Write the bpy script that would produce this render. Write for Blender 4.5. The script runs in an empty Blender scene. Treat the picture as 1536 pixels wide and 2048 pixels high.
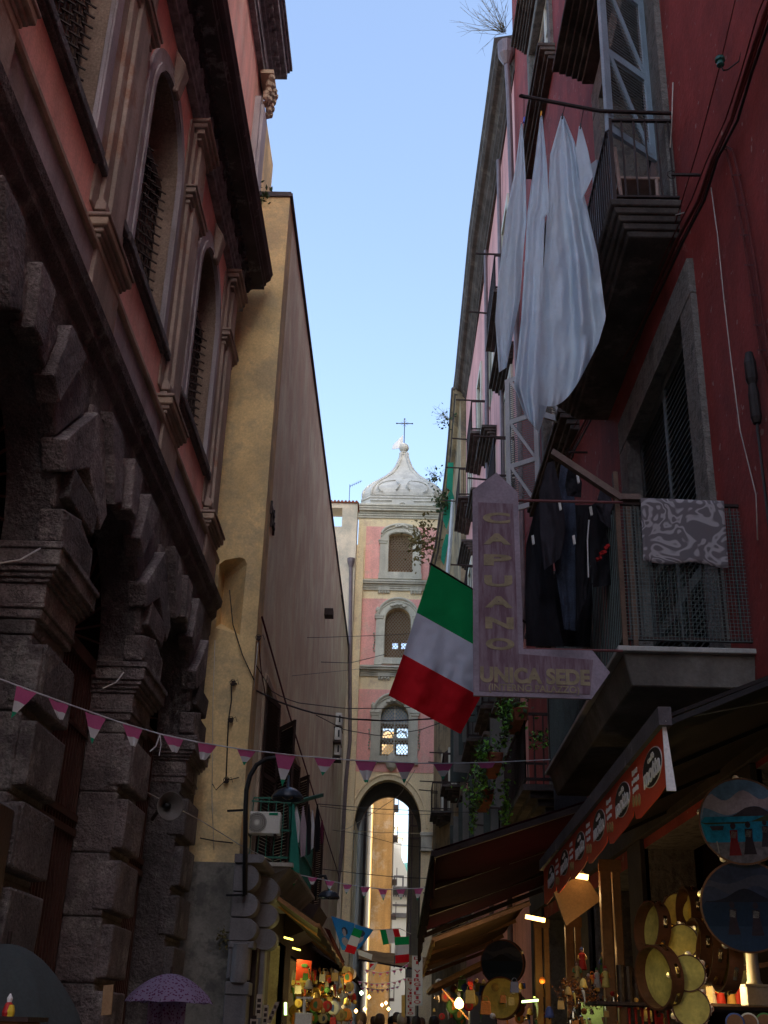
import bpy, bmesh, math, random
from mathutils import Vector, Matrix, Euler
from mathutils.geometry import tessellate_polygon
from mathutils import noise as mnoise
R = math.radians
rnd = random.Random(7)
scene = bpy.context.scene
COL = scene.collection
# ---------------------------------------------------------------- camera frame
F = 2306.0
yd = Vector((27, 1031, F)).normalized()
zd = Vector((162, -5164, F)); zd = (zd - yd * zd.dot(yd)).normalized()
xd = yd.cross(zd)
if xd[0] < 0: xd = -xd
CAM = Vector((0, 0, 1.6))
def ray(px, py):
    v = Vector((px - 768, py - 1024, F)); return Vector((v.dot(xd), v.dot(yd), v.dot(zd)))
def at(px, py, x=None, y=None, z=None):
    d = ray(px, py)
    if x is not None: t = (x - CAM.x) / d.x
    elif y is not None: t = (y - CAM.y) / d.y
    else: t = (z - CAM.z) / d.z
    return CAM + d * t
def wx(y, off=0): return 2.8 - 0.0214 * (y - 9) - off       # the near right-hand wall
def rw(px, py, off=0):
    d = ray(px, py); t = (2.8 - off + .0214 * 9) / (d.x + .0214 * d.y); return CAM + d * t
cd = bpy.data.cameras.new('camera'); cam = bpy.data.objects.new('camera', cd); COL.objects.link(cam)
ix = Vector((xd[0], yd[0], zd[0])); iy = Vector((xd[1], yd[1], zd[1])); iz = Vector((xd[2], yd[2], zd[2]))
mw = Matrix.Identity(4)
for r in range(3):
    mw[r][0] = ix[r]; mw[r][1] = -iy[r]; mw[r][2] = -iz[r]; mw[r][3] = CAM[r]
cam.matrix_world = mw
cd.sensor_fit = 'VERTICAL'; cd.sensor_height = 24; cd.lens = F / 2048 * 24; cd.clip_end = 3000; cd.clip_start = .05
scene.camera = cam
scene.render.resolution_x = 768; scene.render.resolution_y = 1024
# ---------------------------------------------------------------- world and sun
SAZ, SEL = R(140), R(37)
w = bpy.data.worlds.new('World'); scene.world = w; w.use_nodes = True
nt = w.node_tree; bg = nt.nodes['Background']
sky = nt.nodes.new('ShaderNodeTexSky'); sky.sky_type = 'NISHITA'; sky.sun_disc = False
sky.sun_elevation = SEL; sky.sun_rotation = SAZ; sky.air_density = 1.0; sky.dust_density = 3.2; sky.ozone_density = .5
nt.links.new(sky.outputs[0], bg.inputs[0]); bg.inputs[1].default_value = .145
sd = bpy.data.lights.new('sun', 'SUN'); sd.energy = 4.8; sd.angle = R(.5); sd.color = (1, .82, .58)
so = bpy.data.objects.new('sun', sd); COL.objects.link(so); so.location = (30, 20, 60)
S = Vector((math.sin(SAZ) * math.cos(SEL), math.cos(SAZ) * math.cos(SEL), math.sin(SEL)))
so.rotation_euler = (-S).to_track_quat('-Z', 'Y').to_euler()
scene.view_settings.view_transform = 'Standard'; scene.view_settings.look = 'None'
scene.view_settings.gamma = 1; scene.view_settings.exposure = 1.72
scene.cycles.max_bounces = 14; scene.cycles.diffuse_bounces = 10; scene.cycles.sample_clamp_indirect = 6
# ---------------------------------------------------------------- materials
def lk(nt, a, b): nt.links.new(a, b)
MATS = {}
def mat(name, col, rough=.85, var=.25, scale=1.2, bump=.3, bscale=28, streak=0., col2=None, c2s=.7, c2a=.5, metal=0., spec=.3, chips=None,
        grain=.12, emit=None, estr=0., alpha=1., trans=0., bdist=.02, crack=0.):
    m = bpy.data.materials.new(name); m.use_nodes = True; nt = m.node_tree; N = nt.nodes
    p = N['Principled BSDF']
    p.inputs['Roughness'].default_value = rough; p.inputs['Metallic'].default_value = metal
    p.inputs['Specular IOR Level'].default_value = spec
    g = N.new('ShaderNodeNewGeometry'); pos = g.outputs['Position']
    def noise(sc, det=6, stretch=None, rgh=.6):
        n = N.new('ShaderNodeTexNoise'); n.inputs['Scale'].default_value = sc; n.inputs['Detail'].default_value = det
        n.inputs['Roughness'].default_value = rgh
        if stretch:
            mp = N.new('ShaderNodeMapping'); mp.inputs['Scale'].default_value = stretch; lk(nt, pos, mp.inputs[0]); lk(nt, mp.outputs[0], n.inputs[0])
        else: lk(nt, pos, n.inputs[0])
        return n.outputs[0]
    def rng(src, a, b, c, d):
        r = N.new('ShaderNodeMapRange'); r.clamp = True
        for i, v in enumerate((a, b, c, d)): r.inputs[i + 1].default_value = v
        lk(nt, src, r.inputs[0]); return r.outputs[0]
    def mix(fac, a, b, mode='MIX'):
        x = N.new('ShaderNodeMix'); x.data_type = 'RGBA'; x.blend_type = mode
        if isinstance(fac, float): x.inputs[0].default_value = fac
        else: lk(nt, fac, x.inputs[0])
        for s, v in ((6, a), (7, b)):
            if isinstance(v, tuple): x.inputs[s].default_value = (v[0], v[1], v[2], 1)
            else: lk(nt, v, x.inputs[s])
        return x.outputs[2]
    lo = tuple(max(0, c * (1 - var)) for c in col); hi = tuple(min(1, c * (1 + var)) for c in col)
    c = mix(rng(noise(scale), .3, .7, 0, 1), lo, hi)
    if col2: c = mix(rng(noise(c2s, 8, None, .68), .62 - c2a * .25, .66 - c2a * .1, 0, .85), c, col2)
    if streak: c = mix(rng(noise(2.6, 5, (1, 1, .09)), .42, .72, 0, streak), c, tuple(x * .35 for x in col))
    if chips:
        c = mix(rng(noise(7.5, 4, None, .55), .665, .685, 0, .8), c, chips)
        c = mix(rng(noise(1.1, 9, None, .75), .60, .63, 0, .55), c, tuple(.5*q_+.5*r_ for q_, r_ in zip(chips, col)))
    if grain:
        gr = rng(noise(bscale * 2.2, 3), .3, .7, 1 - grain, 1 + grain)
        cb = N.new('ShaderNodeVectorMath'); cb.operation = 'SCALE'; lk(nt, c, cb.inputs[0]); lk(nt, gr, cb.inputs[3]); c = cb.outputs[0]
    lk(nt, c, p.inputs['Base Color'])
    if bump:
        h = noise(bscale, 6)
        if crack:
            v = N.new('ShaderNodeTexVoronoi'); v.inputs['Scale'].default_value = bscale * .35; lk(nt, pos, v.inputs[0])
            ad = N.new('ShaderNodeMath'); ad.operation = 'MULTIPLY_ADD'; lk(nt, v.outputs[0], ad.inputs[0]); ad.inputs[1].default_value = crack; lk(nt, h, ad.inputs[2]); h = ad.outputs[0]
        b = N.new('ShaderNodeBump'); b.inputs['Strength'].default_value = bump; b.inputs['Distance'].default_value = bdist
        lk(nt, h, b.inputs['Height']); lk(nt, b.outputs[0], p.inputs['Normal'])
    if emit:
        p.inputs['Emission Color'].default_value = (*emit, 1); p.inputs['Emission Strength'].default_value = estr
    if trans: 
        p.inputs['Transmission Weight'].default_value = trans
    MATS[name] = m; return m
def cloth_mat(name, col, translucent=.35, **k):
    m = mat(name, col, rough=.9, **k); nt = m.node_tree; p = nt.nodes['Principled BSDF']; o = nt.nodes['Material Output']
    t = nt.nodes.new('ShaderNodeBsdfTranslucent'); x = nt.nodes.new('ShaderNodeMixShader'); x.inputs[0].default_value = translucent
    src = p.inputs['Base Color'].links[0].from_socket
    nt.links.new(src, t.inputs[0]); nt.links.new(p.outputs[0], x.inputs[1]); nt.links.new(t.outputs[0], x.inputs[2]); nt.links.new(x.outputs[0], o.inputs[0])
    return m
piperno = mat('piperno stone', (.185, .155, .155), .9, .55, 1.6, 1.0, 22, .35, col2=(.34, .31, .29), c2s=1.9, c2a=.35, grain=.35, bdist=.05, crack=.5)
piperno_dk = mat('dark weathered piperno', (.13, .115, .118), .92, .4, 1.5, .9, 22, .4, col2=(.26, .245, .235), c2s=1.6, c2a=.3, grain=.3, bdist=.05, crack=.5)
reveal = mat('brown tuff reveal', (.28, .21, .165), .9, .3, 1.4, .7, 18, .35, grain=.25)
stucco_grey = mat('violet grey stucco', (.42, .38, .41), .88, .2, 1.2, .25, 20, .55, col2=(.28, .24, .22), c2a=.3)
stucco_brown = mat('brown grey stucco', (.38, .30, .255), .88, .3, 1.0, .4, 20, .6, col2=(.34, .19, .13), c2s=1.5, c2a=.25)
pink = mat('worn pink plaster', (.86, .44, .37), .85, .16, .8, .22, 20, .35, col2=(.86, .55, .48), c2s=1.2, c2a=.4)
pale_trim = mat('pale stone trim', (.42, .33, .25), .85, .25, 2, .3, 22, .45)
cornice_dk = mat('dark cornice', (.085, .075, .082), .8, .35, 1.5, .4, 20, .3, col2=(.25, .24, .26), c2s=2.5, c2a=.15)
cornice_lt = mat('carved grey frieze', (.24, .24, .26), .85, .5, 6, 1.0, 12, .5)
wood_dk = mat('old dark timber', (.035, .018, .014), .7, .4, 2, .4, 30, .4)
iron = mat('rusted dark iron', (.035, .022, .020), .6, .4, 4, .3, 40, 0, metal=.3)
iron_brown = mat('brown painted iron', (.085, .038, .030), .6, .3, 3, .3, 40)
black = mat('black paint', (.012, .012, .014), .5, .2, 3, .1, 40)
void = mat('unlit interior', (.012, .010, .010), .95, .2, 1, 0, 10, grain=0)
yellow = mat('ochre plaster', (.80, .60, .30), .85, .22, .9, .35, 14, .25, col2=(.50, .40, .24), c2s=1.3, c2a=.75)
wallpale = mat('pale weathered plaster', (.94, .87, .66), .85, .14, .6, .3, 12, .22, col2=(.76, .64, .46), c2s=.8, c2a=.85)
stain_grey = mat('stained grey render', (.20, .19, .17), .92, .35, 1.6, .6, 14, .35, col2=(.09, .09, .085), c2s=2.2, c2a=.45)
portal_st = mat('grey portal stone', (.18, .175, .185), .85, .25, 2, .4, 20, .45)
cream = mat('cream tower plaster', (.94, .76, .48), .85, .12, .9, .2, 10, .28, col2=(.72,.56,.38), c2s=1.4, c2a=.25)
tpink = mat('salmon tower panel', (.90, .46, .40), .85, .12, 1.1, .2, 10, .28, col2=(.80,.50,.42), c2s=1.5, c2a=.35)
ttrim = mat('grey green tower stone', (.58, .56, .46), .85, .18, 1.6, .4, 12, .35)
domewhite = mat('off white dome render', (.62, .61, .55), .8, .14, 1.4, .3, 8, .35, col2=(.54,.53,.48), c2s=1.5, c2a=.2)
lattice_m = mat('tan lattice bars', (.45, .33, .22), .7, .1)
tuff_in = mat('warm tower interior', (.34, .18, .09), .9, .2, 1, .4, 8)
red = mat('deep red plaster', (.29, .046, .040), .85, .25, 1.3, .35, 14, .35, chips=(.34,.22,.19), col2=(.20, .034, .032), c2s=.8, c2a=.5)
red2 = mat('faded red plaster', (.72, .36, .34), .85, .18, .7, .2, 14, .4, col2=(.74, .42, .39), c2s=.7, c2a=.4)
oldwall = mat('old ochre peeling wall', (.36, .29, .18), .9, .4, 1, .5, 10, .6, col2=(.13, .12, .10), c2s=1.2, c2a=.4)
greywood = mat('white grey painted wood', (.50, .53, .56), .6, .15, 2, .15, 30, .3)
creamwood = mat('cream window frame', (.62, .60, .50), .6, .15, 2, .15, 30, .3)
greenwood = mat('dark green louvre paint', (.045, .062, .058), .6, .3, 3, .2, 30, .3)
stonedark = mat('sooty balcony stone', (.085, .072, .066), .9, .45, 2.2, .6, 16, .5, col2=(.16, .14, .12), c2s=2, c2a=.3)
concrete = mat('old balcony concrete', (.19, .175, .155), .9, .35, 1.4, .5, 12, .5, col2=(.27, .26, .24), c2s=2, c2a=.4)
marble = mat('dirty marble slab', (.42, .42, .39), .7, .2, 3, .2, 30, .3)
stonejamb = mat('pitted grey jamb stone', (.20, .185, .165), .95, .5, 4, 1.0, 16, .3, col2=(.09, .085, .08), c2s=4, c2a=.4, bdist=.04)
glass = mat('window glass', (.03, .04, .05), .04, .1, 3, 0, 10, spec=.9, grain=0)
glass_bright = mat('sky reflecting glass', (.75, .80, .85), .05, .03, 3, 0, 10, metal=.9, grain=0)
pipe_m = mat('grey brown downpipe', (.20, .16, .17), .5, .2, 3, .15, 20, .3, metal=.3)
cable_blk = mat('black cable', (.02, .016, .016), .55, .2, 5, 0, 10)
cable_wht = mat('grey white cable', (.45, .42, .38), .6, .2, 5, 0, 10)
sheetw = cloth_mat('white cotton sheet', (.80, .90, 1.0), .42, var=.04, bump=.55, bscale=7, bdist=.03, grain=.03)
lilac = cloth_mat('pink fabric', (.62, .14, .34), .4, var=.1, bump=.05, grain=.05)
pennw = cloth_mat('white pennant fabric', (.72, .74, .78), .4, var=.06, bump=.05, grain=.04)
penng = cloth_mat('green pennant fabric', (.02, .36, .20), .4, var=.1, bump=.05, grain=.05)
fgreen = cloth_mat('flag green', (.004, .30, .085), .3, var=.1, bump=.15, bscale=70, grain=.06)
fwhite = cloth_mat('flag white', (.70, .73, .86), .3, var=.05, bump=.15, bscale=70, grain=.05)
fred = cloth_mat('flag red', (.64, .010, .020), .3, var=.1, bump=.15, bscale=70, grain=.06)
jblack = cloth_mat('black jersey', (.010, .009, .012), .05, var=.4, bump=.3, bscale=40)
jdenim = cloth_mat('dark denim', (.035, .045, .07), .05, var=.5, scale=6, bump=.4, bscale=50, grain=.4)
jgrey = cloth_mat('charcoal sweatshirt', (.032, .028, .036), .05, var=.4, bump=.3, bscale=40)
leaf = mat('ivy leaf', (.13, .36, .03), .55, .5, 6, 0, 10, grain=.2, spec=.5)
leafdry = mat('dry weed', (.16, .13, .05), .8, .4, 6, 0, 10)
leafdk = mat('dark weed', (.04, .075, .03), .7, .4, 6, 0, 10)
terracotta = mat('terracotta', (.22, .07, .035), .85, .3, 4, .3, 20)
maroon = cloth_mat('maroon awning canvas', (.030, .0035, .009), .03, spec=.03, var=.25, streak=.3, bump=.2, bscale=20)
tan = cloth_mat('tan awning canvas', (.42, .26, .12), .25, var=.25, streak=.4, bump=.2, bscale=20)
olive = cloth_mat('olive awning canvas', (.085, .075, .045), .15, var=.25, streak=.4, bump=.2, bscale=20)
orange = mat('orange banner vinyl', (.60, .055, .02), .55, .12, 3, .1, 30)
white = mat('white paint', (.75, .75, .74), .5, .06, 3, .1, 30)
plastic = mat('off white plastic', (.62, .63, .60), .45, .07, 3, .05, 30, .15)
woodlit = mat('brown shop timber', (.30, .15, .06), .6, .35, 3, .3, 20, .4)
skinm = mat('skin', (.50, .28, .19), .6, .1, 5, 0, 10)
drumskin = mat('stretched drum skin', (.60, .48, .12), .7, .35, 7, .1, 20)
drumwood = mat('brown drum frame', (.12, .045, .02), .35, .3, 5, .1, 20)
brass = mat('brass jingle', (.75, .6, .35), .25, .1, 5, 0, 20, metal=1)
asphalt = mat('dark lava paving', (.12, .115, .11), .8, .4, 2, .6, 8, col2=(.09, .085, .08), c2s=1.5)
green_net = cloth_mat('green debris netting', (.05, .42, .28), .5, var=.2, bump=.2, bscale=10)
# ---------------------------------------------------------------- mesh helpers
WLOC = {}
class MB:
    def __init__(s): s.v = []; s.f = []; s.m = []
    def add(s, vs, fs, mi=0):
        b = len(s.v); s.v += [tuple(v) for v in vs]
        for f in fs: s.f.append(tuple(i + b for i in f)); s.m.append(mi)
        return s
    def box(s, x0, x1, y0, y1, z0, z1, mi=0):
        x0, x1 = sorted((x0, x1)); y0, y1 = sorted((y0, y1)); z0, z1 = sorted((z0, z1))
        vs = [(x0,y0,z0),(x1,y0,z0),(x1,y1,z0),(x0,y1,z0),(x0,y0,z1),(x1,y0,z1),(x1,y1,z1),(x0,y1,z1)]
        return s.add(vs, [(3,2,1,0),(4,5,6,7),(0,1,5,4),(1,2,6,5),(2,3,7,6),(3,0,4,7)], mi)
    def hexa(s, b, t, mi=0):           # bottom quad, top quad
        return s.add(list(b) + list(t), [(3,2,1,0),(4,5,6,7),(0,1,5,4),(1,2,6,5),(2,3,7,6),(3,0,4,7)], mi)
    def obox(s, c, ax, ay, az, mi=0):  # centre and half-axis vectors
        c, ax, ay, az = map(Vector, (c, ax, ay, az)); vs = []
        for k in (-1, 1):
            for i, j in ((-1,-1),(1,-1),(1,1),(-1,1)): vs.append(c + ax*i + ay*j + az*k)
        return s.add(vs, [(3,2,1,0),(4,5,6,7),(0,1,5,4),(1,2,6,5),(2,3,7,6),(3,0,4,7)], mi)
    def bar(s, a, b, r, r2=None, mi=0):
        a, b = Vector(a), Vector(b); d = (b - a); L = d.length
        if L < 1e-6: return s
        d /= L; u = d.cross(Vector((0,0,1)) if abs(d.z) < .9 else Vector((1,0,0))).normalized(); w_ = d.cross(u)
        return s.obox((a + b) / 2, u * r, w_ * (r2 or r), d * L / 2, mi)
    def tube(s, pts, r, n=6, mi=0, r1=None, caps=True):
        pts = [Vector(p) for p in pts]; rings = []; up = None
        for i, p in enumerate(pts):
            d = (pts[min(i+1, len(pts)-1)] - pts[max(i-1, 0)]).normalized()
            if up is None: up = d.cross(Vector((0,0,1)) if abs(d.z) < .9 else Vector((1,0,0))).normalized()
            u = (up - d * up.dot(d)).normalized(); up = u; w_ = d.cross(u)
            rr = r if r1 is None else r + (r1 - r) * i / (len(pts) - 1)
            rings.append([p + (u * math.cos(2*math.pi*k/n) + w_ * math.sin(2*math.pi*k/n)) * rr for k in range(n)])
        vs = [v for g in rings for v in g]; fs = []
        for i in range(len(rings) - 1):
            for k in range(n): fs.append((i*n+k, i*n+(k+1)%n, (i+1)*n+(k+1)%n, (i+1)*n+k))
        if caps: fs += [tuple(range(n))[::-1], tuple((len(rings)-1)*n + k for k in range(n))]
        return s.add(vs, fs, mi)
    def lathe(s, prof, c, n=24, axis='z', mi=0, sq=0, rot=0.):  # prof: (radius, height)
        c = Vector(c); vs = []; fs = []
        for r, h in prof:
            for k in range(n):
                a = 2*math.pi*k/n + rot; x, y = r*math.cos(a), r*math.sin(a)
                vs.append(c + (Vector((x, y, h)) if axis == 'z' else Vector((h, x, y)) if axis == 'x' else Vector((x, h, y))))
        for i in range(len(prof) - 1):
            for k in range(n): fs.append((i*n+k, i*n+(k+1)%n, (i+1)*n+(k+1)%n, (i+1)*n+k))
        fs += [tuple(range(n))[::-1], tuple((len(prof)-1)*n + k for k in range(n))]
        return s.add(vs, fs, mi)
    def prism(s, poly, fn, d0, d1, holes=(), mi=0, side=None):  # 2-D outline with holes, fn(u, v, d) -> point
        loops = [list(poly)] + [list(h) for h in holes]
        tri = tessellate_polygon([[Vector((u, v, 0)) for u, v in L] for L in loops])
        flat = [p for L in loops for p in L]; n = len(flat)
        vs = [fn(u, v, d0) for u, v in flat] + [fn(u, v, d1) for u, v in flat]
        fs = [tuple(t) for t in tri] + [tuple(i + n for i in t)[::-1] for t in tri]; s.add(vs, fs, mi)
        b = 0; sf = []
        for L in loops:
            k = len(L)
            for i in range(k): j = (i + 1) % k; sf.append((b+i, b+j, n+b+j, n+b+i))
            b += k
        base = len(s.v) - 2 * n
        for f in sf: s.f.append(tuple(i + base for i in f)); s.m.append(mi if side is None else side)
        return s
    def extr_y(s, prof, y0, y1, mi=0, sx=None):      # (x,z) profile extruded along y
        return s.prism(prof, lambda u, v, d: (u, d, v), y0, y1, mi=mi)
    def xprof(s, prof, pts, mi=0):
        # profile (out, z) swept along ground polyline pts [(x,y)], out is to the right-hand normal
        rings = []
        for i, p in enumerate(pts):
            p = Vector(p)
            def nrm(a, b): d = (Vector(b) - Vector(a)).normalized(); return Vector((d.y, -d.x))
            ns = []
            if i > 0: ns.append(nrm(pts[i-1], pts[i]))
            if i < len(pts) - 1: ns.append(nrm(pts[i], pts[i+1]))
            n = ns[0] if len(ns) == 1 else (ns[0] + ns[1]).normalized() / max(.3, math.cos(ns[0].angle(ns[1]) / 2))
            rings.append([(p.x + n.x * o, p.y + n.y * o, z) for o, z in prof])
        k = len(prof); vs = [v for g in rings for v in g]; fs = []
        for i in range(len(rings) - 1):
            for j in range(k): fs.append((i*k+j, i*k+(j+1)%k, (i+1)*k+(j+1)%k, (i+1)*k+j))
        fs += [tuple(range(k)), tuple((len(rings)-1)*k + j for j in range(k))[::-1]]
        return s.add(vs, fs, mi)
    def build(s, name, mats, parent=None, smooth=False, bevel=0, bseg=1, solid=0, origin=None, recalc=True, sub=0):
        if not isinstance(mats, (list, tuple)): mats = [mats]
        me = bpy.data.meshes.new(name)
        if parent is not None: o0 = WLOC[parent.name]
        elif origin is not None: o0 = Vector(origin)
        else:
            xs = [v[0] for v in s.v]; ys = [v[1] for v in s.v]; zs = [v[2] for v in s.v]
            o0 = Vector(((min(xs)+max(xs))/2, (min(ys)+max(ys))/2, min(zs)))
        me.from_pydata([(v[0]-o0.x, v[1]-o0.y, v[2]-o0.z) for v in s.v], [], s.f)
        for m in mats: me.materials.append(m)
        me.polygons.foreach_set('material_index', s.m)
        if recalc:
            bm = bmesh.new(); bm.from_mesh(me); bmesh.ops.recalc_face_normals(bm, faces=bm.faces); bm.to_mesh(me); bm.free()
        if smooth: me.polygons.foreach_set('use_smooth', [True] * len(me.polygons))
        me.update(); o = bpy.data.objects.new(name, me); COL.objects.link(o)
        if parent is not None: o.parent = parent
        else: o.location = o0
        WLOC[o.name] = o0
        if bevel:
            b = o.modifiers.new('bevel', 'BEVEL'); b.width = bevel; b.segments = bseg; b.limit_method = 'ANGLE'; b.angle_limit = R(40)
        if solid:
            b = o.modifiers.new('thickness', 'SOLIDIFY'); b.thickness = solid; b.offset = 0
        if sub:
            b = o.modifiers.new('sub', 'SUBSURF'); b.levels = sub; b.render_levels = sub
        return o
def tag(o, label, cat, group=None, kind=None):
    if label: o['label'] = label
    if cat: o['category'] = cat
    if group: o['group'] = group
    if kind: o['kind'] = kind
    return o
def thing(name, label, cat, loc, group=None):
    o = bpy.data.objects.new(name, None); COL.objects.link(o); o.location = Vector(loc); o.empty_display_size = .2
    WLOC[o.name] = Vector(loc); return tag(o, label, cat, group)
def struct(name, mb, m, **k):
    o = mb.build(name, m, **k); o['kind'] = 'structure'; return o
def text(name, s, parent, m, origin, right, up, height, width=None, extrude=.002, depth_dir=None, align='CENTER', bold=0.):
    cu = bpy.data.curves.new(name, 'FONT'); cu.body = s; cu.size = 1; cu.align_x = align; cu.align_y = 'CENTER'; cu.extrude = .02; cu.offset = bold
    to = bpy.data.objects.new(name, cu); COL.objects.link(to); bpy.context.view_layer.update()
    me = bpy.data.meshes.new_from_object(to.evaluated_get(bpy.context.evaluated_depsgraph_get())); bpy.data.objects.remove(to)
    xs = [v.co.x for v in me.vertices]; ys = [v.co.y for v in me.vertices]
    if not xs: return None
    cx, cy = (min(xs)+max(xs))/2, (min(ys)+max(ys))/2; W, H = max(xs)-min(xs), max(ys)-min(ys)
    right = Vector(right).normalized(); up = Vector(up).normalized(); nrm = right.cross(up)
    sh = height / H; sw = sh if width is None else width / W
    o0 = WLOC[parent.name]
    for v in me.vertices:
        p = Vector(origin) + right * (v.co.x - cx) * sw + up * (v.co.y - cy) * sh + nrm * (v.co.z / .02 * extrude)
        v.co = p - o0
    me.materials.clear(); me.materials.append(m)
    o = bpy.data.objects.new(name, me); COL.objects.link(o); o.parent = parent; WLOC[o.name] = o0; return o
def lerp(a, b, t): return a + (b - a) * t
def path_at(pts, t):
    L = [0]
    for a, b in zip(pts, pts[1:]): L.append(L[-1] + math.dist(a, b))
    d = t * L[-1]
    for i in range(len(pts) - 1):
        if d <= L[i+1] or i == len(pts) - 2:
            k = (d - L[i]) / max(1e-9, L[i+1] - L[i]); return [lerp(a, b, k) for a, b in zip(pts[i], pts[i+1])]
def cloth_mb(left, right, y, folds=4, amp=.06, nu=22, nv=34, drop=0., seed=0, slant=0., mi=None, nz=1.):
    # left/right outlines in picture coordinates on the upright plane at distance y, folds push along y
    mb = MB(); vs = []; rr = random.Random(seed); ph = rr.random() * 6
    for j in range(nv + 1):
        v = j / nv; a = path_at(left, v); b = path_at(right, v)
        for i in range(nu + 1):
            u = i / nu; px = lerp(a[0], b[0], u); py = lerp(a[1], b[1], u) + drop * math.sin(u * math.pi) * max(0, v - .6) / .4
            k = min(1, v * 1.6)
            d = amp * (.25 + .75 * k) * (1.7 * nz * mnoise.noise(Vector((u * folds * 1.3 + seed + .35 * math.sin(v * 2.5 + ph), v * 1.3, seed * 3.1))) + .45 * math.sin(u * folds * 5.1 + ph + 2.2 * math.sin(v * 2.1 + ph)) * (.4 + .6 * math.sin(v * 2.6 + seed) ** 2)
                       + .5 * nz * mnoise.noise(Vector((u * 7 + seed, v * 9, seed))) + .3 * nz * mnoise.noise(Vector((u * 15 + seed, v * 22, seed))))
            vs.append(at(px, py, y=y + slant * (u - .5) + d))
    fs = []; ms = []
    for j in range(nv):
        for i in range(nu):
            fs.append((j*(nu+1)+i, j*(nu+1)+i+1, (j+1)*(nu+1)+i+1, (j+1)*(nu+1)+i)); ms.append(mi(i / nu, j / nv) if mi else 0)
    mb.v = [tuple(v) for v in vs]; mb.f = fs; mb.m = ms; return mb
def leaves_mb(c, spread, n, size, seed=1, ms=1, blob=None):
    mb = MB(); rr = random.Random(seed)
    for k in range(n):
        if blob: cc = blob(rr)
        else: cc = Vector(c) + Vector((rr.gauss(0, spread[0]), rr.gauss(0, spread[1]), rr.gauss(0, spread[2])))
        a = Vector((rr.uniform(-1,1), rr.uniform(-1,1), rr.uniform(-1,1))).normalized(); b = a.cross(Vector((rr.uniform(-1,1), rr.uniform(-1,1), 1))).normalized()
        s = size * rr.uniform(.6, 1.4); nrm = a.cross(b) * s * .25
        mb.add([cc - a*s, cc + b*s*.6 + nrm*.3, cc + a*s, cc - b*s*.6 + nrm*.3, cc + nrm], [(0,1,4),(1,2,4),(2,3,4),(3,0,4)], rr.randrange(ms))
    return mb
def twigs_mb(base, n, L, seed=1, dirn=(0,0,1), spread=.6, r=.006):
    mb = MB(); rr = random.Random(seed)
    for k in range(n):
        d = (Vector(dirn) + Vector((rr.gauss(0,spread), rr.gauss(0,spread), rr.gauss(0,spread*.6)))).normalized(); l = L * rr.uniform(.4, 1)
        p = Vector(base) + Vector((rr.gauss(0,.05),rr.gauss(0,.05),0)); pts = [p]
        for q in range(4): d = (d + Vector((rr.gauss(0,.15),rr.gauss(0,.15),rr.gauss(0,.12)))).normalized(); p = p + d*l/4; pts.append(p)
        mb.tube(pts, r, 3, r1=r*.3)
        for q in (2, 3): e = pts[q] + (d + Vector((rr.gauss(0,.6),rr.gauss(0,.6),rr.gauss(0,.5)))).normalized()*l*.25; mb.tube([pts[q], e], r*.6, 3, r1=r*.2)
    return mb
def arc(cu, cv, r, a0, a1, n, ry=None): return [(cu + r*math.cos(R(a0+(a1-a0)*i/n)), cv + (ry or r)*math.sin(R(a0+(a1-a0)*i/n))) for i in range(n + 1)]
def archhole(c, hw, z0, zs, n=14, ry=None):     # opening outline
    return [(c - hw, z0), (c + hw, z0)] + arc(c, zs, hw, 0, 180, n, ry)
YZ = lambda u, v, d: (d, u, v)     # u=y v=z d=x
XZ = lambda u, v, d: (u, d, v)     # u=x v=z d=y
def catenary(a, b, sag, n=16):
    a, b = Vector(a), Vector(b); return [a.lerp(b, i/n) - Vector((0,0,1))*sag*4*(i/n)*(1-i/n) for i in range(n + 1)]
# ================================================================ ground
g = MB(); g.add([(-900,-400,0),(900,-400,0),(900,1500,0),(-900,1500,0)], [(0,1,2,3)]); struct('ground', g, asphalt, origin=(0,0,0))
g = MB()
for (xa, xb) in ((-3.3, -2.75), (2.2, 2.8)): g.box(xa, xb, -10, 46, .004, .13)
struct('kerb_pavement', g, piperno_dk, bevel=.01)
# ================================================================ left palace
pal = thing('palace', 'grand palace with rusticated dark stone arches below and pink arched window storey above', 'palace', (-3.3, 10, 0))
YP = [2.5, 6.05, 9.55, 13.05, 16.6]; YA = [4.28, 7.8, 11.3, 14.82]
X0, XB = -3.3, -4.0; XL0 = -3.08; RA = 1.31; ZS = 5.30
mb = MB(); mb.prism([(1.2,0),(17.35,0),(17.35,7.2),(1.2,7.2)], YZ, XL0-.02, -3.50, [archhole(c, RA, .02, ZS, 22)[::-1] for c in YA] )
mb.build('ground_floor_wall', piperno_dk, pal)
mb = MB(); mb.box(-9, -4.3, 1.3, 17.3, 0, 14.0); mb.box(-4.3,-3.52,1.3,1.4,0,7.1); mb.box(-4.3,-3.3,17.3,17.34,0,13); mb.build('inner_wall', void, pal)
mb = MB(); mb.prism([(1.2,7.7),(17.35,7.7),(17.35,13.3),(1.2,13.3)], YZ, -3.17, XB, [archhole(c, .86, 9.42, 11.62)[::-1] for c in YA], side=1)
mb.build('upper_wall', [pink, reveal], pal)
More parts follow.
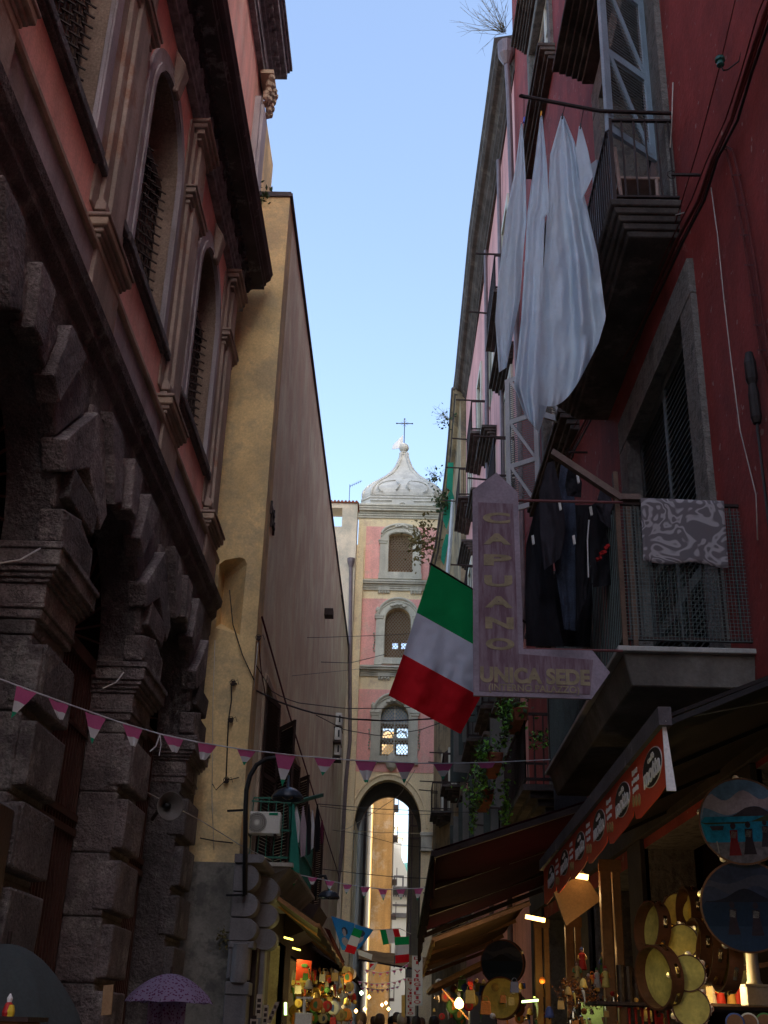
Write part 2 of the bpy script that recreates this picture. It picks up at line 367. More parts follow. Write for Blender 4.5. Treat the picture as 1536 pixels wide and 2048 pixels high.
for c in YA:                                        # voussoirs that fan up to the string course
    mb = MB(); n = 13; rr = random.Random(int(c*10))
    for k in range(n):
        a0 = 180*k/n + .35; a1 = 180*(k+1)/n - .35; thick = k % 2 == 0; lim = 1.76 if thick else 1.62; top = 7.13 if thick else 7.0
        ri = RA*(.955 if thick else 1.0)
        pts = [(c + ri*math.cos(R(a)), ZS + ri*math.sin(R(a))) for a in (a0, (a0+a1)/2, a1)]
        def outp(a):
            dx, dz = math.cos(R(a)), math.sin(R(a)); t = min(lim/max(1e-6, abs(dx)), (top-ZS)/max(1e-6, dz)); return (c + dx*t, ZS + dz*t)
        o1, o0 = outp(a1), outp(a0); mid = []
        if abs(abs(o1[0]-c) - lim) > 1e-3 and abs(abs(o0[0]-c) - lim) < 1e-3: mid = [(c + lim*(1 if o0[0] > c else -1), top)]
        if abs(abs(o1[0]-c) - lim) < 1e-3 and abs(abs(o0[0]-c) - lim) > 1e-3: mid = [(c + lim*(1 if o1[0] > c else -1), top)]
        pr = (.115 if thick else .03) + rr.uniform(-.012, .012)
        mb.prism(pts + [o1] + mid + [o0], YZ, XL0-(.10 if thick else .05), XL0 + pr)
    mb.build('arch_surround', piperno, pal, bevel=.022, bseg=2)
for i, yc in enumerate(YP):                         # piers: coursed jambs with projecting blocks on the street face
    lo = yc - .46; hi = yc + .46
    for (za, zb, nm) in ((0, 4.62, 'pier'), (5.26, 6.1, 'springer')):
        mb = MB(); z = za; k = 0; rr = random.Random(i+3)
        while z < zb - .05:
            h = .64 if nm == 'pier' else .42; zt = min(z + h, zb); j = rr.uniform(-.006, .006); e = 0 if nm == 'pier' else -.02
            mb.box(-3.50, XL0+j, lo-.008+j-e, hi+.008-j+e, z+.005, zt-.005)
            if zt - z > .3:
                z0, z1 = z + .05, zt - .07; p_ = .13 + j; q_ = .025
                mb.hexa([(XL0-.03,lo+.02,z0),(XL0+p_-.02,lo+.02,z0+.01),(XL0+p_-.02,hi-.02,z0+.01),(XL0-.03,hi-.02,z0)], [(XL0-.03,lo+.02,z1),(XL0+p_,lo+.02,z1),(XL0+p_,hi-.02,z1),(XL0-.03,hi-.02,z1)])
                if k % 2 == 0: mb.box(XL0-.2, XL0+p_-.02, hi-.1, hi+.07, z0+.02, z1-.02); mb.box(XL0-.12, XL0+p_-.02, lo-.04, lo+.1, z0+.02, z1-.02)
            z += h; k += 1
        mb.build(nm, piperno if (i+len(nm)) % 2 else piperno_dk, pal, bevel=.02, bseg=2)
    mb = MB()
    for (z0, z1, o) in ((4.62, 4.70, .02), (4.70, 4.74, .05), (4.74, 4.92, .03), (4.92, 4.96, .07), (4.96, 5.0, .11), (5.0, 5.05, .15), (5.05, 5.19, .19), (5.19, 5.25, .22)):
        mb.box(-3.52, XL0+.03+o*.75, lo-.01-o*.75, hi+.01+o*.75, z0+.001, z1)
    mb.build('impost', piperno, pal, bevel=.008)
for c in YA:                                        # timber and iron gates filling the arches
    mb = MB(); mb.box(-3.62, -3.58, c-1.3, c+1.3, .02, 5.1); gate = mb.build('gate', wood_dk, pal)
    mb = MB(); y = c - 1.28
    while y < c + 1.3: mb.box(-3.53, -3.495, y, y+.03, .1, 5.1); y += .105
    for z in (.15, 3.35, 3.5): mb.box(-3.56, -3.47, c-1.3, c+1.3, z, z+.07)
    for z in (4.4,): mb.box(-3.55, -3.48, c-1.3, c+1.3, z, z+.04)
    mb.box(-3.58, -3.45, c-1.3, c+1.3, 5.1, 5.24); mb.build('iron_bars', iron_brown, gate)
    mb = MB()
    for k in range(1, 20):
        a = R(180*k/20); mb.bar((-3.5, c + .22*math.cos(a), 5.24 + .22*math.sin(a)), (-3.5, c + 1.3*math.cos(a), 5.3 + 1.3*math.sin(a)), .011)
    mb.tube([(-3.5, c + .22*math.cos(R(a)), 5.24 + .22*math.sin(R(a))) for a in range(0, 181, 15)], .02, 5)
    mb.build('fanlight_bars', iron_brown, gate)
XU = -3.19
# string course, plinth band, dado mould
mb = MB(); mb.extr_y([(-3.32,7.14),(-3.12,7.16),(-3.1,7.2),(-3.1,7.42),(-3.06,7.46),(-3.03,7.5),(-3.03,7.6),(-2.97,7.66),(-2.95,7.76),(-3.32,7.8)], 1.2, 17.45)
mb.build('string_course', piperno_dk, pal, bevel=.015)
mb = MB(); mb.extr_y([(-3.3,7.78),(-3.10,7.78),(-3.10,8.40),(-3.3,8.40)], 1.2, 17.38); mb.build('plinth_band', stucco_grey, pal)
mb = MB(); mb.extr_y([(-3.3,8.37),(-3.07,8.37),(-3.05,8.40),(-3.05,8.45),(-3.09,8.47),(-3.09,8.52),(-3.3,8.62)], 1.2, 17.38); mb.build('dado_mould', pale_trim, pal)
for i, yc in enumerate(YP):
    mb = MB(); mb.box(-3.3, -3.06, yc-.46, yc+.46, 7.77, 8.55)
    for z0, z1, o in ((8.50,8.55,.02),(8.55,8.60,.05),(8.60,8.70,.08),(8.70,8.74,.11),(8.80,8.84,-.02),(8.74,8.80,-.05),(7.79,7.9,.03)): mb.box(-3.3, -3.06+o, yc-.46-o, yc+.46+o, z0, z1)
    mb.build('pedestal', [pale_trim if 0 else stucco_brown], pal, bevel=.008)
    mb = MB()
    for o, m_ in ((0, 0),): mb.box(-3.3, -2.97, yc-.55, yc+.55, 8.604, 8.696)
    mb.build('pedestal_cap', pale_trim, pal, bevel=.01)
    mb = MB(); mb.box(-3.3, -3.145, yc-.60, yc+.60, 8.85, 13.12); mb.box(-3.3, -3.10, yc-.40, yc+.40, 8.85, 13.12); mb.box(-3.3, -3.055, yc-.22, yc+.22, 8.85, 13.12)
    for z0, z1, o in ((8.85,8.95,.06),(8.95,9.0,.03),(11.80,11.86,.02),(11.88,11.94,.05),(11.94,12.02,.09),(12.02,12.06,.11)): mb.box(-3.3, -3.10+o, yc-.40-o, yc+.40+o, z0, z1)
    for z0, z1, o in ((12.96,13.0,.02),(13.04,13.12,.06),(13.12,13.2,.10),(13.2,13.26,.14)): mb.box(-3.3, -3.06+o, yc-.34-o, yc+.34+o, z0, z1)
    mb.build('pilaster', stucco_brown, pal, bevel=.008)
for c in YA:
    inner = archhole(c, .86, 9.42, 11.62, 18)[::-1]; outer = archhole(c, 1.13, 9.42, 11.62, 18, 1.14)
    mb = MB(); mb.prism(outer, YZ, XU+.015, XU+.06, [inner])
    mb.prism(archhole(c, .97, 9.42, 11.62, 18), YZ, XU+.06, XU+.08, [archhole(c, .88, 9.43, 11.62, 18)[::-1]])
    win = mb.build('window', stucco_grey, pal)
    mb = MB(); mb.hexa([(XU+.05,c-.10,12.42),(XU+.12,c-.10,12.42),(XU+.12,c+.10,12.42),(XU+.05,c+.10,12.42)], [(XU+.05,c-.15,13.1),(XU+.2,c-.13,12.85),(XU+.2,c+.13,12.85),(XU+.05,c+.15,13.1)])
    mb.build('keystone', stucco_brown, win, bevel=.02)
    mb = MB(); mb.box(XU, XU+.11, c-1.14, c+1.14, 9.30, 9.42); mb.box(XU, XU+.08, c-1.12, c+1.12, 9.26, 9.30); mb.box(XU, XU+.10, c-1.36, c-1.17, 9.30, 9.41); mb.box(XU, XU+.10, c+1.17, c+1.36, 9.30, 9.41)
    mb.build('sill', piperno_dk, win, bevel=.01)
    mb = MB(); mb.box(-4.0, -3.36, c-.86, c+.86, 11.5, 11.66); mb.box(-4.02,-3.98, c-.86, c+.86, 9.6, 12.8); mb.build('transom', wood_dk, win)
    mb = MB()
    for k in range(11):
        y = c - .72 + k*.144; mb.tube([(-3.39+.02*math.sin(k*2.1), y, 9.5), (-3.34, y, 10.1), (-3.38, y, 11.5)], .012, 5)
    for k in range(15):
        z = 9.55 + k*.137; mb.tube([(-3.36, c-.78 + j*.13, z + (.035 if j % 2 else -.035)) for j in range(13)], .012, 5)
        for j in range(6): mb.bar((-3.36, c-.7+j*.27, z), (-3.25, c-.66+j*.27, z-.05), .008)
    mb.build('grille', iron, win)
mb = MB()
mb.extr_y([(-3.3,13.26),(-3.06,13.26),(-3.06,13.34),(-3.03,13.36),(-3.03,13.44),(-3.0,13.47),(-2.98,13.5),(-3.3,13.5)], 1.2, 17.42); mb.build('architrave', cornice_lt, pal)
mb = MB(); mb.extr_y([(-3.3,13.5),(-3.05,13.5),(-3.05,13.72),(-3.3,13.72)], 1.2, 17.4); y = 1.3
while y < 17.2:
    mb.box(-3.06, -3.0, y, y+.16, 13.5, 13.72)
    for q in range(3): mb.lathe([(0.001,0),(.035,.012),(.03,.035),(.001,.05)], (-3.05, y+.24+q*.08, 13.61), 7, axis='x')
    y += .47
mb.build('frieze', cornice_lt, pal)
mb = MB(); mb.extr_y([(-3.3,13.72),(-3.0,13.72),(-2.97,13.78),(-2.93,13.80),(-2.72,13.80),(-2.72,13.87),(-2.69,13.89),(-2.69,13.94),(-2.65,13.97),(-2.62,14.0),(-2.60,14.08),(-2.58,14.12),(-3.3,14.3)], 1.2, 17.5)
y = 1.3
while y < 17.3: mb.box(-2.96, -2.92, y, y+.08, 13.74, 13.80); y += .16
mb.build('cornice', cornice_dk, pal)
mb = MB(); mb.prism([(-9,14.2),(-2.9,14.2),(-9,16.2)], XZ, 1.2, 17.3); mb.build('roof', terracotta, pal)
# wall sign edge at far left bottom
mb = MB(); 
p = at(-6, 1700, x=-2.98); mb.box(-3.02, -2.97, p.y-.9, at(14,1710,x=-2.98).y, 2.15, 3.05); s_ = mb.build('notice_board', mat('dark brown notice', (.05,.025,.02), .4), bevel=.02)
tag(s_, 'dark brown notice board on the palace pier at far left edge', 'notice board')
# ================================================================ church rising behind the palace
ch = thing('church', 'tall pink church volume with grey corner pilaster and heavy cornice rising above the palace roof', 'church', (-3.6, 19, 0))
mb = MB(); mb.box(-9, -3.55, 6, 20.05, 14.31, 21.3); mb.build('wall', pink, ch)
mb = MB(); mb.box(-3.6, -3.42, 19.25, 20.1, 14.2, 20.1); mb.box(-3.6,-3.36,19.4,19.95,14.2,20.0); mb.build('corner_pilaster', stucco_grey, ch, bevel=.01)
mb = MB()
for k in range(26):
    a = k*2.4; z = 20.1 + (k/26)*.7; mb.lathe([(.001,-.09),(.07,-.04),(.075,.04),(.001,.1)], (-3.34 + .04*math.cos(a) + .1*(k/26), 19.68 + .32*math.sin(a), z), 7)
mb.box(-3.5,-3.2,19.3,20.1,20.8,20.9); mb.build('capital', pale_trim, ch)
mb = MB()
for z0, z1, o in ((20.9,21.05,.06),(21.05,21.2,.1),(21.2,21.5,.08),(21.5,21.58,.16),(21.58,21.66,.22),(21.66,21.72,.3),(21.72,21.95,.42),(21.95,22.05,.47),(22.05,22.15,.52)): mb.box(-9, -3.48+o, 6, 20.1+o*.8, z0, z1)
y = 7
while y < 20: mb.box(-3.5, -3.16, y, y+.14, 21.56, 21.7); y += .34
mb.build('cornice', cornice_lt, ch, bevel=.01)
mb = MB(); mb.box(-9, -3.62, 20.06, 23, 16.2, 21.4); mb.build('rear_wall', yellow, ch)
# ================================================================ ochre monastery block
yb = thing('monastery_building', 'long blank ochre and pale plaster wall block with splayed niche window on its end face', 'building', (-2.42, 30, 0))
XC = -2.42; ZT = 16.15
n0 = at(437,1120,y=17.8); n1 = at(428,1255,y=17.8); n2 = at(480,1270,y=17.8); n3 = at(495,1115,y=17.8)
hole = [(n1.x+.02,n1.z),(n2.x,n2.z),(n3.x,n3.z-.12),(n3.x-.04,n3.z-.03),(n3.x-.13,n3.z),(n0.x+.1,n0.z),(n0.x+.02,n0.z-.08)]
mb = MB(); mb.prism([(-3.5,0),(XC,0),(XC,ZT),(-3.5,ZT)], XZ, 17.8, 18.5, [hole[::-1]]); mb.build('end_wall', yellow, yb)
mb = MB(); cxh = sum(p[0] for p in hole)/7; czh = sum(p[1] for p in hole)/7
inn = [(-3.30 + (p[0]-cxh)*.55, 8.28 + (p[1]-czh)*.55) for p in hole]
vs = [(u,17.81,v) for u,v in hole] + [(u,18.45,v) for u,v in inn]; mb.add(vs, [(i,(i+1)%7,7+(i+1)%7,7+i) for i in range(7)])
mb.build('niche_splay', yellow, yb)
mb = MB(); mb.prism(inn, XZ, 18.44, 18.46); nw = mb.build('niche_window', void, yb)
mb = MB()
for k in range(7): mb.box(-3.55+k*.09, -3.535+k*.09, 18.38, 18.40, 7.9, 8.7)
for k in range(8): mb.box(-3.6, -2.95, 18.39, 18.41, 7.92+k*.1, 7.935+k*.1)
mb.build('grille', iron, nw)
mb = MB(); OP = [(19.3,21.7,4.0,6.95),(24.6,26.4,4.0,6.9),(31,32.6,4.0,6.6)]
SH = [(18.9,21.6,0,3.1),(23.0,26.0,0,3.1),(27.3,30.3,0,3.0),(31.6,34.6,0,3.0),(36,39,0,3.0),(40.5,43.5,0,3)]
mb.prism([(18.5,0),(46.4,0),(46.4,ZT),(18.5,ZT)], YZ, XC, XC-.5, [[(a,c),(b,c),(b,d),(a,d)][::-1] for a,b,c,d in OP] + [[(a,c+.02),(b,c+.02),(b,d),(a,d)][::-1] for a,b,c,d in SH])
mb.build('street_wall', wallpale, yb)
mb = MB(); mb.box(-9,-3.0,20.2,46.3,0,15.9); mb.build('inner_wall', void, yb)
mb = MB(); mb.box(-9, XC+.05, 17.76, 46.45, ZT, ZT+.07); mb.box(-9,XC+.02,17.78,46.4,ZT+.07,ZT+.12); mb.build('coping', cornice_dk, yb)
mb = MB(); mb.box(-3.3, XC+.012, 17.77, 17.83, 0, 3.77); mb.build('base_render', stain_grey, yb)
mb = MB(); mb.box(XC-.02, XC+.06, 17.95, 18.35, 4.1, 12.0) if 0 else None
mb = MB(); mb.prism([(18.76,0),(46.3,0),(46.3,3.84),(18.76,3.84)], YZ, XC+.02, XC-.1, [[(a,c+.02),(b,c+.02),(b,d),(a,d)][::-1] for a,b,c,d in SH]); mb.build('dimming_panel', wood_dk, yb)  # dark panels added to dim the lamp-lit lower wall by colour
for a,b,c,d in OP:
    mb = MB(); mb.box(XC-.05, XC+.05, a-.14, a, c, d+.12); mb.box(XC-.05, XC+.05, b, b+.14, c, d+.12); mb.box(XC-.05, XC+.06, a, b, d, d+.14)
    wf = mb.build('window', pale_trim, yb)
    mb = MB(); mb.box(XC-.42, XC-.38, a, b, c, d); mb.build('pane', glass, wf)
    for s_, y0 in ((0, a), (1, b)):
        mb = MB(); ln = (b-a)/2 * .62; ang = R(12) if s_ == 0 else R(28); dv = Vector((math.sin(ang), math.cos(ang)*(1 if s_==0 else -1), 0)) 
        o = Vector((XC+.06, y0, c+.05)); H = d - c - .25; 
        nv = Vector((dv.y, -dv.x, 0))*.02
        mb.obox(o + dv*.03 + Vector((0,0,H/2)), dv*.03, nv, (0,0,H/2)); mb.obox(o + dv*(ln-.03) + Vector((0,0,H/2)), dv*.03, nv, (0,0,H/2))
        for zz in (0.04, H/2, H-.04): mb.obox(o + dv*ln/2 + Vector((0,0,zz)), dv*ln/2, nv, (0,0,.04))
        q = .1
        while q < H - .1: mb.obox(o + dv*ln/2 + Vector((0,0,q)), dv*ln/2, nv*.8 + Vector((0,0,.012)), Vector((0,0,.006)) ); q += .055
        mb.build('shutter', wood_dk, wf)
# church portal with cushion blocks (stadium shaped)
mb = MB()
def stadium(x0, x1, z0, z1): r = (z1 - z0)/2; return [(x0, z0)] + arc(x1 - r, z0 + r, r, -90, 90, 10) + [(x0, z1)]
po = thing('portal', 'grey stone shop portal with stacked rounded cushion blocks over a fluted pier', 'portal', (-2.2, 17.6, 0))
for z0, z1, dx, nm in ((3.33,3.70,0,0),(2.98,3.31,.01,0),(2.66,2.96,.02,0)):
    mb = MB(); mb.prism(stadium(XC+.003, -2.02+dx-.03, z0, z1), XZ, 17.35, 17.74); mb.build('cushion_block', portal_st, po, bevel=.012)
    mb = MB(); mb.prism(stadium(XC+.003, -1.86+dx, z0-.06, z1-.06), XZ, 18.35, 18.75); mb.build('cushion_block', portal_st, po, bevel=.012)
mb = MB(); mb.prism(stadium(XC+.003, -1.98, 3.72, 3.84), XZ, 17.3, 18.8); mb.build('lintel', portal_st, po, bevel=.01)
mb = MB(); mb.box(XC+.003,-2.12,17.4,17.72,2.15,2.66); mb.box(XC+.003,-2.06,17.36,17.75,2.56,2.66); mb.lathe([(.12,0),(.11,.5),(.12,.52)], (-2.24,17.4,2.1), 16)
for k in range(3): mb.box(-2.40+k*.09,-2.36+k*.09,17.375,17.4,2.16,2.55)
mb.box(XC+.003,-2.08,17.34,17.76,1.95,2.12); mb.box(XC+.003,-2.1,17.36,17.74,0.5,1.95); mb.box(XC+.003,-2.0,17.3,17.8,0.0,.5)
mb.box(XC+.003,-2.0,18.4,18.7,0,2.6); mb.build('pier', portal_st, po, bevel=.012)
mb = MB(); mb.box(XC+.003,-2.06,17.9,18.3,0,2.6); mb.build('shop_door', wood_dk, po)
# ================================================================ block left of the tower
XL = -2.26
G = thing('roof_terrace_building', 'narrow pale building beside the bell tower with square open loggia at its top', 'building', (-3, 47, 0))
a, b, c, d = at(650,1018,y=47), at(716,1016,y=47), at(686,1025,y=47), at(687,1062,y=47)
mb = MB(); mb.prism([(-4.4,0),(b.x,0),(b.x,b.z),(-4.4,b.z)], XZ, 46.5, 47.5, [[(-4.0,d.z),(c.x,d.z),(c.x,c.z),(-4.0,c.z)][::-1]]); mb.build('wall', mat('patchy cream render', (.70,.60,.45), .85, .12, .6, .2, 14, .2, col2=(.45,.42,.33), c2s=.5, c2a=.5), G)
mb = MB(); 
k = -4.4
while k < b.x: mb.lathe([(.06,0),(.06,1.1)], (k, 46.42, b.z+.05), 8, axis='y'); k += .16
mb.box(-4.4, b.x+.05, 46.45, 47.5, b.z, b.z+.05)
mb.build('roof', terracotta, G)
mb = MB(); mb.box(-4.4, XL+.3, 47.52, 47.95, 0, 21.2); mb.build('side_wall', cream, G)
pp = [at(702,1128,y=46.4), at(700,1300,y=46.4), at(700,1480,y=46.4)]
t = MB(); t.tube([pp[0]+Vector((0,0,.2)), pp[0], pp[1], pp[2], at(692,1560,y=46.4), at(684,1700,y=46.4), at(672,1800,y=46.4)], .075, 8)
t.lathe([(.08,-.15),(.16,.1),(.17,.25)], pp[0], 10); o = t.build('drainpipe', pipe_m); tag(o, 'long brown drainpipe running down the corner beside the bell tower', 'drainpipe')
# ================================================================ bell tower
tw = thing('bell_tower', 'pink and cream bell tower with street arch below and onion shaped white cap', 'bell tower', (-.3, 50, 0))
def TX(px, py): p = at(px, py, y=48); return (p.x, p.z)
XL, XR = -2.26, 1.68
h3 = (TX(776,1145), TX(826,1068)); h2 = (TX(768,1316), TX(822,1217)); h1 = (TX(759,1512), TX(818,1408))
def win_hole(h, kind):
    (x0, z0), (x1, z1) = h; c = (x0+x1)/2; hw = (x1-x0)/2
    return archhole(c, hw, z0, z1 - (hw*.35 if kind == 3 else hw), 12, (hw*.35 if kind == 3 else hw))
holes = [win_hole(h3,3), win_hole(h2,2), win_hole(h1,1)]
ac, ah = -.58, 1.37
archh = archhole(ac, ah, .02, 9.0, 20, 1.92)
mb = MB(); mb.prism([(XL,0),(XR,0),(XR,22.9),(XL,22.9)], XZ, 48, 48.5, [h[::-1] for h in holes] + [archh[::-1]]); mb.build('front_wall', cream, tw)
def bh(a, b): p, q = at(*a, y=51.5), at(*b, y=51.5); return [(p.x,q.z),(q.x,q.z),(q.x,p.z),(p.x,p.z)]
bk = [bh((783,1138),(822,1152)), bh((785,1280),(796,1298)), bh((803,1280),(814,1298)), bh((770,1312),(822,1318)),
      bh((766,1452),(789,1476)), bh((794,1452),(816,1476)), bh((764,1484),(789,1509)), bh((793,1484),(815,1509)), bh((766,1418),(815,1440))]
mb = MB(); mb.prism([(XL,0),(XR,0),(XR,22.9),(XL,22.9)], XZ, 51.5, 52, [h[::-1] for h in bk] + [archh[::-1]]); mb.build('rear_wall', tuff_in, tw)
mb = MB(); mb.box(XL, XL+.35, 48.5, 51.5, 0, 22.9); mb.box(XR-.35, XR, 48.5, 51.5, 0, 22.9)
for z in (11.25, 22.6): mb.box(XL+.35, XR-.35, 48.5, 51.5, z, z+.2)
mb.build('side_wall', cream, tw)
mb = MB(); mb.box(XL+.36, XL+.38, 48.5, 51.5, 11.5, 22.5); mb.box(XR-.38, XR-.36, 48.5, 51.5, 11.5, 22.5); mb.box(XL+.38,XR-.38,48.5,51.5,15.55,15.6); mb.box(XL+.38,XR-.38,48.5,51.5,19.5,19.55); mb.build('interior', tuff_in, tw)
mb = MB()  # vault of the passage
va = arc(ac, 9.0, ah, 180, 0, 20, 1.92)
for i in range(20):
    (x0,z0),(x1,z1) = va[i], va[i+1]; mb.add([(x0,48.45,z0),(x1,48.45,z1),(x1,51.6,z1),(x0,51.6,z0)], [(0,1,2,3)])
for xx in (ac-ah, ac+ah): mb.add([(xx,48.45,0),(xx,51.6,0),(xx,51.6,9.0),(xx,48.45,9.0)], [(0,1,2,3)])
mb.build('passage_vault', mat('dark vault', (.07,.065,.06), .9, .4, 1, .4, 6), tw, solid=.03)  # one near-black tone lines the whole passage
for (a, b, hh) in (((733,1053),(875,1160),holes[0]), ((725,1197),(878,1336),holes[1]), ((713,1378),(880,1547),holes[2])):
    p, q = TX(*a), TX(*b); x1 = XR - (p[0]-XL)
    mb = MB(); mb.prism([(p[0],q[1]),(x1,q[1]),(x1,p[1]),(p[0],p[1])], XZ, 48.01, 47.975, [hh[::-1]]); mb.build('panel', tpink, tw)
def tcor(py0, py1, outs, nm='cornice', dent=True):
    z1, z0 = TX(712,py0)[1], TX(712,py1)[1]; n = len(outs); mb = MB()
    for i, o in enumerate(outs): mb.box(XL-o*.8, XR+o*.8, 48-o, 48.2, lerp(z0,z1,i/n)+(.002 if i else 0), lerp(z0,z1,(i+1)/n))
    if dent:
        for cx in (TX(768,py1)[0], TX(832,py1)[0]):
            mb.box(cx-.26, cx+.26, 47.86, 48.1, z0-.02, z0+.2)
            for k in range(4): mb.lathe([(.001,-.17),(.05,-.08),(.05,0)], (cx-.2+k*.13, 47.92, z0-.02), 6)
            mb.box(cx-.26, cx+.26, 47.93, 48.1, z0-.12, z0-.02)
    return mb.build(nm, ttrim, tw, bevel=.012)
tcor(1012, 1036, [.06,.10,.14,.26,.30,.34], dent=False)
tcor(1162, 1180, [.08,.12,.16,.26,.30])
tcor(1334, 1352, [.08,.12,.18,.32,.38])
for kind, h in ((3,h3),(2,h2),(1,h1)):
    (x0,z0),(x1,z1) = h; c = (x0+x1)/2; hw = (x1-x0)/2; hole = win_hole(h, kind); wdt = .38
    top = z1 + (.30 if kind == 3 else .38)
    mb = MB()
    if kind == 3:
        out = [(c-hw-wdt, z0-.35),(c+hw+wdt, z0-.35),(c+hw+wdt, z1-.1)] + arc(c, z1-.1, hw+.28, 0, 180, 12, .45) + [(c-hw-wdt, z1-.1)]
    else:
        out = [(c-hw-wdt, z0-.30),(c+hw+wdt, z0-.30),(c+hw+wdt, z1-.45)] + arc(c, z1-.45, hw+.30, 0, 180, 14, .80) + [(c-hw-wdt, z1-.45)]
    mb.prism(out, XZ, 48.0, 47.90, [hole[::-1]])
    mb.prism([(u*1+(u-c)*-.10, v) for u,v in out] if 0 else [(c+(u-c)*.80, z0+(v-z0)*.94) for u,v in out], XZ, 47.90, 47.86, [[(c+(u-c)*1.06, (z0+z1)/2+(v-(z0+z1)/2)*1.03) for u,v in hole][::-1]])
    for s_ in (-1,1):
        xx = c + s_*(hw+wdt-.12); mb.box(xx-.13, xx+.13, 47.84, 48, z0-.1, z1-.55); mb.box(xx-.17, xx+.17, 47.80, 48, z1-.55, z1-.45); mb.box(xx-.2, xx+.2, 47.77, 48, z1-.45, z1-.38); mb.box(xx-.16, xx+.16, 47.82, 48, z0-.35, z0-.1)
        if kind < 3:
            for q in range(7): mb.lathe([(.001,-.06),(.05,0),(.001,.06)], (c + s_*(hw+wdt+.06+.03*math.sin(q*1.3)), 47.93, z0+.3+q*.13), 6)
            mb.lathe([(.09,0),(.1,.08),(.04,.12),(.1,.2),(.09,.3),(.02,.4)], (c + s_*(hw+wdt-.05), 47.9, z1-.38), 8)
    arcs = arc(c, z1 - (.1 if kind==3 else .45), hw+.33, 12 if kind<3 else 5, 168 if kind<3 else 175, 14, .5 if kind==3 else .86)
    mb.tube([(u, 47.86, v) for u, v in arcs], .06, 6); mb.tube([(u, 47.88, v-.14) for u, v in arcs], .035, 6)
    rr = random.Random(kind)
    for q in range(16 if kind < 3 else 9):
        a = R(40+q*6.5) if kind<3 else R(50+q*9); rad = hw*.75
        mb.lathe([(.001,-.07),(.07,-.02),(.06,.05),(.001,.1)], (c + rad*math.cos(a), 47.84, z1 + (.02 if kind == 3 else -.2) + .32*math.sin(a) + rr.uniform(-.04,.04)), 6)
    fr = mb.build('window_frame', ttrim, tw, bevel=.01)
    mb = MB(); L = x1-x0; Hh = z1-z0; st = .135; k = -Hh
    def clipbar(p, q):
        (ax,az),(bx,bz) = p, q; 
        t0, t1 = 0., 1.; dx, dz = bx-ax, bz-az
        for pp_, qq in ((-dx, ax-x0),(dx, x1-ax),(-dz, az-z0),(dz, z1-az)):
            if pp_ == 0: continue
            r = qq/pp_
            if pp_ < 0: t0 = max(t0, r)
            else: t1 = min(t1, r)
        if t1 > t0 + .01: mb.bar((ax+dx*t0,48.2,az+dz*t0),(ax+dx*t1,48.2,az+dz*t1), .011)
    while k < L + Hh:
        clipbar((x0+k, z0), (x0+k+Hh*.8, z1)); clipbar((x0+k, z0), (x0+k-Hh*.8, z1)); k += st
    mb.build('lattice', lattice_m if kind > 1 else ttrim, fr)
    if kind == 1:
        mb = MB(); mb.box(c-.03, c+.03, 48.3, 48.36, z0, z1)
        for zz in (.02, .36, .66): mb.box(x0, x1, 48.3, 48.36, z0+(z1-z0)*zz-.03, z0+(z1-z0)*zz+.03)
        for s_ in (-1,1): mb.tube([(c+s_*hw*.5+hw*.42*math.cos(R(q)),48.33,z0+Hh*.36+hw*.6*math.sin(R(q))) for q in range(0,181,15)], .03, 5)
        mb.build('mullions', white, fr)
        mb = MB(); mb.box(x0,x1,48.37,48.38,z0+(z1-z0)*.66,z1); mb.build('pane', mat('sky tinted glass', (.30,.42,.55), .2, .1, 2, 0, 10), fr)  # sky reflection painted in as the pane's blue
# arch trim
mb = MB(); mb.prism(archhole(ac, ah+.22, 8.8, 9.0, 22, 2.14), XZ, 48.0, 47.92, [archhole(ac, ah, 8.81, 9.0, 22, 1.92)[::-1]])
mb.tube([(u,47.92,v) for u,v in arc(ac, 9.0, ah+.22, 0, 180, 24, 2.14)], .05, 6); mb.build('arch_trim', cream, tw)
mb = MB(); 
for s_ in (-1,1): mb = MB(); xx = ac + s_*(ah+.22); mb.box(xx-.27,xx+.27,47.82,48.2,8.7,8.84); mb.box(xx-.23,xx+.23,47.86,48.2,8.15,8.7); mb.box(xx-.25,xx+.25,47.84,48.2,8.1,8.16); mb.build('arch_impost', ttrim, tw, bevel=.012)
mb = MB()
mb.lathe([(.001,-.3),(.2,-.15),(.28,.1),(.2,.3),(.1,.42),(.001,.5)], (TX(783,1530)[0],47.9,TX(783,1530)[1]), 9); mb.build('keystone', ttrim, tw, bevel=.012)
# cap
mb = MB(); cxd, cyd = -.29, 49.95
def ring(h, z, ch=.28):
    c_ = h*ch; pts = [(-h,-h+c_),(-h+c_,-h),(h-c_,-h),(h,-h+c_),(h,h-c_),(h-c_,h),(-h+c_,h),(-h,h-c_)]
    return [(cxd+a, cyd+b, z) for a,b in pts]
pz = [(1.80,1001),(1.86,997),(1.90,992),(1.92,985),(1.88,978),(1.72,970.5),(1.43,962),(1.18,957.6),(.78,949),(.52,940),(.37,932),(.25,921),(.18,913)]
prof = [(1.95,22.9),(1.95,23.75),(2.0,23.78),(2.0,23.86),(1.9,23.9)] + [(h, max(23.92+.02*i_, at(808,py,y=cyd-h*.95).z)) for i_, (h, py) in enumerate(pz)] + [(.17, at(808,908,y=cyd).z)]
rings = [ring(h*(.965), z, .22) for h, z in prof]; vs = [v for r_ in rings for v in r_]; fs = []
for i in range(len(rings)-1):
    for k in range(8): fs.append((i*8+k, i*8+(k+1)%8, (i+1)*8+(k+1)%8, (i+1)*8+k))
fs.append(tuple((len(rings)-1)*8+k for k in range(8))); mb.add(vs, fs); cap = mb.build('cap', domewhite, tw)
mb = MB()
for k in (1,2,3,4,5,6,7,0): mb.tube([Vector(r_[k]) for r_ in rings[4:]], .07, 6)
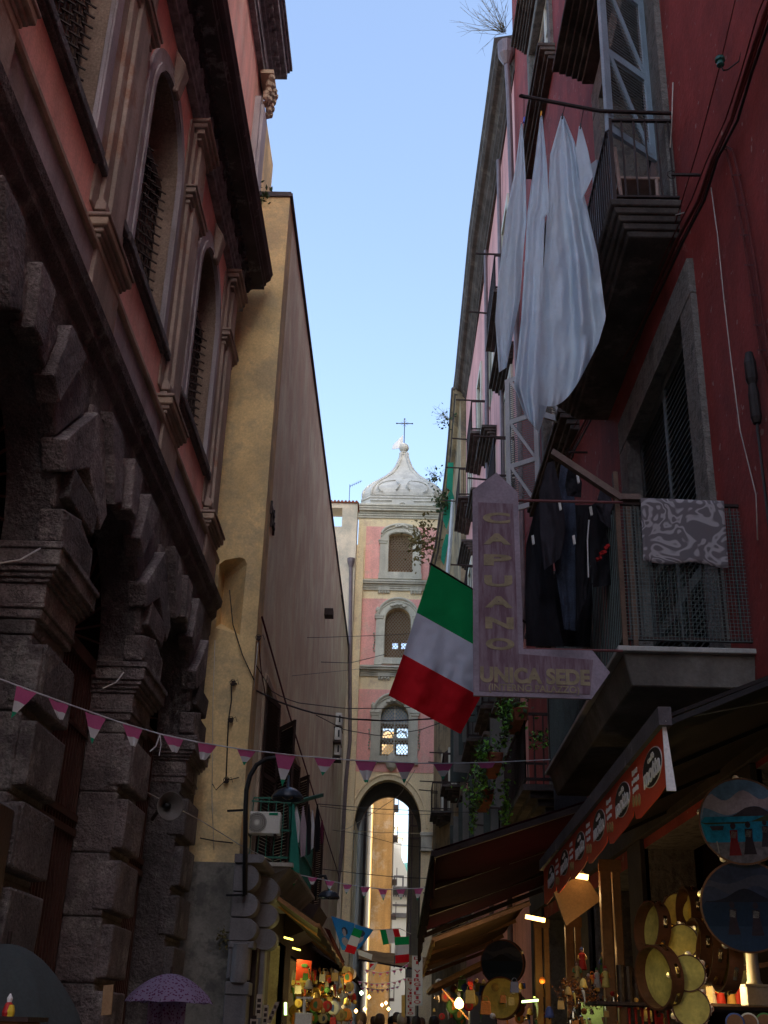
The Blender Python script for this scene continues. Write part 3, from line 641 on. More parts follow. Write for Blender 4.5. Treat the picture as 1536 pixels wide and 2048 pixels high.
for s_ in (-1,1):
    mb.box(cxd+s_*1.0-.5, cxd+s_*1.0+.5, 48.0, 48.1, 23.3, 23.34); mb.box(cxd+s_*1.0-.5, cxd+s_*1.0+.5, 48.0, 48.1, 23.62, 23.66)
    mb.tube([(cxd+s_*(.35+.8*math.sin(R(q))), 48.0+.0*q, 24.3+.35*math.cos(R(q))*1.0) for q in range(0,150,15)], .035, 5)
    mb.tube([(cxd+s_*.3,48.05,24.2),(cxd+s_*.15,48.1,24.5),(cxd+s_*.3,48.3,24.75)], .04, 5)
mb.tube([(cxd+.16*math.cos(R(q)),48.04,23.4+.16*math.sin(R(q))) for q in range(0,181,20)], .03, 5)
mb.lathe([(.001,0),(.12,.05),(.14,.14),(.001,.25)], (cxd,48.9,25.0), 8)
mb.build('ribs', domewhite, cap, smooth=True)
pb = at(808,896,y=cyd); mb = MB(); mb.lathe([(.2,-.45),(.15,-.36),(.22,-.32),(.12,-.26)] + [(max(.02,.24*math.cos(R(a))), .24*math.sin(R(a))) for a in range(-60,91,15)], pb, 16)
zc = at(808,838,y=cyd).z; mb.build('finial_ball', domewhite, tw, smooth=False)
mb = MB(); mb.tube([pb+Vector((0,0,.2)), (pb.x,cyd,zc)], .022, 6); zz = at(808,847,y=cyd).z; mb.tube([(pb.x-.38,cyd,zz),(pb.x+.38,cyd,zz)], .022, 6)
for a in range(8): mb.tube([(pb.x,cyd,zz),(pb.x+.2*math.cos(R(a*45+22)),cyd,zz+.2*math.sin(R(a*45+22)))], .007, 4)
for dx, dz in ((-.38,0),(.38,0),(0,zc-zz)): mb.lathe([(.001,-.05),(.05,0),(.001,.05)], (pb.x+dx,cyd,zz+dz), 8)
mb.build('cross', black, tw)
v0 = at(806,872,y=cyd); mb = MB(); mb.add([at(806,870,y=cyd),at(806,893,y=cyd),at(796,897,y=cyd-.1),at(784,899,y=cyd),at(786,890,y=cyd),at(796,880,y=cyd-.05)], [(0,1,2,5),(2,3,4,5)])
mb.build('wind_vane', white, tw, solid=.015)
# small tv aerial on tower shoulder
ap = at(698,1008,y=48.6); mb = MB(); mb.tube([ap, ap+Vector((0,0,1.0))], .015, 5); mb.tube([ap+Vector((0,0,.9)), ap+Vector((.55,.1,1.25))], .012, 5)
for k in range(6): q = ap+Vector((.09*k+.02,.02*k,.92+.06*k)); mb.tube([q-Vector((0,.15,0)), q+Vector((0,.15,.0))], .008, 4)
tag(mb.build('tv_aerial', black), 'small tv aerial on the roof to the left of the onion cap', 'aerial')
# ================================================================ beyond the arch
fb = thing('grey_side_building', 'pale grey building on the left just beyond the street arch', 'building', (-2.5, 60, 0))
mb = MB(); mb.box(-9, -1.92, 52.6, 75.2, 0, 17); mb.build('wall', mat('pale grey far plaster', (.5,.49,.44), .85, .1, .5), fb)
mb = MB(); mb.tube([(-1.85,60,0),(-1.85,60,17)], .07, 6); mb.build('drainpipe', pipe_m, fb)
fb = thing('sunlit_building', 'cream building catching a strip of low sun beyond the arch', 'building', (-2.5, 75, 0))
mb = MB(); mb.box(-9, -1.93, 75.3, 79.9, 0, 19); mb.build('wall', mat('sunny ochre wall', (.42,.28,.11), .9, .2, .5), fb)
fb = thing('stained_ochre_building', 'stained ochre building with red brown balconies seen through the arch', 'building', (-2.5, 85, 0))
q = at(786,1640,y=80); mb = MB(); mb.box(-9, q.x, 80, 97, 0, 20.5); mb.build('wall', mat('stained ochre render', (.52,.36,.17), .9, .3, .5, .4, 5, .5, col2=(.62,.54,.42), c2s=.9, c2a=.4), fb)
for k in range(6):
    mb = MB(); z = 3.2 + k*2.6; mb.box(q.x, q.x+.35, 82+k%2*3, 84.5+k%2*3, z, z+.16); mb.box(q.x+.30, q.x+.35, 82+k%2*3, 84.5+k%2*3, z+.16, z+.95)
    mb.build('balcony', pipe_m, fb)
fb = thing('white_church', 'distant white church with grey bands and green dome closing the street', 'church', (0, 101, 0))
Y = 100
def fx(px, py): p = at(px, py, y=Y); return p.x, p.z
zt = fx(790,1790)[1]; mb = MB(); mb.box(-3, 3, Y, Y+6, 0, zt); mb.build('facade', mat('white church render', (.80,.79,.72), .8, .05, .5), fb)
mb = MB()
for i, o in enumerate((.1,.2,.4,.55)): mb.box(-3, 3, Y-o, Y+.3, zt+i*.16, zt+(i+1)*.16)
for k in range(30): mb.box(-3+k*.2, -2.9+k*.2, Y-.35, Y, zt-.12, zt)
z2 = fx(790,1835)[1]; mb.box(-3,3,Y-.15,Y,z2,z2+.35); z3 = fx(790,1812)[1]; mb.box(-3,3,Y-.06,Y,z3,z3+.15); mb.build('cornice', portal_st, fb)
a, b = fx(783,1785), fx(816,1735); mb = MB(); mb.prism([(a[0]-.4,zt+.64),(b[0]+.5,zt+.64),(b[0]+.3,a[1]+.8),(a[0]+1.0,b[1]+.3),(a[0]+.45,b[1]+1.5),(a[0]-.4,b[1]+1.7)], XZ, Y+.3, Y+.8); mb.build('gable', MATS['white church render'], fb)
mb = MB(); mb.box(a[0]+.15,a[0]+1.0,Y+.2,Y+.32,a[1]+.3,a[1]+1.4); mb.build('gable_panel', portal_st, fb)
mb = MB(); mb.box(a[0]+.3,a[0]+.86,Y+.15,Y+.24,a[1]+.42,a[1]+1.25); mb.build('gable_panel', MATS['white church render'], fb)
c1 = fx(806,1752); mb = MB(); mb.lathe([(1.5,0),(1.45,.5),(1.2,1.1),(.8,1.6),(.3,1.9),(.05,2.0)], (c1[0]+.25,Y+2.6,c1[1]-.6), 20); mb.build('dome', mat('green majolica dome', (.16,.42,.34), .4, .2, 3), fb)
c2 = fx(792,1735); c3 = fx(804,1668); mb = MB(); mb.box(c2[0]-.8, c3[0], Y+2, Y+4, c2[1]-1, c3[1]); mb.box(c2[0]-.8, c3[0]+.15, Y+1.9, Y+4, c3[1], c3[1]+.2); 
c4 = fx(800,1640); mb.box(c2[0]-.8,c4[0]-.4,Y+2.2,Y+4,c3[1]+.2,c4[1]-.2); mb.prism([(c2[0]-.8,c4[1]-.2),(c4[0],c4[1]-.3),(c4[0],c4[1]-.1),(c2[0]-.2,c4[1]+1.0),(c2[0]-.8,c4[1]+1.0)], XZ, Y+2, Y+4)
mb.build('bell_turret', MATS['white church render'], fb)
fb = thing('shaded_side_building', 'shaded beige building on the right beyond the arch with wall pipes', 'building', (1.5, 60, 0))
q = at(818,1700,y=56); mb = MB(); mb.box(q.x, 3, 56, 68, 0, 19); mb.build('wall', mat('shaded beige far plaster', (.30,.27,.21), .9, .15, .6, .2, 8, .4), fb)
mb = MB()
for k in (0,.12,.6): mb.tube([(q.x+.02+k,55.92,0),(q.x+.02+k,55.92,19)], .03, 5)
for k in range(30): mb.bar((q.x+.02,55.92,2+k*.5),(q.x+.14,55.92,2+k*.5), .012)
for py in (1652,1677): z = at(830,py,y=55.9).z; mb.bar((q.x,55.85,z),(q.x+.7,55.85,z),.04)
mb.build('wall_pipe', pipe_m, fb)
# ================================================================ right near red building
rb = thing('red_house', 'tall deep red house nearest on the right with tall louvred balcony door', 'house', (2.9, 14, 0))
def WYZ(o=0): return lambda u, v, d: (wx(u, d + o), u, v)      # on the slanted wall, d = distance out
D1 = (9.95, 12.65, 4.5, 8.3)      # first floor door
D2 = (10.35, 12.95, 9.62, 14.1)   # second floor door
WA = (17.15, 19.75, 19.1, 21.9)
WB = (16.4, 19.3, 10.6, 13.5)
WC = (10.4, 12.6, 17.6, 20.5); WD = (17.2, 19.6, 4.9, 7.4)
def rect(r): a, b, c, d = r; return [(a,c),(a,d),(b,d),(b,c)]
SHOP = [(4.9, 9.2, .02, 3.55), (9.75, 13.3, .02, 3.5), (14.0, 16.8, .02, 3.4), (17.6, 21.4, .02, 3.4)]
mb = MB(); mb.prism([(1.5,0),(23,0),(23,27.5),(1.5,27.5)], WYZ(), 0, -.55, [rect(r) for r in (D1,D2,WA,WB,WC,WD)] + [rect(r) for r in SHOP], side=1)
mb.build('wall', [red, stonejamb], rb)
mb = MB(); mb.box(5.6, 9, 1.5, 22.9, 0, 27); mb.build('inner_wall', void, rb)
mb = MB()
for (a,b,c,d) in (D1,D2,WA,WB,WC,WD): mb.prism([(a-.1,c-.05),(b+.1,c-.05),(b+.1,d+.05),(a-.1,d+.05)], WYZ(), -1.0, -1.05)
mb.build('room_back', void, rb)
def jambs(r, w_, o, m=stonejamb, parent=rb, top=True, nm='door_surround'):
    a,b,c,d = r; mb = MB()
    mb.prism([(a-w_,c),(a,c),(a,d),(a-w_,d)], WYZ(), o, -.02); mb.prism([(b,c),(b+w_,c),(b+w_,d),(b,d)], WYZ(), o, -.02)
    if top: mb.prism([(a-w_,d),(b+w_,d),(b+w_,d+w_),(a-w_,d+w_)], WYZ(), o+.003, -.02)
    return mb.build(nm, m, parent, bevel=.012)
def hood(y0, y1, z, parent=rb, prot=.5, h=.4, nm='hood', m=stonedark):
    mb = MB(); n = 6
    for i in range(n):
        o = prot*(.25 + .75*((i+1)/n)**1.3); e = o*.35
        mb.prism([(y0-e,z+h*i/n+(.002 if i else 0)),(y1+e,z+h*i/n+(.002 if i else 0)),(y1+e,z+h*(i+1)/n),(y0-e,z+h*(i+1)/n)], WYZ(), o, -.02)
    return mb.build(nm, m, parent, bevel=.01)
def louvre(r, w0, w1, off, m, parent, nm='shutter', slat=.05):
    # closed louvred leaf standing in the wall plane between y=w0..w1
    a,b,c,d = r; mb = MB(); t = .05
    for (p,q) in ((w0,w0+.09),(w1-.09,w1)): mb.prism([(p,c),(q,c),(q,d),(p,d)], WYZ(), off+.02, off-.03)
    for zz in (c, (c+d)/2-.06, d-.12, c+(d-c)*.3): mb.prism([(w0+.09,zz),(w1-.09,zz),(w1-.09,zz+.12),(w0+.09,zz+.12)], WYZ(), off+.018, off-.028)
    z = c + .14
    while z < d-.14:
        P = lambda y, z_, o: (wx(y, o), y, z_)
        mb.hexa([P(w0+.09,z,off+.015),P(w1-.09,z,off+.015),P(w1-.09,z+.03,off-.02),P(w0+.09,z+.03,off-.02)], [P(w0+.09,z+.01,off+.015),P(w1-.09,z+.01,off+.015),P(w1-.09,z+.04,off-.02),P(w0+.09,z+.04,off-.02)])
        z += slat
    return mb.build(nm, m, parent)
# --- lower door
jambs(D1, .42, .06)
mid = (D1[0]+D1[1])/2
greyl = mat('grey green louvre', (.085,.095,.092), .6, .3, 3, .2, 30, .3)
d1 = louvre(D1, D1[0], mid, -.08, greyl, rb, slat=.075); louvre(D1, mid+.02, D1[1], -.12, greyl, rb, slat=.075)
louvre((13.3,15.2,4.45,7.0), 13.4, 14.2, .03, wood_dk, rb)
# --- upper door, surround, hood, leaf frames
jambs(D2, .5, .07); hood(D2[0]-1.0, D2[1]+.45, D2[3]+.75, prot=.62, h=.45)
mb = MB(); mb.prism([(D2[0],D2[2]),(D2[0]+.9,D2[2]),(D2[0]+.9,D2[2]+2.2),(D2[0],D2[2]+2.2)], WYZ(), -.45, -.5); mb.prism([(D2[1]-1.2,D2[2]),(D2[1],D2[2]),(D2[1],D2[2]+2.6),(D2[1]-1.2,D2[2]+2.6)], WYZ(), -.40,-.45)
mb.build('inner_door', mat('grey inner panel', (.16,.15,.15), .7), rb)
lt_blue = mat('light blue shutter paint', (.33,.42,.50), .55, .15, 3, .15, 30, .3)
slat_grey = mat('grey green slats', (.13,.14,.13), .7, .2, 3, .1)
def leaf_shutter(hy, hz, H, Wd, ang, parent, nm='open_shutter', frame=lt_blue, xo=.08):
    # leaf hinged at wall point y=hy, swung out by ang from the wall; frame + lattice rails, slats inside
    o = Vector((wx(hy, xo), hy, hz)); dv = Vector((-math.sin(ang), math.cos(ang), 0)); nv = Vector((dv.y, -dv.x, 0))*.022
    mb = MB(); t = .05
    for q in (t, Wd-t): mb.obox(o+dv*q+Vector((0,0,H/2)), dv*t, nv, (0,0,H/2))
    for zz in (t, H*.33, H*.66, H-t): mb.obox(o+dv*Wd/2+Vector((0,0,zz)), dv*(Wd/2-2*t), nv*.98, (0,0,t))
    for q in range(3):     # diagonal braces
        z0, z1 = t+q*H*.33, t+(q+1)*H*.33
        a = o+dv*(2*t)+Vector((0,0,z0)); b = o+dv*(Wd-2*t)+Vector((0,0,z1-t)); d = (b-a); L = d.length; d.normalize(); n2 = nv.normalized(); u = d.cross(n2)
        mb.obox((a+b)/2, d*L/2, n2*.026, u*.028)
    fr = mb.build(nm, frame, parent)
    mb = MB(); z = .06
    while z < H-.06:
        mb.obox(o+dv*Wd/2+Vector((0,0,z)), dv*(Wd/2-.09), nv.normalized()*.010+Vector((0,0,.012)), Vector((0,0,.005))); z += .045
    mb.build('slats', slat_grey, fr); return fr
leaf_shutter(D2[0]-.08, D2[2]+.95, 3.6, .80, R(128), rb); leaf_shutter(D2[1]+.1, D2[2]+.2, 3.2, .7, R(35), rb, xo=.12)
# --- upper floor window A with deep sill and hood
for r, nm, sh in ((WA,'window',0),(WB,'window',1),(WC,'window',0),(WD,'window',1)):
    a,b,c,d = r; fr = jambs(r, .28, .07, m=stonejamb, nm=nm)
    mb = MB(); m_ = (a+b)/2
    for (p,q) in ((a,a+.09),(b-.09,b),(m_-.06,m_+.06)): mb.prism([(p,c),(q,c),(q,d),(p,d)], WYZ(), -.10,-.18)
    for (p,q) in ((c,c+.09),(d-.09,d),(c+(d-c)*.68,c+(d-c)*.68+.07)): mb.prism([(a+.09,p),(b-.09,p),(b-.09,q),(a+.09,q)], WYZ(), -.105,-.175)
    mb.build('casement', creamwood, fr)
    mb = MB(); mb.prism([(a,c),(b,c),(b,d),(a,d)], WYZ(), -.14,-.145); mb.build('pane', glass_bright if r in (WA,) else glass, fr)
    mb = MB()
    for i, o in enumerate((.14,.20,.30,.34)): mb.prism([(a-.35-o*.3,c-.36+i*.09),(b+.45+o*.3,c-.36+i*.09),(b+.45+o*.3,c-.275+i*.09),(a-.35-o*.3,c-.275+i*.09)], WYZ(), o,-.02)
    mb.build('sill', stonedark, fr, bevel=.01)
    hood(a-.3, b+.3, d+.35, prot=.42, h=.4, parent=fr)
mb = MB(); P = lambda y,z,o: (wx(y,o),y,z)
leaf_shutter(WB[0]-.05, WB[2]-.1, 2.9, .75, R(120), rb, xo=.14, frame=greywood); leaf_shutter(WB[1]+.1, WB[2]-.1, 2.9, .75, R(50), rb, xo=.14, frame=greywood)
# ground floor pieces: dark stone band and shop piers
mb = MB()
for (a,b) in ((3.9,4.9),(9.2,9.75),(13.3,14.0),(16.8,17.6),(21.4,22.9)): mb.prism([(a,0),(b,0),(b,3.6),(a,3.6)], WYZ(), .05,-.05)
mb.prism([(3.9,3.6),(22.9,3.6),(22.9,4.05),(3.9,4.05)], WYZ(), .07, -.02); mb.build('ground_floor_stone', mat('shade darkened stone', (.035,.03,.028), .9, .4, 2, .5, 16), rb, bevel=.01)  # stone colour darkened to stand in for shade under the slab
mb = MB(); mb.box(5.4,5.5,3.2,22.8,0,4.2); mb.box(2.9,5.5,3.9,22.8,3.62,3.7)
for y in (4.2, 9.45, 13.6, 17.2, 22.6): mb.box(3.1, 5.4, y-.05, y+.05, 0, 3.6)
mb.build('shop_interior', wood_dk, rb)
# --- balconies of the near house
def balcony(name, label, xo, y0, y1, zt, th, rail_h, nbar, m_slab, group=None, mould=0, lip=None, parent=None, grp=None):
    if parent is None: b = thing(name, label, 'balcony', (xo+.4, (y0+y1)/2, zt-th), group)
    else: b = parent
    mb = MB(); xw = 2.86
    if mould:
        for i in range(5):
            k = i/4; mb.hexa([(xo+.20*(1-k),y0+.18*(1-k),zt-th+th*i/5+.002),(xw,y0+.18*(1-k),zt-th+th*i/5+.002),(xw,y1-.18*(1-k),zt-th+th*i/5+.002),(xo+.20*(1-k),y1-.18*(1-k),zt-th+th*i/5+.002)],
                             [(xo+.20*(1-k)-.02,y0+.18*(1-k)-.02,zt-th+th*(i+1)/5),(xw,y0+.18*(1-k)-.02,zt-th+th*(i+1)/5),(xw,y1-.18*(1-k)+.02,zt-th+th*(i+1)/5),(xo+.20*(1-k)-.02,y1-.18*(1-k)+.02,zt-th+th*(i+1)/5)])
    else:
        mb.hexa([(xo+.10,y0+.10,zt-th),(xw,y0+.10,zt-th),(xw,y1-.1,zt-th),(xo+.10,y1-.1,zt-th)], [(xo+.03,y0+.03,zt-.045),(xw,y0+.03,zt-.045),(xw,y1-.03,zt-.045),(xo+.03,y1-.03,zt-.045)])
    mb.build('slab', m_slab, b, bevel=.01)
    if lip is not None:
        mb = MB(); mb.box(xo-.02, xw, y0-.02, y1+.02, zt-.044, zt); mb.build('floor_slab', lip, b, bevel=.006)
    mb = MB(); zz = zt+rail_h; e = .05
    pts = [(xw,y0+e),(xo+e,y0+e),(xo+e,y1-e),(xw,y1-e)]
    for (a,bb) in zip(pts, pts[1:]):
        for h_ in (zz, zt+.08): mb.bar((a[0],a[1],h_),(bb[0],bb[1],h_), .018, .012)
        L = math.dist(a,bb); n = max(2, int(L/(.115 if nbar==0 else nbar)))
        for i in range(1, n): p = (lerp(a[0],bb[0],i/n), lerp(a[1],bb[1],i/n)); mb.bar((p[0],p[1],zt+.08),(p[0],p[1],zz), .009)
    for p in pts[1:3]: mb.bar((p[0],p[1],zt),(p[0],p[1],zz+.02), .02)
    mb.build('railing', iron, b); return b
b1 = balcony('balcony', 'concrete balcony with marble lip carrying the patterned rug and dark laundry', 1.72, 8.92, 13.9, 4.45, .30, 1.28, .13, concrete, lip=marble)
b2 = balcony('balcony', 'upper sooty stone balcony with moulded underside, white sheets hanging from it', 2.05, 9.74, 14.1, 9.6, .34, 1.12, .12, stonedark, mould=1)
# mesh net on lower railing
mb = MB(); z = 4.55
for k in range(34): mb.bar((1.79+k*.03,8.95,4.52),(1.79+k*.03,8.95,5.7), .0018)
for k in range(38): mb.bar((1.79,8.95,4.52+k*.031),(2.8,8.95,4.52+k*.031), .0018)
for k in range(60): mb.bar((1.75,8.97+k*.08,4.52),(1.75,8.97+k*.08,5.7), .003)
o = mb.build('netting', mat('grey green net', (.12,.16,.15), .7), b1)
mb = MB(); mb.bar((1.77,8.97,4.45),(1.77,8.97,6.02),.035,.02); mb.bar((1.86,8.97,4.45),(1.86,8.97,5.7),.02); mb.build('corner_post', mat('brown rusty post', (.12,.075,.05), .7,.3,6), b1)
# chair on upper balcony
cp = Vector((2.22, 9.95, 9.62)); chh = thing('wooden_chair', 'old wooden chair with curved back standing on the upper stone balcony', 'chair', cp)
chm = mat('worn chair wood', (.36,.25,.21), .6, .3, 6, .2, 30)
for dx, dy in ((0,0),(.38,0),(0,.38),(.38,.38)):
    mb = MB(); top = .86 if dx == 0 else .44; mb.tube([cp+Vector((dx,dy,0)), cp+Vector((dx-(.05 if dx==0 else 0),dy,top))], .022, 6); mb.build('leg', chm, chh)
mb = MB(); mb.box(cp.x-.02,cp.x+.42,cp.y-.02,cp.y+.42,cp.z+.42,cp.z+.46); mb.build('seat', chm, chh, bevel=.01)
mb = MB(); mb.box(cp.x-.07,cp.x-.03,cp.y,cp.y+.38,cp.z+.66,cp.z+.86); mb.box(cp.x-.05,cp.x-.02,cp.y,cp.y+.38,cp.z+.52,cp.z+.57); mb.build('backrest', chm, chh, bevel=.01)
# laundry pole of upper balcony
pA, pB = at(1043,192,y=9.76), at(1345,227,y=9.76)
mb = MB(); mb.tube([pA, at(1200,222,y=9.76), pB], .022, 8); mb.lathe([(.001,-.03),(.032,0),(.001,.03)], pA, 8)
tag(mb.build('laundry_pole', iron), 'dark iron pole reaching from the upper balcony rail into the street above the sheets', 'laundry pole')
tops = [((1048,240),(1048,196)),((1082,228),(1082,201)),((1125,232),(1130,208)),((1161,252),(1168,214))]
for i, (a, b) in enumerate(tops):
    mb = MB(); mb.tube([at(*a,y=9.82), at(*b,y=9.77)], .004, 4)
    lab = ['cord holding the leftmost white sheet with a blue peg','short cord with orange peg holding the second white sheet from the left','cord from the pole to the widest white sheet','cord holding the small white cloth nearest the railing'][i]
    pg = mb.build('cord', cable_blk); tag(pg, lab, 'cord')
    mb = MB(); p = at(*a,y=9.82); mb.obox(p,(.008,0,0),(0,.012,0),(.004,0,.035)); mb.build('peg', [mat('blue peg',(.05,.1,.6),.4), mat('orange peg',(.8,.35,.02),.4), black, black][i], pg)
# white sheets
sh1 = cloth_mb([(1042,245),(1030,340),(1012,430),(996,560),(990,640),(998,745)], [(1045,248),(1051,340),(1053,440),(1047,500),(1040,600),(1013,735)], 9.95, 2.4, .07, 18, 40, seed=1)
tag(sh1.build('sheet', sheetw, smooth=True), 'narrow white sheet hanging leftmost from the pole, pointed at the top', 'sheet', )
sh2 = cloth_mb([(1081,228),(1068,330),(1054,430),(1050,520),(1042,640),(1028,770),(1050,832)], [(1085,232),(1094,330),(1098,424),(1090,430),(1086,540),(1082,700),(1076,862)], 9.82, 2.6, .07, 20, 46, seed=2)
tag(sh2.build('sheet', sheetw, smooth=True), 'long white sheet second from left with a folded corner, longest of the washing', 'sheet')
sh3 = cloth_mb([(1122,232),(1100,310),(1096,400),(1088,520),(1078,640),(1066,780),(1062,800)], [(1128,232),(1150,285),(1166,380),(1196,510),(1212,635),(1196,690),(1192,694)], 10.05, 4.4, .12, 40, 50, drop=55, seed=3)
tag(sh3.build('sheet', sheetw, smooth=True), 'widest white sheet flaring out towards the balcony with a curved hem', 'sheet')
sh4 = cloth_mb([(1158,252),(1151,300),(1158,345),(1163,395)], [(1163,254),(1176,300),(1186,352),(1167,394)], 9.9, 1.5, .03, 10, 20, seed=4)
tag(sh4.build('sheet', sheetw, smooth=True), 'smallest white cloth hanging beside the balcony railing', 'sheet')
# back sheet lower (bluish corner seen under the others)
sh5 = cloth_mb([(1060,780),(1066,830),(1072,862)], [(1115,700),(1110,760),(1078,866)], 10.4, 1.5, .03, 10, 14, seed=5)
tag(sh5.build('sheet', sheetw, smooth=True), 'shaded white cloth corner peeping out lowest behind the other sheets', 'sheet')
# patterned rug on lower balcony railing
rug_m = bpy.data.materials.new('arabesque rug'); rug_m.use_nodes = True; nt = rug_m.node_tree; N = nt.nodes; p = N['Principled BSDF']; p.inputs['Roughness'].default_value = .95
g_ = N.new('ShaderNodeNewGeometry'); mp = N.new('ShaderNodeMapping'); lk(nt, g_.outputs['Position'], mp.inputs[0]); mp.inputs['Scale'].default_value = (1,.4,1)
n1_ = N.new('ShaderNodeTexNoise'); n1_.inputs['Scale'].default_value = 3.4; n1_.inputs['Detail'].default_value = 1; n1_.inputs['Distortion'].default_value = 2.2; lk(nt, mp.outputs[0], n1_.inputs[0])
m1 = N.new('ShaderNodeMath'); m1.operation = 'MULTIPLY'; m1.inputs[1].default_value = 34; lk(nt, n1_.outputs[0], m1.inputs[0]); m2 = N.new('ShaderNodeMath'); m2.operation = 'SINE'; lk(nt, m1.outputs[0], m2.inputs[0])
mr = N.new('ShaderNodeMapRange'); mr.inputs[1].default_value = -.1; mr.inputs[2].default_value = .75; lk(nt, m2.outputs[0], mr.inputs[0])
mx = N.new('ShaderNodeMix'); mx.data_type = 'RGBA'; mx.inputs[6].default_value = (.14,.125,.135,1); mx.inputs[7].default_value = (.34,.32,.33,1); lk(nt, mr.outputs[0], mx.inputs[0]); lk(nt, mx.outputs[2], p.inputs['Base Color'])
rg = MB(); a, b, c, d = at(1281,998,y=8.9), at(1447,1004,y=8.9), at(1457,1136,y=8.9), at(1286,1122,y=8.9); nx = 24; nz = 16
vs = []; fs = []
for j in range(nz+1):
    for i in range(nx+1):
        u, v = i/nx, j/nz; P_ = a.lerp(b,u).lerp(d.lerp(c,u), v); P_.y += .015*math.sin(u*9)*v - .01; P_.z -= .02*math.sin(u*3.14)*v*math.sin(u*7)
        vs.append(P_)
for j in range(nz):
    for i in range(nx): fs.append((j*(nx+1)+i, j*(nx+1)+i+1, (j+1)*(nx+1)+i+1, (j+1)*(nx+1)+i))
n0_ = len(vs); rg.add(vs, fs); rg.add([a+Vector((0,-.01,0)), b+Vector((0,-.01,0)), b+Vector((0,.10,.012)), a+Vector((0,.10,.012)), a+Vector((.02,.14,-.5)), b+Vector((-.02,.14,-.5))], [(0,1,2,3),(3,2,5,4)])
tag(rg.build('rug', rug_m, smooth=True, solid=.012), 'grey rug with curling leaf pattern draped over the lower balcony rail', 'rug')
# wooden pole and washing line at the sign
mb = MB(); mb.obox((at(1103,905,y=8.95)+at(1243,998,y=8.95))/2, (at(1243,998,y=8.95)-at(1103,905,y=8.95))/2, (0,.035,0), (.012,0,.025)); mb.obox(at(1258,996,y=8.95),(.09,0,0),(0,.035,0),(0,0,.025))
tag(mb.build('laundry_pole', mat('weathered timber pole', (.17,.12,.10), .8, .3, 6)), 'slanting weathered timber pole holding the dark laundry over the street', 'laundry pole')
D = [('dark blue jeans with legs hanging straight down', 'jeans', jdenim, [(1122,925),(1112,1000),(1105,1100),(1120,1200),(1128,1258)], [(1140,940),(1150,1000),(1155,1100),(1155,1200),(1152,1262)], 9.6, 2.5, .04),
     ('charcoal sweatshirt pegged by its hem in front of the jeans', 'sweatshirt', jgrey, [(1095,925),(1078,985),(1080,1060),(1088,1140)], [(1108,922),(1122,990),(1132,1050),(1122,1115)], 9.4, 2, .05),
     ('black garment hanging just right of the arrow sign', 'garment', jblack, [(1072,1010),(1052,1090),(1050,1200),(1052,1292)], [(1088,1000),(1104,1090),(1110,1200),(1128,1294)], 9.8, 2, .06),
     ('black trousers with a pale side stripe', 'trousers', jblack, [(1158,1030),(1150,1100),(1152,1200),(1150,1262)], [(1182,1020),(1180,1100),(1178,1190),(1168,1200)], 9.5, 2, .04),
     ('black top printed with a small red motif', 'top', jblack, [(1183,1010),(1178,1060),(1180,1120),(1186,1175)], [(1222,990),(1230,1060),(1232,1130),(1222,1170)], 9.35, 2, .04),
     ('small dark hooded top on the washing line beside the timber pole', 'hooded top', jgrey, [(1200,980),(1192,1010),(1200,1040)], [(1215,978),(1228,1010),(1226,1062)], 9.2, 2, .03),
     ('black long garment hanging behind, reaching the balcony floor', 'garment', jblack, [(1130,1010),(1118,1100),(1100,1200),(1096,1292)], [(1200,1010),(1200,1100),(1185,1200),(1180,1294)], 10.3, 3, .06),
     ('black cloth bag pegged high beside a pale green peg', 'cloth bag', jblack, [(1136,935),(1130,970),(1134,992)], [(1152,935),(1164,965),(1162,995)], 9.2, 1.5, .03)]
for i, (lab, cat, m_, l, r_, y, fo, am) in enumerate(D):
    o = cloth_mb(l, r_, y, fo, am, 16, 26, seed=20+i).build(cat.replace(' ', '_'), m_, smooth=True); tag(o, lab, cat)
    if 'stripe' in lab: mb = MB(); mb.tube([at(1178,1040,y=9.4),at(1175,1080,y=9.4),at(1177,1155,y=9.4)], .006, 4); mb.build('stripe', white, o)
    if 'red motif' in lab:
        mb = MB()
        for k in range(7): q = at(1196+k*3.2, 1118-k*4+3*math.sin(k*2), y=9.26); mb.obox(q,(.014,0,.006),(0,.02,0),(-.005,0,.012))
        mb.build('print', mat('red print', (.5,.01,.01), .7), o)
for k,(px,py) in enumerate(((1156,958),(1120,1012),(1066,1080),(1182,1022),(1148,1080))):
    mb = MB(); q = at(px,py,y=9.15); mb.obox(q,(.010,0,.004),(0,.01,0),(-.004,0,.04)); tag(mb.build('clothes_peg', plastic), 'pale clothes peg among the dark laundry', 'clothes peg', 'pale clothes pegs on the dark laundry')
mb = MB(); mb.tube([at(1036,1001,y=8.72), at(1245,1005,y=8.9)], .011, 6)
SG = thing('arrow_sign', 'faded maroon L shaped shop sign reading CAPUANO UNICA SEDE with pointed top and right arrow', 'shop sign', at(995,1390,y=8.7))
mb.build('support_rod', mat('dull red rod', (.16,.06,.06), .6), SG); mb = MB(); mb.tube([at(1046,1298,y=8.72), at(1245,1302,y=8.9)], .011, 6); mb.build('support_rod', MATS['dull red rod'], SG)
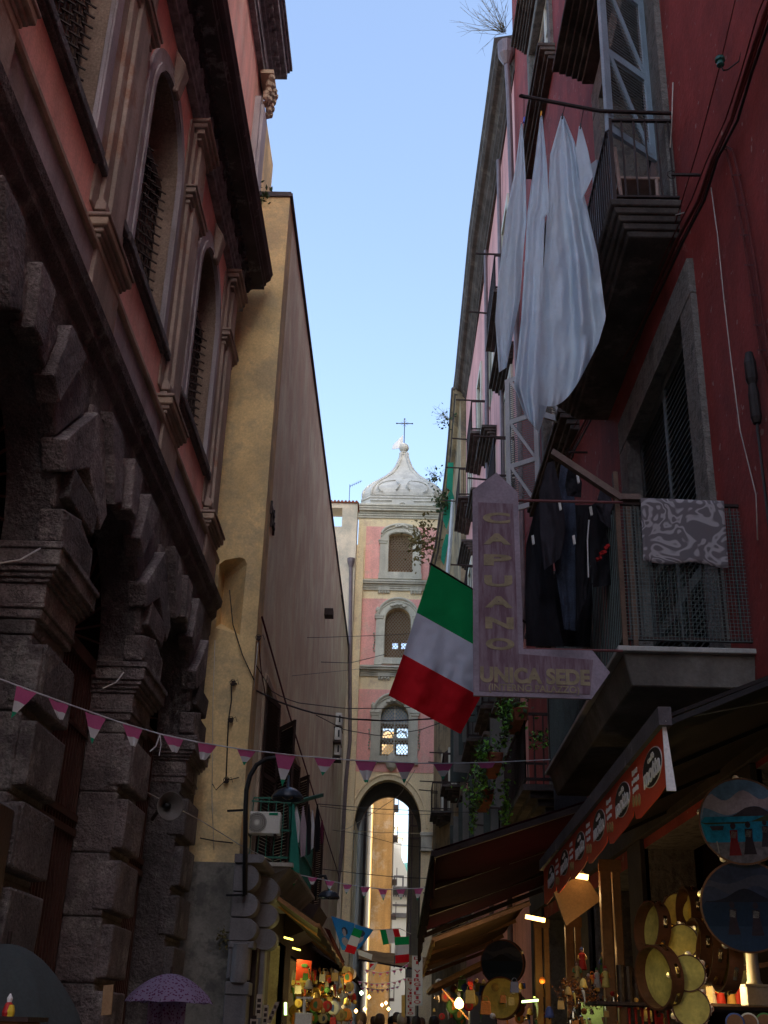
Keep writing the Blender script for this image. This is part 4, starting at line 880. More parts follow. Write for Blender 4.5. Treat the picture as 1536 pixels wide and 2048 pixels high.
# sign board
sign_m = bpy.data.materials.new('faded maroon sign'); sign_m.use_nodes = True; nt = sign_m.node_tree; N = nt.nodes; p = N['Principled BSDF']; p.inputs['Roughness'].default_value = .75
gg = N.new('ShaderNodeNewGeometry'); mp = N.new('ShaderNodeMapping'); mp.inputs['Scale'].default_value = (9,1,1.2); lk(nt, gg.outputs['Position'], mp.inputs[0])
n1_ = N.new('ShaderNodeTexNoise'); n1_.inputs['Scale'].default_value = 2.2; n1_.inputs['Detail'].default_value = 8; n1_.inputs['Roughness'].default_value = .7; lk(nt, mp.outputs[0], n1_.inputs[0])
mr = N.new('ShaderNodeMapRange'); mr.inputs[1].default_value = .42; mr.inputs[2].default_value = .68; lk(nt, n1_.outputs[0], mr.inputs[0])
mx = N.new('ShaderNodeMix'); mx.data_type = 'RGBA'; mx.inputs[6].default_value = (.125,.065,.088,1); mx.inputs[7].default_value = (.26,.20,.24,1); lk(nt, mr.outputs[0], mx.inputs[0]); lk(nt, mx.outputs[2], p.inputs['Base Color'])
worn = mat('worn violet border', (.27,.225,.27), .8, .25, 3, .1, 20, .5)
def SXZ(py): return lambda u, v, d: tuple(Vector(at(u, v, y=d)))
poly = [(945,980),(993,945),(1036,985),(1047,1298),(1185,1301),(1220,1345),(1183,1398),(947,1391)]
mb = MB(); mb.prism(poly, lambda u,v,d: tuple(at(u,v,y=8.7)+Vector((0,d,0))), 0, .03); mb.build('board', worn, SG)
mb = MB(); mb.prism([(956,1005),(1026,1008),(1037,1308),(1186,1320),(1180,1389),(958,1382)], lambda u,v,d: tuple(at(u,v,y=8.7)+Vector((0,d,0))), -.002, -.0045); mb.build('face_panel', sign_m, SG)
let = mat('faded gold lettering', (.27,.225,.14), .8, .3, 6, 0, 20)
letp = mat('faded violet lettering', (.14,.07,.11), .8, .3, 6, 0, 20)
for k, chr_ in enumerate('CAPUANO'):
    px = 993 + k*1.2; py = 1036 + k*42
    text('lettering', chr_, SG, let, at(px,py,y=8.6945), (1,0,0), (0,0,1), .098, .225, bold=.045)
p1 = at(1070,1352,y=8.6945); text('lettering', 'UNICA SEDE', SG, let, p1, (at(1170,1356,y=8.6945)-at(962,1349,y=8.6945)), (0,0,1), .128, .85, bold=.045)
text('lettering', '(INTERNO PALAZZO)', SG, let, at(1068,1379,y=8.6945), (at(1170,1356,y=8.6945)-at(962,1349,y=8.6945)), (0,0,1), .072, .70, bold=.02)
# ================================================================ Italian flag on slanting pole
FL = thing('italian_flag', 'large Italian tricolour hanging by its green edge from a slanting pole beside the arrow sign', 'flag', at(900,1300,y=12))
fy = 11.2
mb = MB(); mb.tube([at(860,1127,y=fy), at(1060,1250,y=12.6)], .014, 6); mb.build('flagpole', iron, FL)
L_ = [(863,1131),(848,1180),(834,1222),(806,1310),(777,1391)]; R_ = [(1010,1219),(1000,1280),(985,1330),(958,1400),(921,1468)]
mb = cloth_mb(L_, R_, fy, 2.6, .13, 40, 50, seed=9, slant=.5, nz=.35, mi=lambda u, v: 0 if v < .345 else 1 if v < .675 else 2)
mb.build('cloth', [fgreen, fwhite, fred], FL, smooth=True)
# ================================================================ wall clutter on near red house
def wall_cable(pts, r, m, label, cat='cable', name='wall_cable', off=.05, n=6, grp=None, sag=True):
    mb = MB(); mb.tube([rw(px,py,off) for px,py in pts], r, n); return tag(mb.build(name, m, smooth=True), label, cat, grp)
base = [(1560,-60),(1530,30),(1490,150),(1462,240),(1425,320),(1395,400),(1355,480),(1300,600),(1255,690),(1190,800),(1140,900),(1105,985),(1060,1080)]
redcab = mat('dull red cable', (.10,.016,.015), .6)
for k, (dx, r, m_, lab) in enumerate(((0,.020,redcab,'thickest dull red cable in the bundle running down the red wall'),(12,.014,cable_blk,'black cable on the right of the bundle down the red wall'),(-12,.007,redcab,'thin red wire left of the thick cables on the red wall'),(6,.010,redcab,'middle red cable of the bundle on the red wall'))):
    rr = random.Random(k); wall_cable([(px+dx+rr.uniform(-3,3), py+rr.uniform(-2,2)) for px,py in base], r, m_, lab, off=.05+k*.02)
wall_cable([(1475,-20),(1440,130),(1395,300),(1340,480),(1270,640),(1180,830)], .006, redcab, 'lone thin red wire crossing the red wall left of the bundle')
wall_cable([(1360,365),(1352,450),(1338,520),(1345,545),(1375,540)], .008, cable_wht, 'pale looped wire hanging beside the upper balcony door') if 0 else wall_cable([(1346,165),(1343,260),(1336,350),(1333,415),(1345,432),(1370,425)], .007, cable_wht, 'pale looped wire hanging beside the upper balcony door')
wall_cable([(1422,375),(1435,470),(1448,600),(1462,720),(1480,860),(1512,990),(1515,1080)], .005, cable_wht, 'long thin pale wire hanging straight down the red wall')
mb = MB()
for dx in (0, 13): mb.tube([rw(px+dx,py,.05) for px,py in ((1438,292),(1452,300),(1462,340),(1478,420),(1495,520),(1512,640),(1525,720),(1545,800))], .011, 6)
for py in (350,410,470,530,590,650,700): mb.bar(rw(1462+(py-340)*.15,py,.05), rw(1480+(py-340)*.15,py,.05), .006)
tag(mb.build('conduit_pair', redcab), 'pair of clipped red painted conduits curving down the far right of the wall', 'conduit')
mb = MB(); q = rw(1505,770,.08); mb.lathe([(.03,-.35),(.045,-.3),(.045,-.1),(.035,0),(.05,.05),(.05,.2),(.03,.3)], q, 10); mb.tube([q+Vector((0,0,-.35)), q+Vector((.0,0,-1.6))], .012, 6)
tag(mb.build('cable_joint', cable_blk), 'fat black cable joint on the red wall near the right edge', 'cable joint')
mb = MB(); q = rw(1440,122,.16); mb.lathe([(.02,-.06),(.035,-.05),(.03,-.01),(.045,0),(.045,.03),(.02,.06)], q, 10); ins = mb.build('insulator', mat('green glass insulator', (.03,.12,.10), .15))
tag(ins, 'green glass insulator on a hooked iron pin high on the red wall', 'insulator')
mb = MB(); mb.tube([q+Vector((0,0,-.05)), q+Vector((.02,0,-.11)), q+Vector((.06,0,-.10)), q+Vector((.16,-.02,-.02)), q+Vector((.17,-.1,.02))], .008, 5); mb.build('pin', iron, ins)
for k, (px, py) in enumerate(((1400,350),(1175,905),(1040,945))):
    q = rw(px,py,0); mb = MB(); mb.bar(q, q+Vector((-.28,0,0)), .012); mb.tube([q+Vector((-.28+.04*math.sin(a*.9),0,.05*math.cos(a*.9))) for a in range(8)], .006, 4)
    tag(mb.build('wall_bracket', iron), ['iron wire bracket on the red wall under the upper balcony','iron bracket with looped wire behind the timber pole','iron bracket with insulator above the arrow sign'][k], 'bracket')
# gutter downpipe between the two red houses
mb = MB(); pts = [at(1013,115,y=22.7), at(1018,200,y=22.7), at(1024,400,y=22.8), at(1032,640,y=22.9), at(1042,900,y=22.95), at(1048,1200,y=22.9), at(1030,1400,y=22.9)]
mb.tube(pts, .07, 8); q = pts[0]; mb.lathe([(.08,-.15),(.22,.15),(.24,.55)], q+Vector((0,0,-.1)), 12); tag(mb.build('downpipe', pipe_m), 'round grey downpipe with funnel head between the two red houses', 'downpipe')
# weeds at the eave end
mb = twigs_mb(at(1008,62,y=23), 40, 1.5, 3, (-.55,-.3,.45), .5, .008); tag(mb.build('roof_weed', leafdry), 'bare wispy weed sprouting from the eave at the top right', 'weed')
# ================================================================ second red house
E2 = [(1.98,22.6),(1.80,28),(1.72,36.3),(1.72,40.2)]
r2 = thing('red_house', 'lighter pinkish red house further right with long moulded eaves and black balconies', 'house', (2.5, 31, 0))
def w2(y): return 2.50 - .018*(y-23)
W2 = lambda u, v, d: (w2(u) - d, u, v)
wins = []
for z0 in (4.7, 9.1, 13.35, 18.6):
    for ya in (24.6, 28.9, 33.0, 37.2): wins.append((ya, ya+1.3, z0, min(z0+3.0, 24.0)))
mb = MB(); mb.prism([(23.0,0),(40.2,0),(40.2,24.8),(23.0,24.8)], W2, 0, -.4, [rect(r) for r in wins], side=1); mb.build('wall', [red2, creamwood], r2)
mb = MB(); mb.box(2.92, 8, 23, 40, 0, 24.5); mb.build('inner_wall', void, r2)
for (a,b,c,d) in wins:
    mb = MB()
    for (p,q) in ((a-.2,a),(b,b+.2)): mb.prism([(p,c),(q,c),(q,d),(p,d)], W2, .06, -.02)
    mb.prism([(a-.2,d),(b+.2,d),(b+.2,d+.2),(a-.2,d+.2)], W2, .065, -.02)
    if c > 9: mb.prism([(a,c),(a+.1,c),(a+.1,d),(a,d)], W2, -.1,-.16); mb.prism([(b-.1,c),(b,c),(b,d),(b-.1,d)], W2, -.1,-.16); mb.prism([((a+b)/2-.05,c),((a+b)/2+.05,c),((a+b)/2+.05,d),((a+b)/2-.05,d)], W2,-.1,-.16)
    fr = mb.build('window', creamwood, r2)
    mb = MB(); mb.prism([(a,c),(b,c),(b,d),(a,d)], W2, -.14,-.15); mb.build('pane', glass, fr)
    mb = MB()
    for i in range(5): o = .12+.1*i; mb.prism([(a-.3-o*.3,d+.3+i*.08),(b+.3+o*.3,d+.3+i*.08),(b+.3+o*.3,d+.378+i*.08),(a-.3-o*.3,d+.378+i*.08)], W2, o*.8, -.01)
    if c < 17: mb.build('hood', stonedark, fr)
    if c < 12:
        for s_ in (0,1): 
            yh = a-.05 if s_==0 else b+.05; mb = MB(); dv = Vector((-1,(-.35 if s_==0 else .35),0)).normalized()
            o = Vector((w2(yh)-.07,yh,c)); mb.obox(o+dv*.3+Vector((0,0,(d-c)/2)), dv*.3, Vector((-dv.y,dv.x,0))*.02, (0,0,(d-c)/2)); mb.build('shutter', [slat_grey, greenwood][s_], fr)
mb = MB()
prof = [(-.5,24.35),(.06,24.35),(.06,24.5),(.12,24.55),(.12,24.65),(.22,24.75),(.22,24.85),(.30,24.95),(.42,25.0),(.50,25.1),(.50,25.3),(.56,25.4),(.56,25.5),(-.5,25.7)]
def nx_prof(p): return p
rings = []
ys_ = [22.7+ i*1.0 for i in range(21)]
vs = []; fs = []; k = len(prof); rr = random.Random(2)
for y in ys_:
    ex = (lerp(1.98,1.76,min(1,(y-22.6)/8)) if y < 30.6 else lerp(1.76,1.72,(y-30.6)/9) if y < 39.7 else lerp(1.72,1.66,(y-39.7)/3)); base_x = ex + .56
    j = rr.uniform(-.02,.02)
    vs += [(base_x - o if o > 0 else 2.9, y, z + j) for o, z in prof]
for i in range(len(ys_)-1):
    for j in range(k): fs.append((i*k+j,i*k+(j+1)%k,(i+1)*k+(j+1)%k,(i+1)*k+j))
fs += [tuple(range(k)), tuple((len(ys_)-1)*k+j for j in range(k))]
mb.add(vs, fs); mb.build('eaves', stonedark, r2)
mb = MB(); 
vs = [(2.9,22.7,25.7),(2.9,40,25.7),(1.45,40,25.55),(1.5,22.7,25.55)]
mb.build('roof', terracotta, r2) if 0 else None
def small_balcony(y0, y1, zt, xo, parent, xw=2.45, name='balcony', poles=True):
    mb = MB()
    for i in range(4): k_ = .12*(3-i); mb.box(xo+k_, xw, y0+k_, y1-k_, zt-.36+i*.09+.001, zt-.36+(i+1)*.09)
    b = mb.build(name, stonedark, parent)
    mb = MB(); pts = [(xw,y0+.05),(xo+.05,y0+.05),(xo+.05,y1-.05),(xw,y1-.05)]
    for (a,bb) in zip(pts, pts[1:]):
        for h_ in (zt+1.05, zt+.08): mb.bar((a[0],a[1],h_),(bb[0],bb[1],h_), .02)
        L = math.dist(a,bb); n = int(L/.13)
        for i in range(n+1): p = (lerp(a[0],bb[0],i/n), lerp(a[1],bb[1],i/n)); mb.bar((p[0],p[1],zt+.08),(p[0],p[1],zt+1.05), .010)
    if poles: mb.bar((xw,y0+.05,zt+1.08),(xo-.45,y0+.05,zt+1.10), .018); mb.bar((xw,y1-.05,zt+1.08),(xo-.45,y1-.05,zt+1.16), .018)
    mb.build('railing', iron, b); return b
for (y0,y1,zt,xo) in ((24.1,26.9,18.55,2.0),(31.6,34.4,18.55,1.85),(24.1,26.6,13.3,1.94),(32.4,35.2,13.3,1.75),(24.3,26.8,9.05,2.0),(28.4,31.0,9.05,1.9),(36.6,39.2,13.3,1.7),(36.4,39.4,18.55,1.7),(24.2,26.8,4.7,1.95),(32,34.8,9.05,1.75)):
    small_balcony(y0,y1,zt,xo,r2)
for k,(px,y) in enumerate(((955,26.0),(948,30.2))):
    p0 = at(px+30,1000,y=y); mb = MB(); x = w2(y)-.1; mb.tube([(x,y,2.5),(x,y,24.3)], .06, 8); tag(mb.build('downpipe', pipe_m), ['thin downpipe on the second red house nearest the camera','thin downpipe further along the second red house'][k], 'downpipe')
# ================================================================ third, old peeling house up to the tower
r3 = thing('old_house', 'old peeling house with crumbling eave, green netting and weeds, close to the tower', 'house', (2, 43, 0))
P3 = [(906,775,40.3),(899,870,42.6),(893,935,44.4),(885,1000,45.6),(872,1090,46.5),(862,1130,47.1),(856,1200,47.6)]
E3 = [at(px,py,y=y) for px,py,y in P3]
mb = MB(); n = 10; vs = []; fs = []
pr3 = [(-1.2,.1),(-.0,0),(0,-.2),(.1,-.28),(.12,-.5),(.28,-.6),(.32,-.8),(.34,-30)]
for e in E3: vs += [(e.x+o, e.y, max(0, e.z+z)) if o >= 0 else (e.x+3, e.y, e.z+.3) for o, z in pr3]
k = len(pr3)
for i in range(len(E3)-1):
    for j in range(k-1): fs.append((i*k+j,i*k+j+1,(i+1)*k+j+1,(i+1)*k+j))
mb.add(vs, fs); mb.add([vs[j] for j in range(k)] + [(E3[0].x+3,E3[0].y,0)], [tuple(range(k+1))])
mb.add([vs[(len(E3)-1)*k+j] for j in range(k)] + [(E3[-1].x+3,E3[-1].y,0)], [tuple(range(k+1))]); mb.build('wall', oldwall, r3)
ev = MB(); ev.tube([e+Vector((.02,0,-.04)) for e in E3], .09, 6); ev.tube([e+Vector((.12,0,-.3)) for e in E3], .07, 6); ev.build('eaves', stonedark, r3)
def w3(y):
    for a, b in zip(E3, E3[1:]):
        if y <= b.y: return lerp(a.x, b.x, (y-a.y)/(b.y-a.y)) + .34
    return E3[-1].x + .34
for (y0,y1,z,hh) in ((41,42.2,5.2,2.6),(43,44,5.2,2.4),(41,42.2,9.5,2.8),(43.2,44.2,9.4,2.8),(45.3,46.2,9.3,2.4),(41,42,14,2.6),(43.3,44.3,14,2.6),(45.2,46.2,5.0,2.6)):
    mb = MB(); mb.prism([(y0,z),(y1,z),(y1,z+hh),(y0,z+hh)], lambda u,v,d: (w3(u)-d,u,v), .0, .02); f_ = mb.build('window', wood_dk, r3)
    mb = MB(); mb.prism([(y0-.15,z),(y0,z),(y0,z+hh),(y0-.15,z+hh)], lambda u,v,d: (w3(u)-d,u,v), 0, .08); mb.prism([(y1,z),(y1+.15,z),(y1+.15,z+hh),(y1,z+hh)], lambda u,v,d: (w3(u)-d,u,v), 0, .08); mb.build('frame', creamwood, f_)
for (y0,y1,z) in ((40.6,42.6,5.1),(43,45.6,5.1),(40.6,42.6,9.4),(44.8,47,9.2),(42.9,44.6,13.9)):
    small_balcony(y0,y1,z,w3((y0+y1)/2)-.62,r3,xw=w3(y0)+.05)
for k, pts in enumerate(([(896,925),(907,925),(905,985),(893,975)], [(890,1000),(903,975),(909,1000),(893,1060),(886,1040)], [(884,1095),(892,1068),(900,1070),(888,1130),(882,1120)])):
    c_ = [at(px,py,y=[41.8,43.4,45.6][k]-.12) for px,py in pts]; mb = MB(); mb.add(c_, [tuple(range(len(c_)))])
    tag(mb.build('netting', green_net, solid=.01), ['uppermost patch of green debris netting under the crumbling eave','middle patch of green netting with a weed growing over it','lowest patch of green netting beside the flag tip'][k], 'netting')
wb = MB(); wb.tube([at(906,1000,y=42.5),at(900,1090,y=42.5),at(893,1170,y=42.5),at(890,1230,y=42.5)], .09, 6); tag(wb.build('drainpipe', greywood), 'white drainpipe beside the green netting', 'drainpipe')
for k, (px,py,y,n_,sz) in enumerate(((868,1085,45.9,260,.10),(896,1005,43.0,120,.08),(880,960,44.5,60,.07),(903,840,40.4,50,.07))):
    b_ = at(px,py,y=y) - Vector((.15,0,0)); mb = twigs_mb(b_, 16, [1.6,.9,.9,.9][k], 40+k, (-.6,-.2,.1 if k==0 else .7), .7, .01)
    lf = leaves_mb(b_ + Vector((-.35 if k==0 else -.1,0,0)), (.32,.2,.55) if k==0 else (.18,.2,.25), n_, sz, 50+k); 
    o = mb.build('wall_weed', leafdry); tag(o, ['big dry tumbling weed growing out of the wall beside the tower','green weed growing through the netting','small weed on the eave beside the onion cap','wispy weed at the top of the eave of the old house'][k], 'weed')
    lf.build('leaves', [leafdry,leafdk,leafdk,leafdk][k], o)
portal_lt = mat('grey beige render', (.42,.40,.38), .9, .1, .5)

# ================================================================ unseen blocks added to bounce light and cast shade
lh = thing('bounce_block_left', 'added unseen block on the left behind the viewer, bouncing sunlight', 'house', (-9, -10, 0))  # out-of-view block added to bounce warm sun onto the near walls
mb = MB(); mb.prism([(-24,0),(-1,0),(-1,11),(-24,11)], YZ, -8, -8.4, [[(a,c),(a,c+2),(a+1.1,c+2),(a+1.1,c)] for a in (-20,-15,-10,-5) for c in (3,7)]); mb.build('wall', portal_lt, lh); mb = MB(); mb.box(-15,-8.5,-24,-1,0,11); mb.build('body', portal_lt, lh)
rh = thing('shade_block_near', 'added unseen red block beside the viewer on the right, shading the palace', 'house', (5, -4, 0))  # added beside the camera so sun misses the palace's near end
mb = MB(); mb.box(2.95, 9, -8, 1.48, 0, 25); mb.build('wall', red, rh)
th = thing('shade_block_tall', 'added unseen tall block behind the right hand street row, shading the tower', 'house', (6, 42, 0))  # hidden mass added to keep direct sun off the tower
mb = MB(); mb.box(4.3, 12, 28, 55, 0, 34); mb.build('wall', oldwall, th)
th = thing('shade_block_tall', 'added unseen tall block beyond the arch, shading the stained ochre front', 'house', (6, 90, 0)); mb = MB(); mb.box(4.3, 12, 71.2, 92, 0, 26); mb.build('wall', oldwall, th)  # added out of view to shade the wall past the arch
kh = thing('shade_block_tall', 'added unseen tall block behind the nearest red house, shading the church wall', 'house', (8, 12, 0)); mb = MB(); mb.box(9.05, 14, -4, 27.9, 0, 39); mb.build('wall', oldwall, kh)  # added hidden bulk that shades the church's upper wall
bb = thing('bounce_block_rear', 'added unseen block behind the viewer, bouncing light up the street', 'house', (0, -24, 0))  # unseen facade added for light bounced up the street
mb = MB(); wins4 = [(x, x+1.1, z, z+2.0) for x in (-12,-8,-4,0,4,8) for z in (3.5, 8, 12.5)]
mb.prism([(-16,0),(14,0),(14,17),(-16,17)], XZ, -22, -22.4, [[(a,c),(a,d),(b,d),(b,c)] for a,b,c,d in wins4]); mb.build('wall', portal_lt, bb)
mb = MB(); mb.box(-16,14,-30,-22.6,0,17.3); mb.build('body', portal_lt, bb)
def xf(mb, m): mb.v = [tuple(m @ Vector(v)) for v in mb.v]; return mb
def face(c, nrm, roll=0): q = Vector(nrm).normalized().to_track_quat('Z', 'Y'); return Matrix.Translation(Vector(c)) @ q.to_matrix().to_4x4() @ Matrix.Rotation(roll, 4, 'Z')
def P_(px, py, y): return at(px, py, y=y)
def emis(name, col, s): return mat(name, col, emit=col, estr=s, bump=0, grain=0)
def lamp(loc, power, col=(1,.62,.25), r=.04):
    l = bpy.data.lights.new('shop_light', 'POINT'); l.energy = power * .2; l.color = col; l.shadow_soft_size = r
    o = bpy.data.objects.new('shop_light', l); COL.objects.link(o); o.location = loc; return o
warm = emis('warm bulb glow', (1,.55,.16), 5); warmt = emis('warm tube glow', (1,.52,.15), 2.2); greenish = emis('greenish tube glow', (.65,1,.3), 1.6); yelbulb = emis('yellow fitting glow', (1,.80,.12), 1.3)
# ---------------------------------------------------------------- bunting
def pennant(mb_parent, TL, TR, TIP, cols, seed, fold=1.):
    mb = MB(); n = 9; rr = random.Random(seed); vs = []; idx = {}
    for j in range(n+1):
        v = j/n*fold
        for i in range(n+1-j if fold == 1 else n+1):
            L_ = lerp(TL, TIP, v); R_ = lerp(TR, TIP, v); m_ = n-j if fold == 1 else n
            p = lerp(L_, R_, i/max(1,m_)); p = p + Vector((0, .012*math.sin(i*1.1+seed)*v, .004*math.sin(seed+i))); idx[(i,j)] = len(vs); vs.append(p)
    fs = []; ms = []
    for j in range(n):
        v = (j+.5)/n*fold; mi = 0 if v < .42 else 1 if v < .8 else 2; m_ = n-j if fold == 1 else n
        for i in range(m_):
            if fold == 1:
                fs.append((idx[(i,j)],idx[(i+1,j)],idx[(i,j+1)])); ms.append(mi)
                if i < m_-1: fs.append((idx[(i+1,j)],idx[(i+1,j+1)],idx[(i,j+1)])); ms.append(mi)
            else: fs.append((idx[(i,j)],idx[(i+1,j)],idx[(i+1,j+1)],idx[(i,j+1)])); ms.append(mi)
    mb.v = [tuple(v) for v in vs]; mb.f = fs; mb.m = ms; mb.build('pennant', cols, mb_parent)
cols = [lilac, pennw, penng]
def yb1(px): return lerp(8.5, 13.75, min(1, px/1100)**1.15)
bt = thing('bunting', 'nearest string of pink white and green pennants sagging across the whole street', 'bunting', P_(550,1510,11))
mb = MB(); path = [(-40,1345),(0,1358),(75,1386),(150,1413),(235,1443),(320,1468),(400,1485),(480,1498),(600,1512),(700,1520),(830,1526),(890,1527),(1000,1524),(1100,1519)]
mb.tube([P_(px,py,yb1(max(0,px))) for px,py in path], .006, 5); mb.build('cord', pennw, bt)
pen = [((33,1372),(73,1387),(22,1437),1),((97,1397),(137,1411),(122,1452),.72),((170,1424),(212,1437),(183,1489),1),((245,1447),(285,1458),(266,1505),.75),((326,1470),(367,1479),(350,1514),.75),((396,1484),(435,1490),(402,1532),.72),((474,1497),(513,1502),(488,1531),1),((550,1507),(592,1511),(564,1574),1),((628,1515),(672,1518),(645,1552),1),((710,1521),(753,1523),(732,1572),.85),((790,1525),(830,1526),(808,1567),1),((866,1526),(906,1527),(886,1560),1),((955,1526),(992,1524),(974,1552),.42)]
for k,(a,b,c,f) in enumerate(pen): pennant(bt, P_(*a,yb1(a[0])), P_(*b,yb1(b[0])), P_(*c,yb1(c[0])+.02), cols, k, f)
mb = MB(); mb.tube([P_(320,1468,yb1(320)), P_(322,1490,yb1(320)), P_(318,1512,yb1(320))], .004, 4); mb.tube([P_(320,1468,yb1(320)), P_(312,1492,yb1(320)), P_(300,1503,yb1(320))], .006, 4); mb.build('knot', pennw, bt)
def bunting(label, path, y, n, hgt, wd=20, y1=None):
    y1 = y1 or y; b = thing('bunting', label, 'bunting', P_(*path[len(path)//2], y)); mb = MB(); n2 = 24
    pts = [path_at(path, i/n2) for i in range(n2+1)]; yy = lambda t: lerp(y, y1, t)
    mb.tube([P_(p[0],p[1],yy(i/n2)) for i,p in enumerate(pts)], .008, 4); mb.build('cord', pennw, b)
    for k in range(n):
        t = (k+.5)/n; p = path_at(path, t); pennant(b, P_(p[0]-wd/2,p[1],yy(t)), P_(p[0]+wd/2,p[1]+.5,yy(t)), P_(p[0]+rnd.uniform(-3,3),p[1]+hgt*rnd.uniform(.8,1.1),yy(t)), cols, k+30, rnd.choice((1,1,.7)))
bunting('second string of pennants hung from the stone portal across to the maroon awning', [(538,1735),(600,1750),(700,1770),(770,1779),(855,1776)], 20, 9, 24, 19, 22)
bunting('far string of small pennants low over the crowd, highest of the far strings', [(728,1938),(760,1946),(800,1938),(818,1925)], 30, 7, 10, 8)
bunting('far string of small pennants low over the crowd, middle of the far strings', [(715,1962),(750,1968),(790,1964),(815,1955)], 33, 9, 9, 7)
bunting('far string of small pennants low over the crowd, lowest of the far strings', [(720,1974),(760,1980),(800,1972)], 36, 8, 8, 6)
# ---------------------------------------------------------------- overhead wires
W_ = [([(520,1276),(640,1275),(780,1270),(900,1262)], 26, 30, .007, 'highest thin wire from the ochre corner to the tower'),
 ([(519,1280),(570,1305),(640,1324),(700,1326),(745,1315),(772,1308)], 19, 45, .012, 'sagging cable from the ochre corner to the middle tower window'),
 ([(508,1360),(600,1350),(700,1340),(830,1325)], 19, 40, .005, 'straight thin wire below the sagging cable'),
 ([(465,1366),(500,1375),(560,1405),(620,1425),(700,1438),(780,1442),(860,1438),(950,1430)], 17.7, 24, .016, 'thickest taped cable crossing in front of the lowest tower window'),
 ([(512,1330),(545,1385),(590,1405),(690,1417),(790,1417),(880,1410)], 18, 30, .009, 'taped wire just above the thickest crossing cable'),
 ([(632,1430),(690,1460),(760,1472),(840,1460),(930,1428)], 24, 24, .009, 'sagging wire just below the thickest crossing cable'),
 ([(636,1608),(760,1618),(900,1624),(1010,1625)], 26, 26, .008, 'double wire crossing level with the crown of the street arch'),
 ([(640,1612),(760,1628),(900,1630)], 26.2, 30, .006, 'thin wire just under the arch crown wire'),
 ([(285,1580),(400,1640),(480,1690),(545,1722)], 13.9, 18.5, .007, 'pale wire sloping from the loudspeaker to the grey portal'),
 ([(830,1540),(800,1590),(755,1620),(700,1655),(670,1665)], 30, 44, .008, 'pale cable curving down across the mouth of the arch'),
 ([(665,1660),(720,1668),(800,1690),(900,1700)], 30, 30, .006, 'low thin wire across the street under the arch'),
 ([(620,1735),(700,1745),(800,1755),(860,1757)], 24, 24, .007, 'wire just above the second pennant string')]
for pts, y0, y1, r, lab in W_:
    mb = MB(); n = 20; mb.tube([P_(*path_at(pts, i/n), lerp(y0,y1,i/n)) for i in range(n+1)], r, 5)
    tag(mb.build('overhead_wire', cable_wht if 'pale' in lab else cable_blk, smooth=True), lab, 'wire')
W2_ = [([(524,1234),(545,1310),(570,1400),(597,1490),(625,1580),(655,1680),(690,1790)], XC+.04, .018, redcab, 'dark red cable slanting down the long plaster wall'),
 ([(517,1278),(522,1340),(532,1400)], XC+.05, .010, redcab, 'short red wire beside the corner bracket of the long wall'),
 ([(516,1285),(512,1330),(508,1380)], XC+.06, .007, cable_wht, 'short pale wire beside the corner bracket of the long wall'),
 ([(683,1190),(690,1240),(697,1300),(700,1330)], XC+.05, .02, black, 'cable on the far end of the long wall')]
for pts, x, r, m_, lab in W2_:
    mb = MB(); mb.tube([at(px,py,x=x) for px,py in pts], r, 5); tag(mb.build('wall_cable', m_, smooth=True), lab, 'cable')
for pts, r, m_, lab in (([(459,1180),(466,1250),(485,1310),(508,1360)], .009, cable_blk, 'dark cable curving down from the niche window'),
                        ([(463,1366),(463,1400),(457,1440),(452,1560)], .010, cable_blk, 'vertical clipped cable on the ochre end wall'),
                        ([(425,1568),(432,1580),(450,1562),(478,1555)], .008, cable_blk, 'little looping cable at the junction on the ochre wall'),
                        ([(430,1280),(426,1400),(424,1600),(428,1700)], .005, cable_wht, 'faint thin wire near the left edge of the ochre wall'),
                        ([(400,1676),(430,1682),(466,1686)], .010, cable_blk, 'cable above the grey render base')):
    mb = MB(); mb.tube([P_(px,py,17.74) for px,py in pts], r, 5); tag(mb.build('wall_cable', m_, smooth=True), lab, 'cable')
for k,(px,py,lab) in enumerate(((517,1276,'iron insulator bracket at the top of the ochre corner'),(466,1366,'bracket with cable coils on the ochre wall'),(462,1440,'cable clip halfway down the ochre wall'),(453,1561,'cable junction box low on the ochre wall'))):
    q = P_(px,py,17.72); mb = MB(); mb.box(q.x-.025,q.x+.025,q.y-.03,q.y+.04,q.z-.03,q.z+.03); mb.tube([q+Vector((.045*math.cos(a),-.03,.05*math.sin(a))) for a in range(7)], .006, 4); mb.tube([q, q+Vector((.07,-.02,.05)), q+Vector((.10,-.02,-.03))], .005, 4); tag(mb.build('cable_bracket', iron), lab, 'bracket')
for k,(px,py) in enumerate(((545,1024),(545,1049))):
    q = at(px,py,x=XC+.02); mb = MB(); mb.bar(q+Vector((0,-.22,0)), q+Vector((0,.22,0)), .025); mb.bar(q+Vector((0,-.2,-.12)), q+Vector((0,-.2,.12)), .02); mb.bar(q+Vector((0,.2,-.12)), q+Vector((0,.2,.12)), .02)
    tag(mb.build('wall_tie', iron), ['upper iron tie anchor on the blank plaster wall','lower iron tie anchor on the blank plaster wall'][k], 'wall anchor')
mb = MB(); q = at(653,1227,x=XC+.06); mb.box(q.x-.05,q.x+.2,q.y-.2,q.y+.2,q.z-.1,q.z+.1); tag(mb.build('wall_lamp', iron), 'small dark floodlight alone on the plaster wall', 'floodlight')
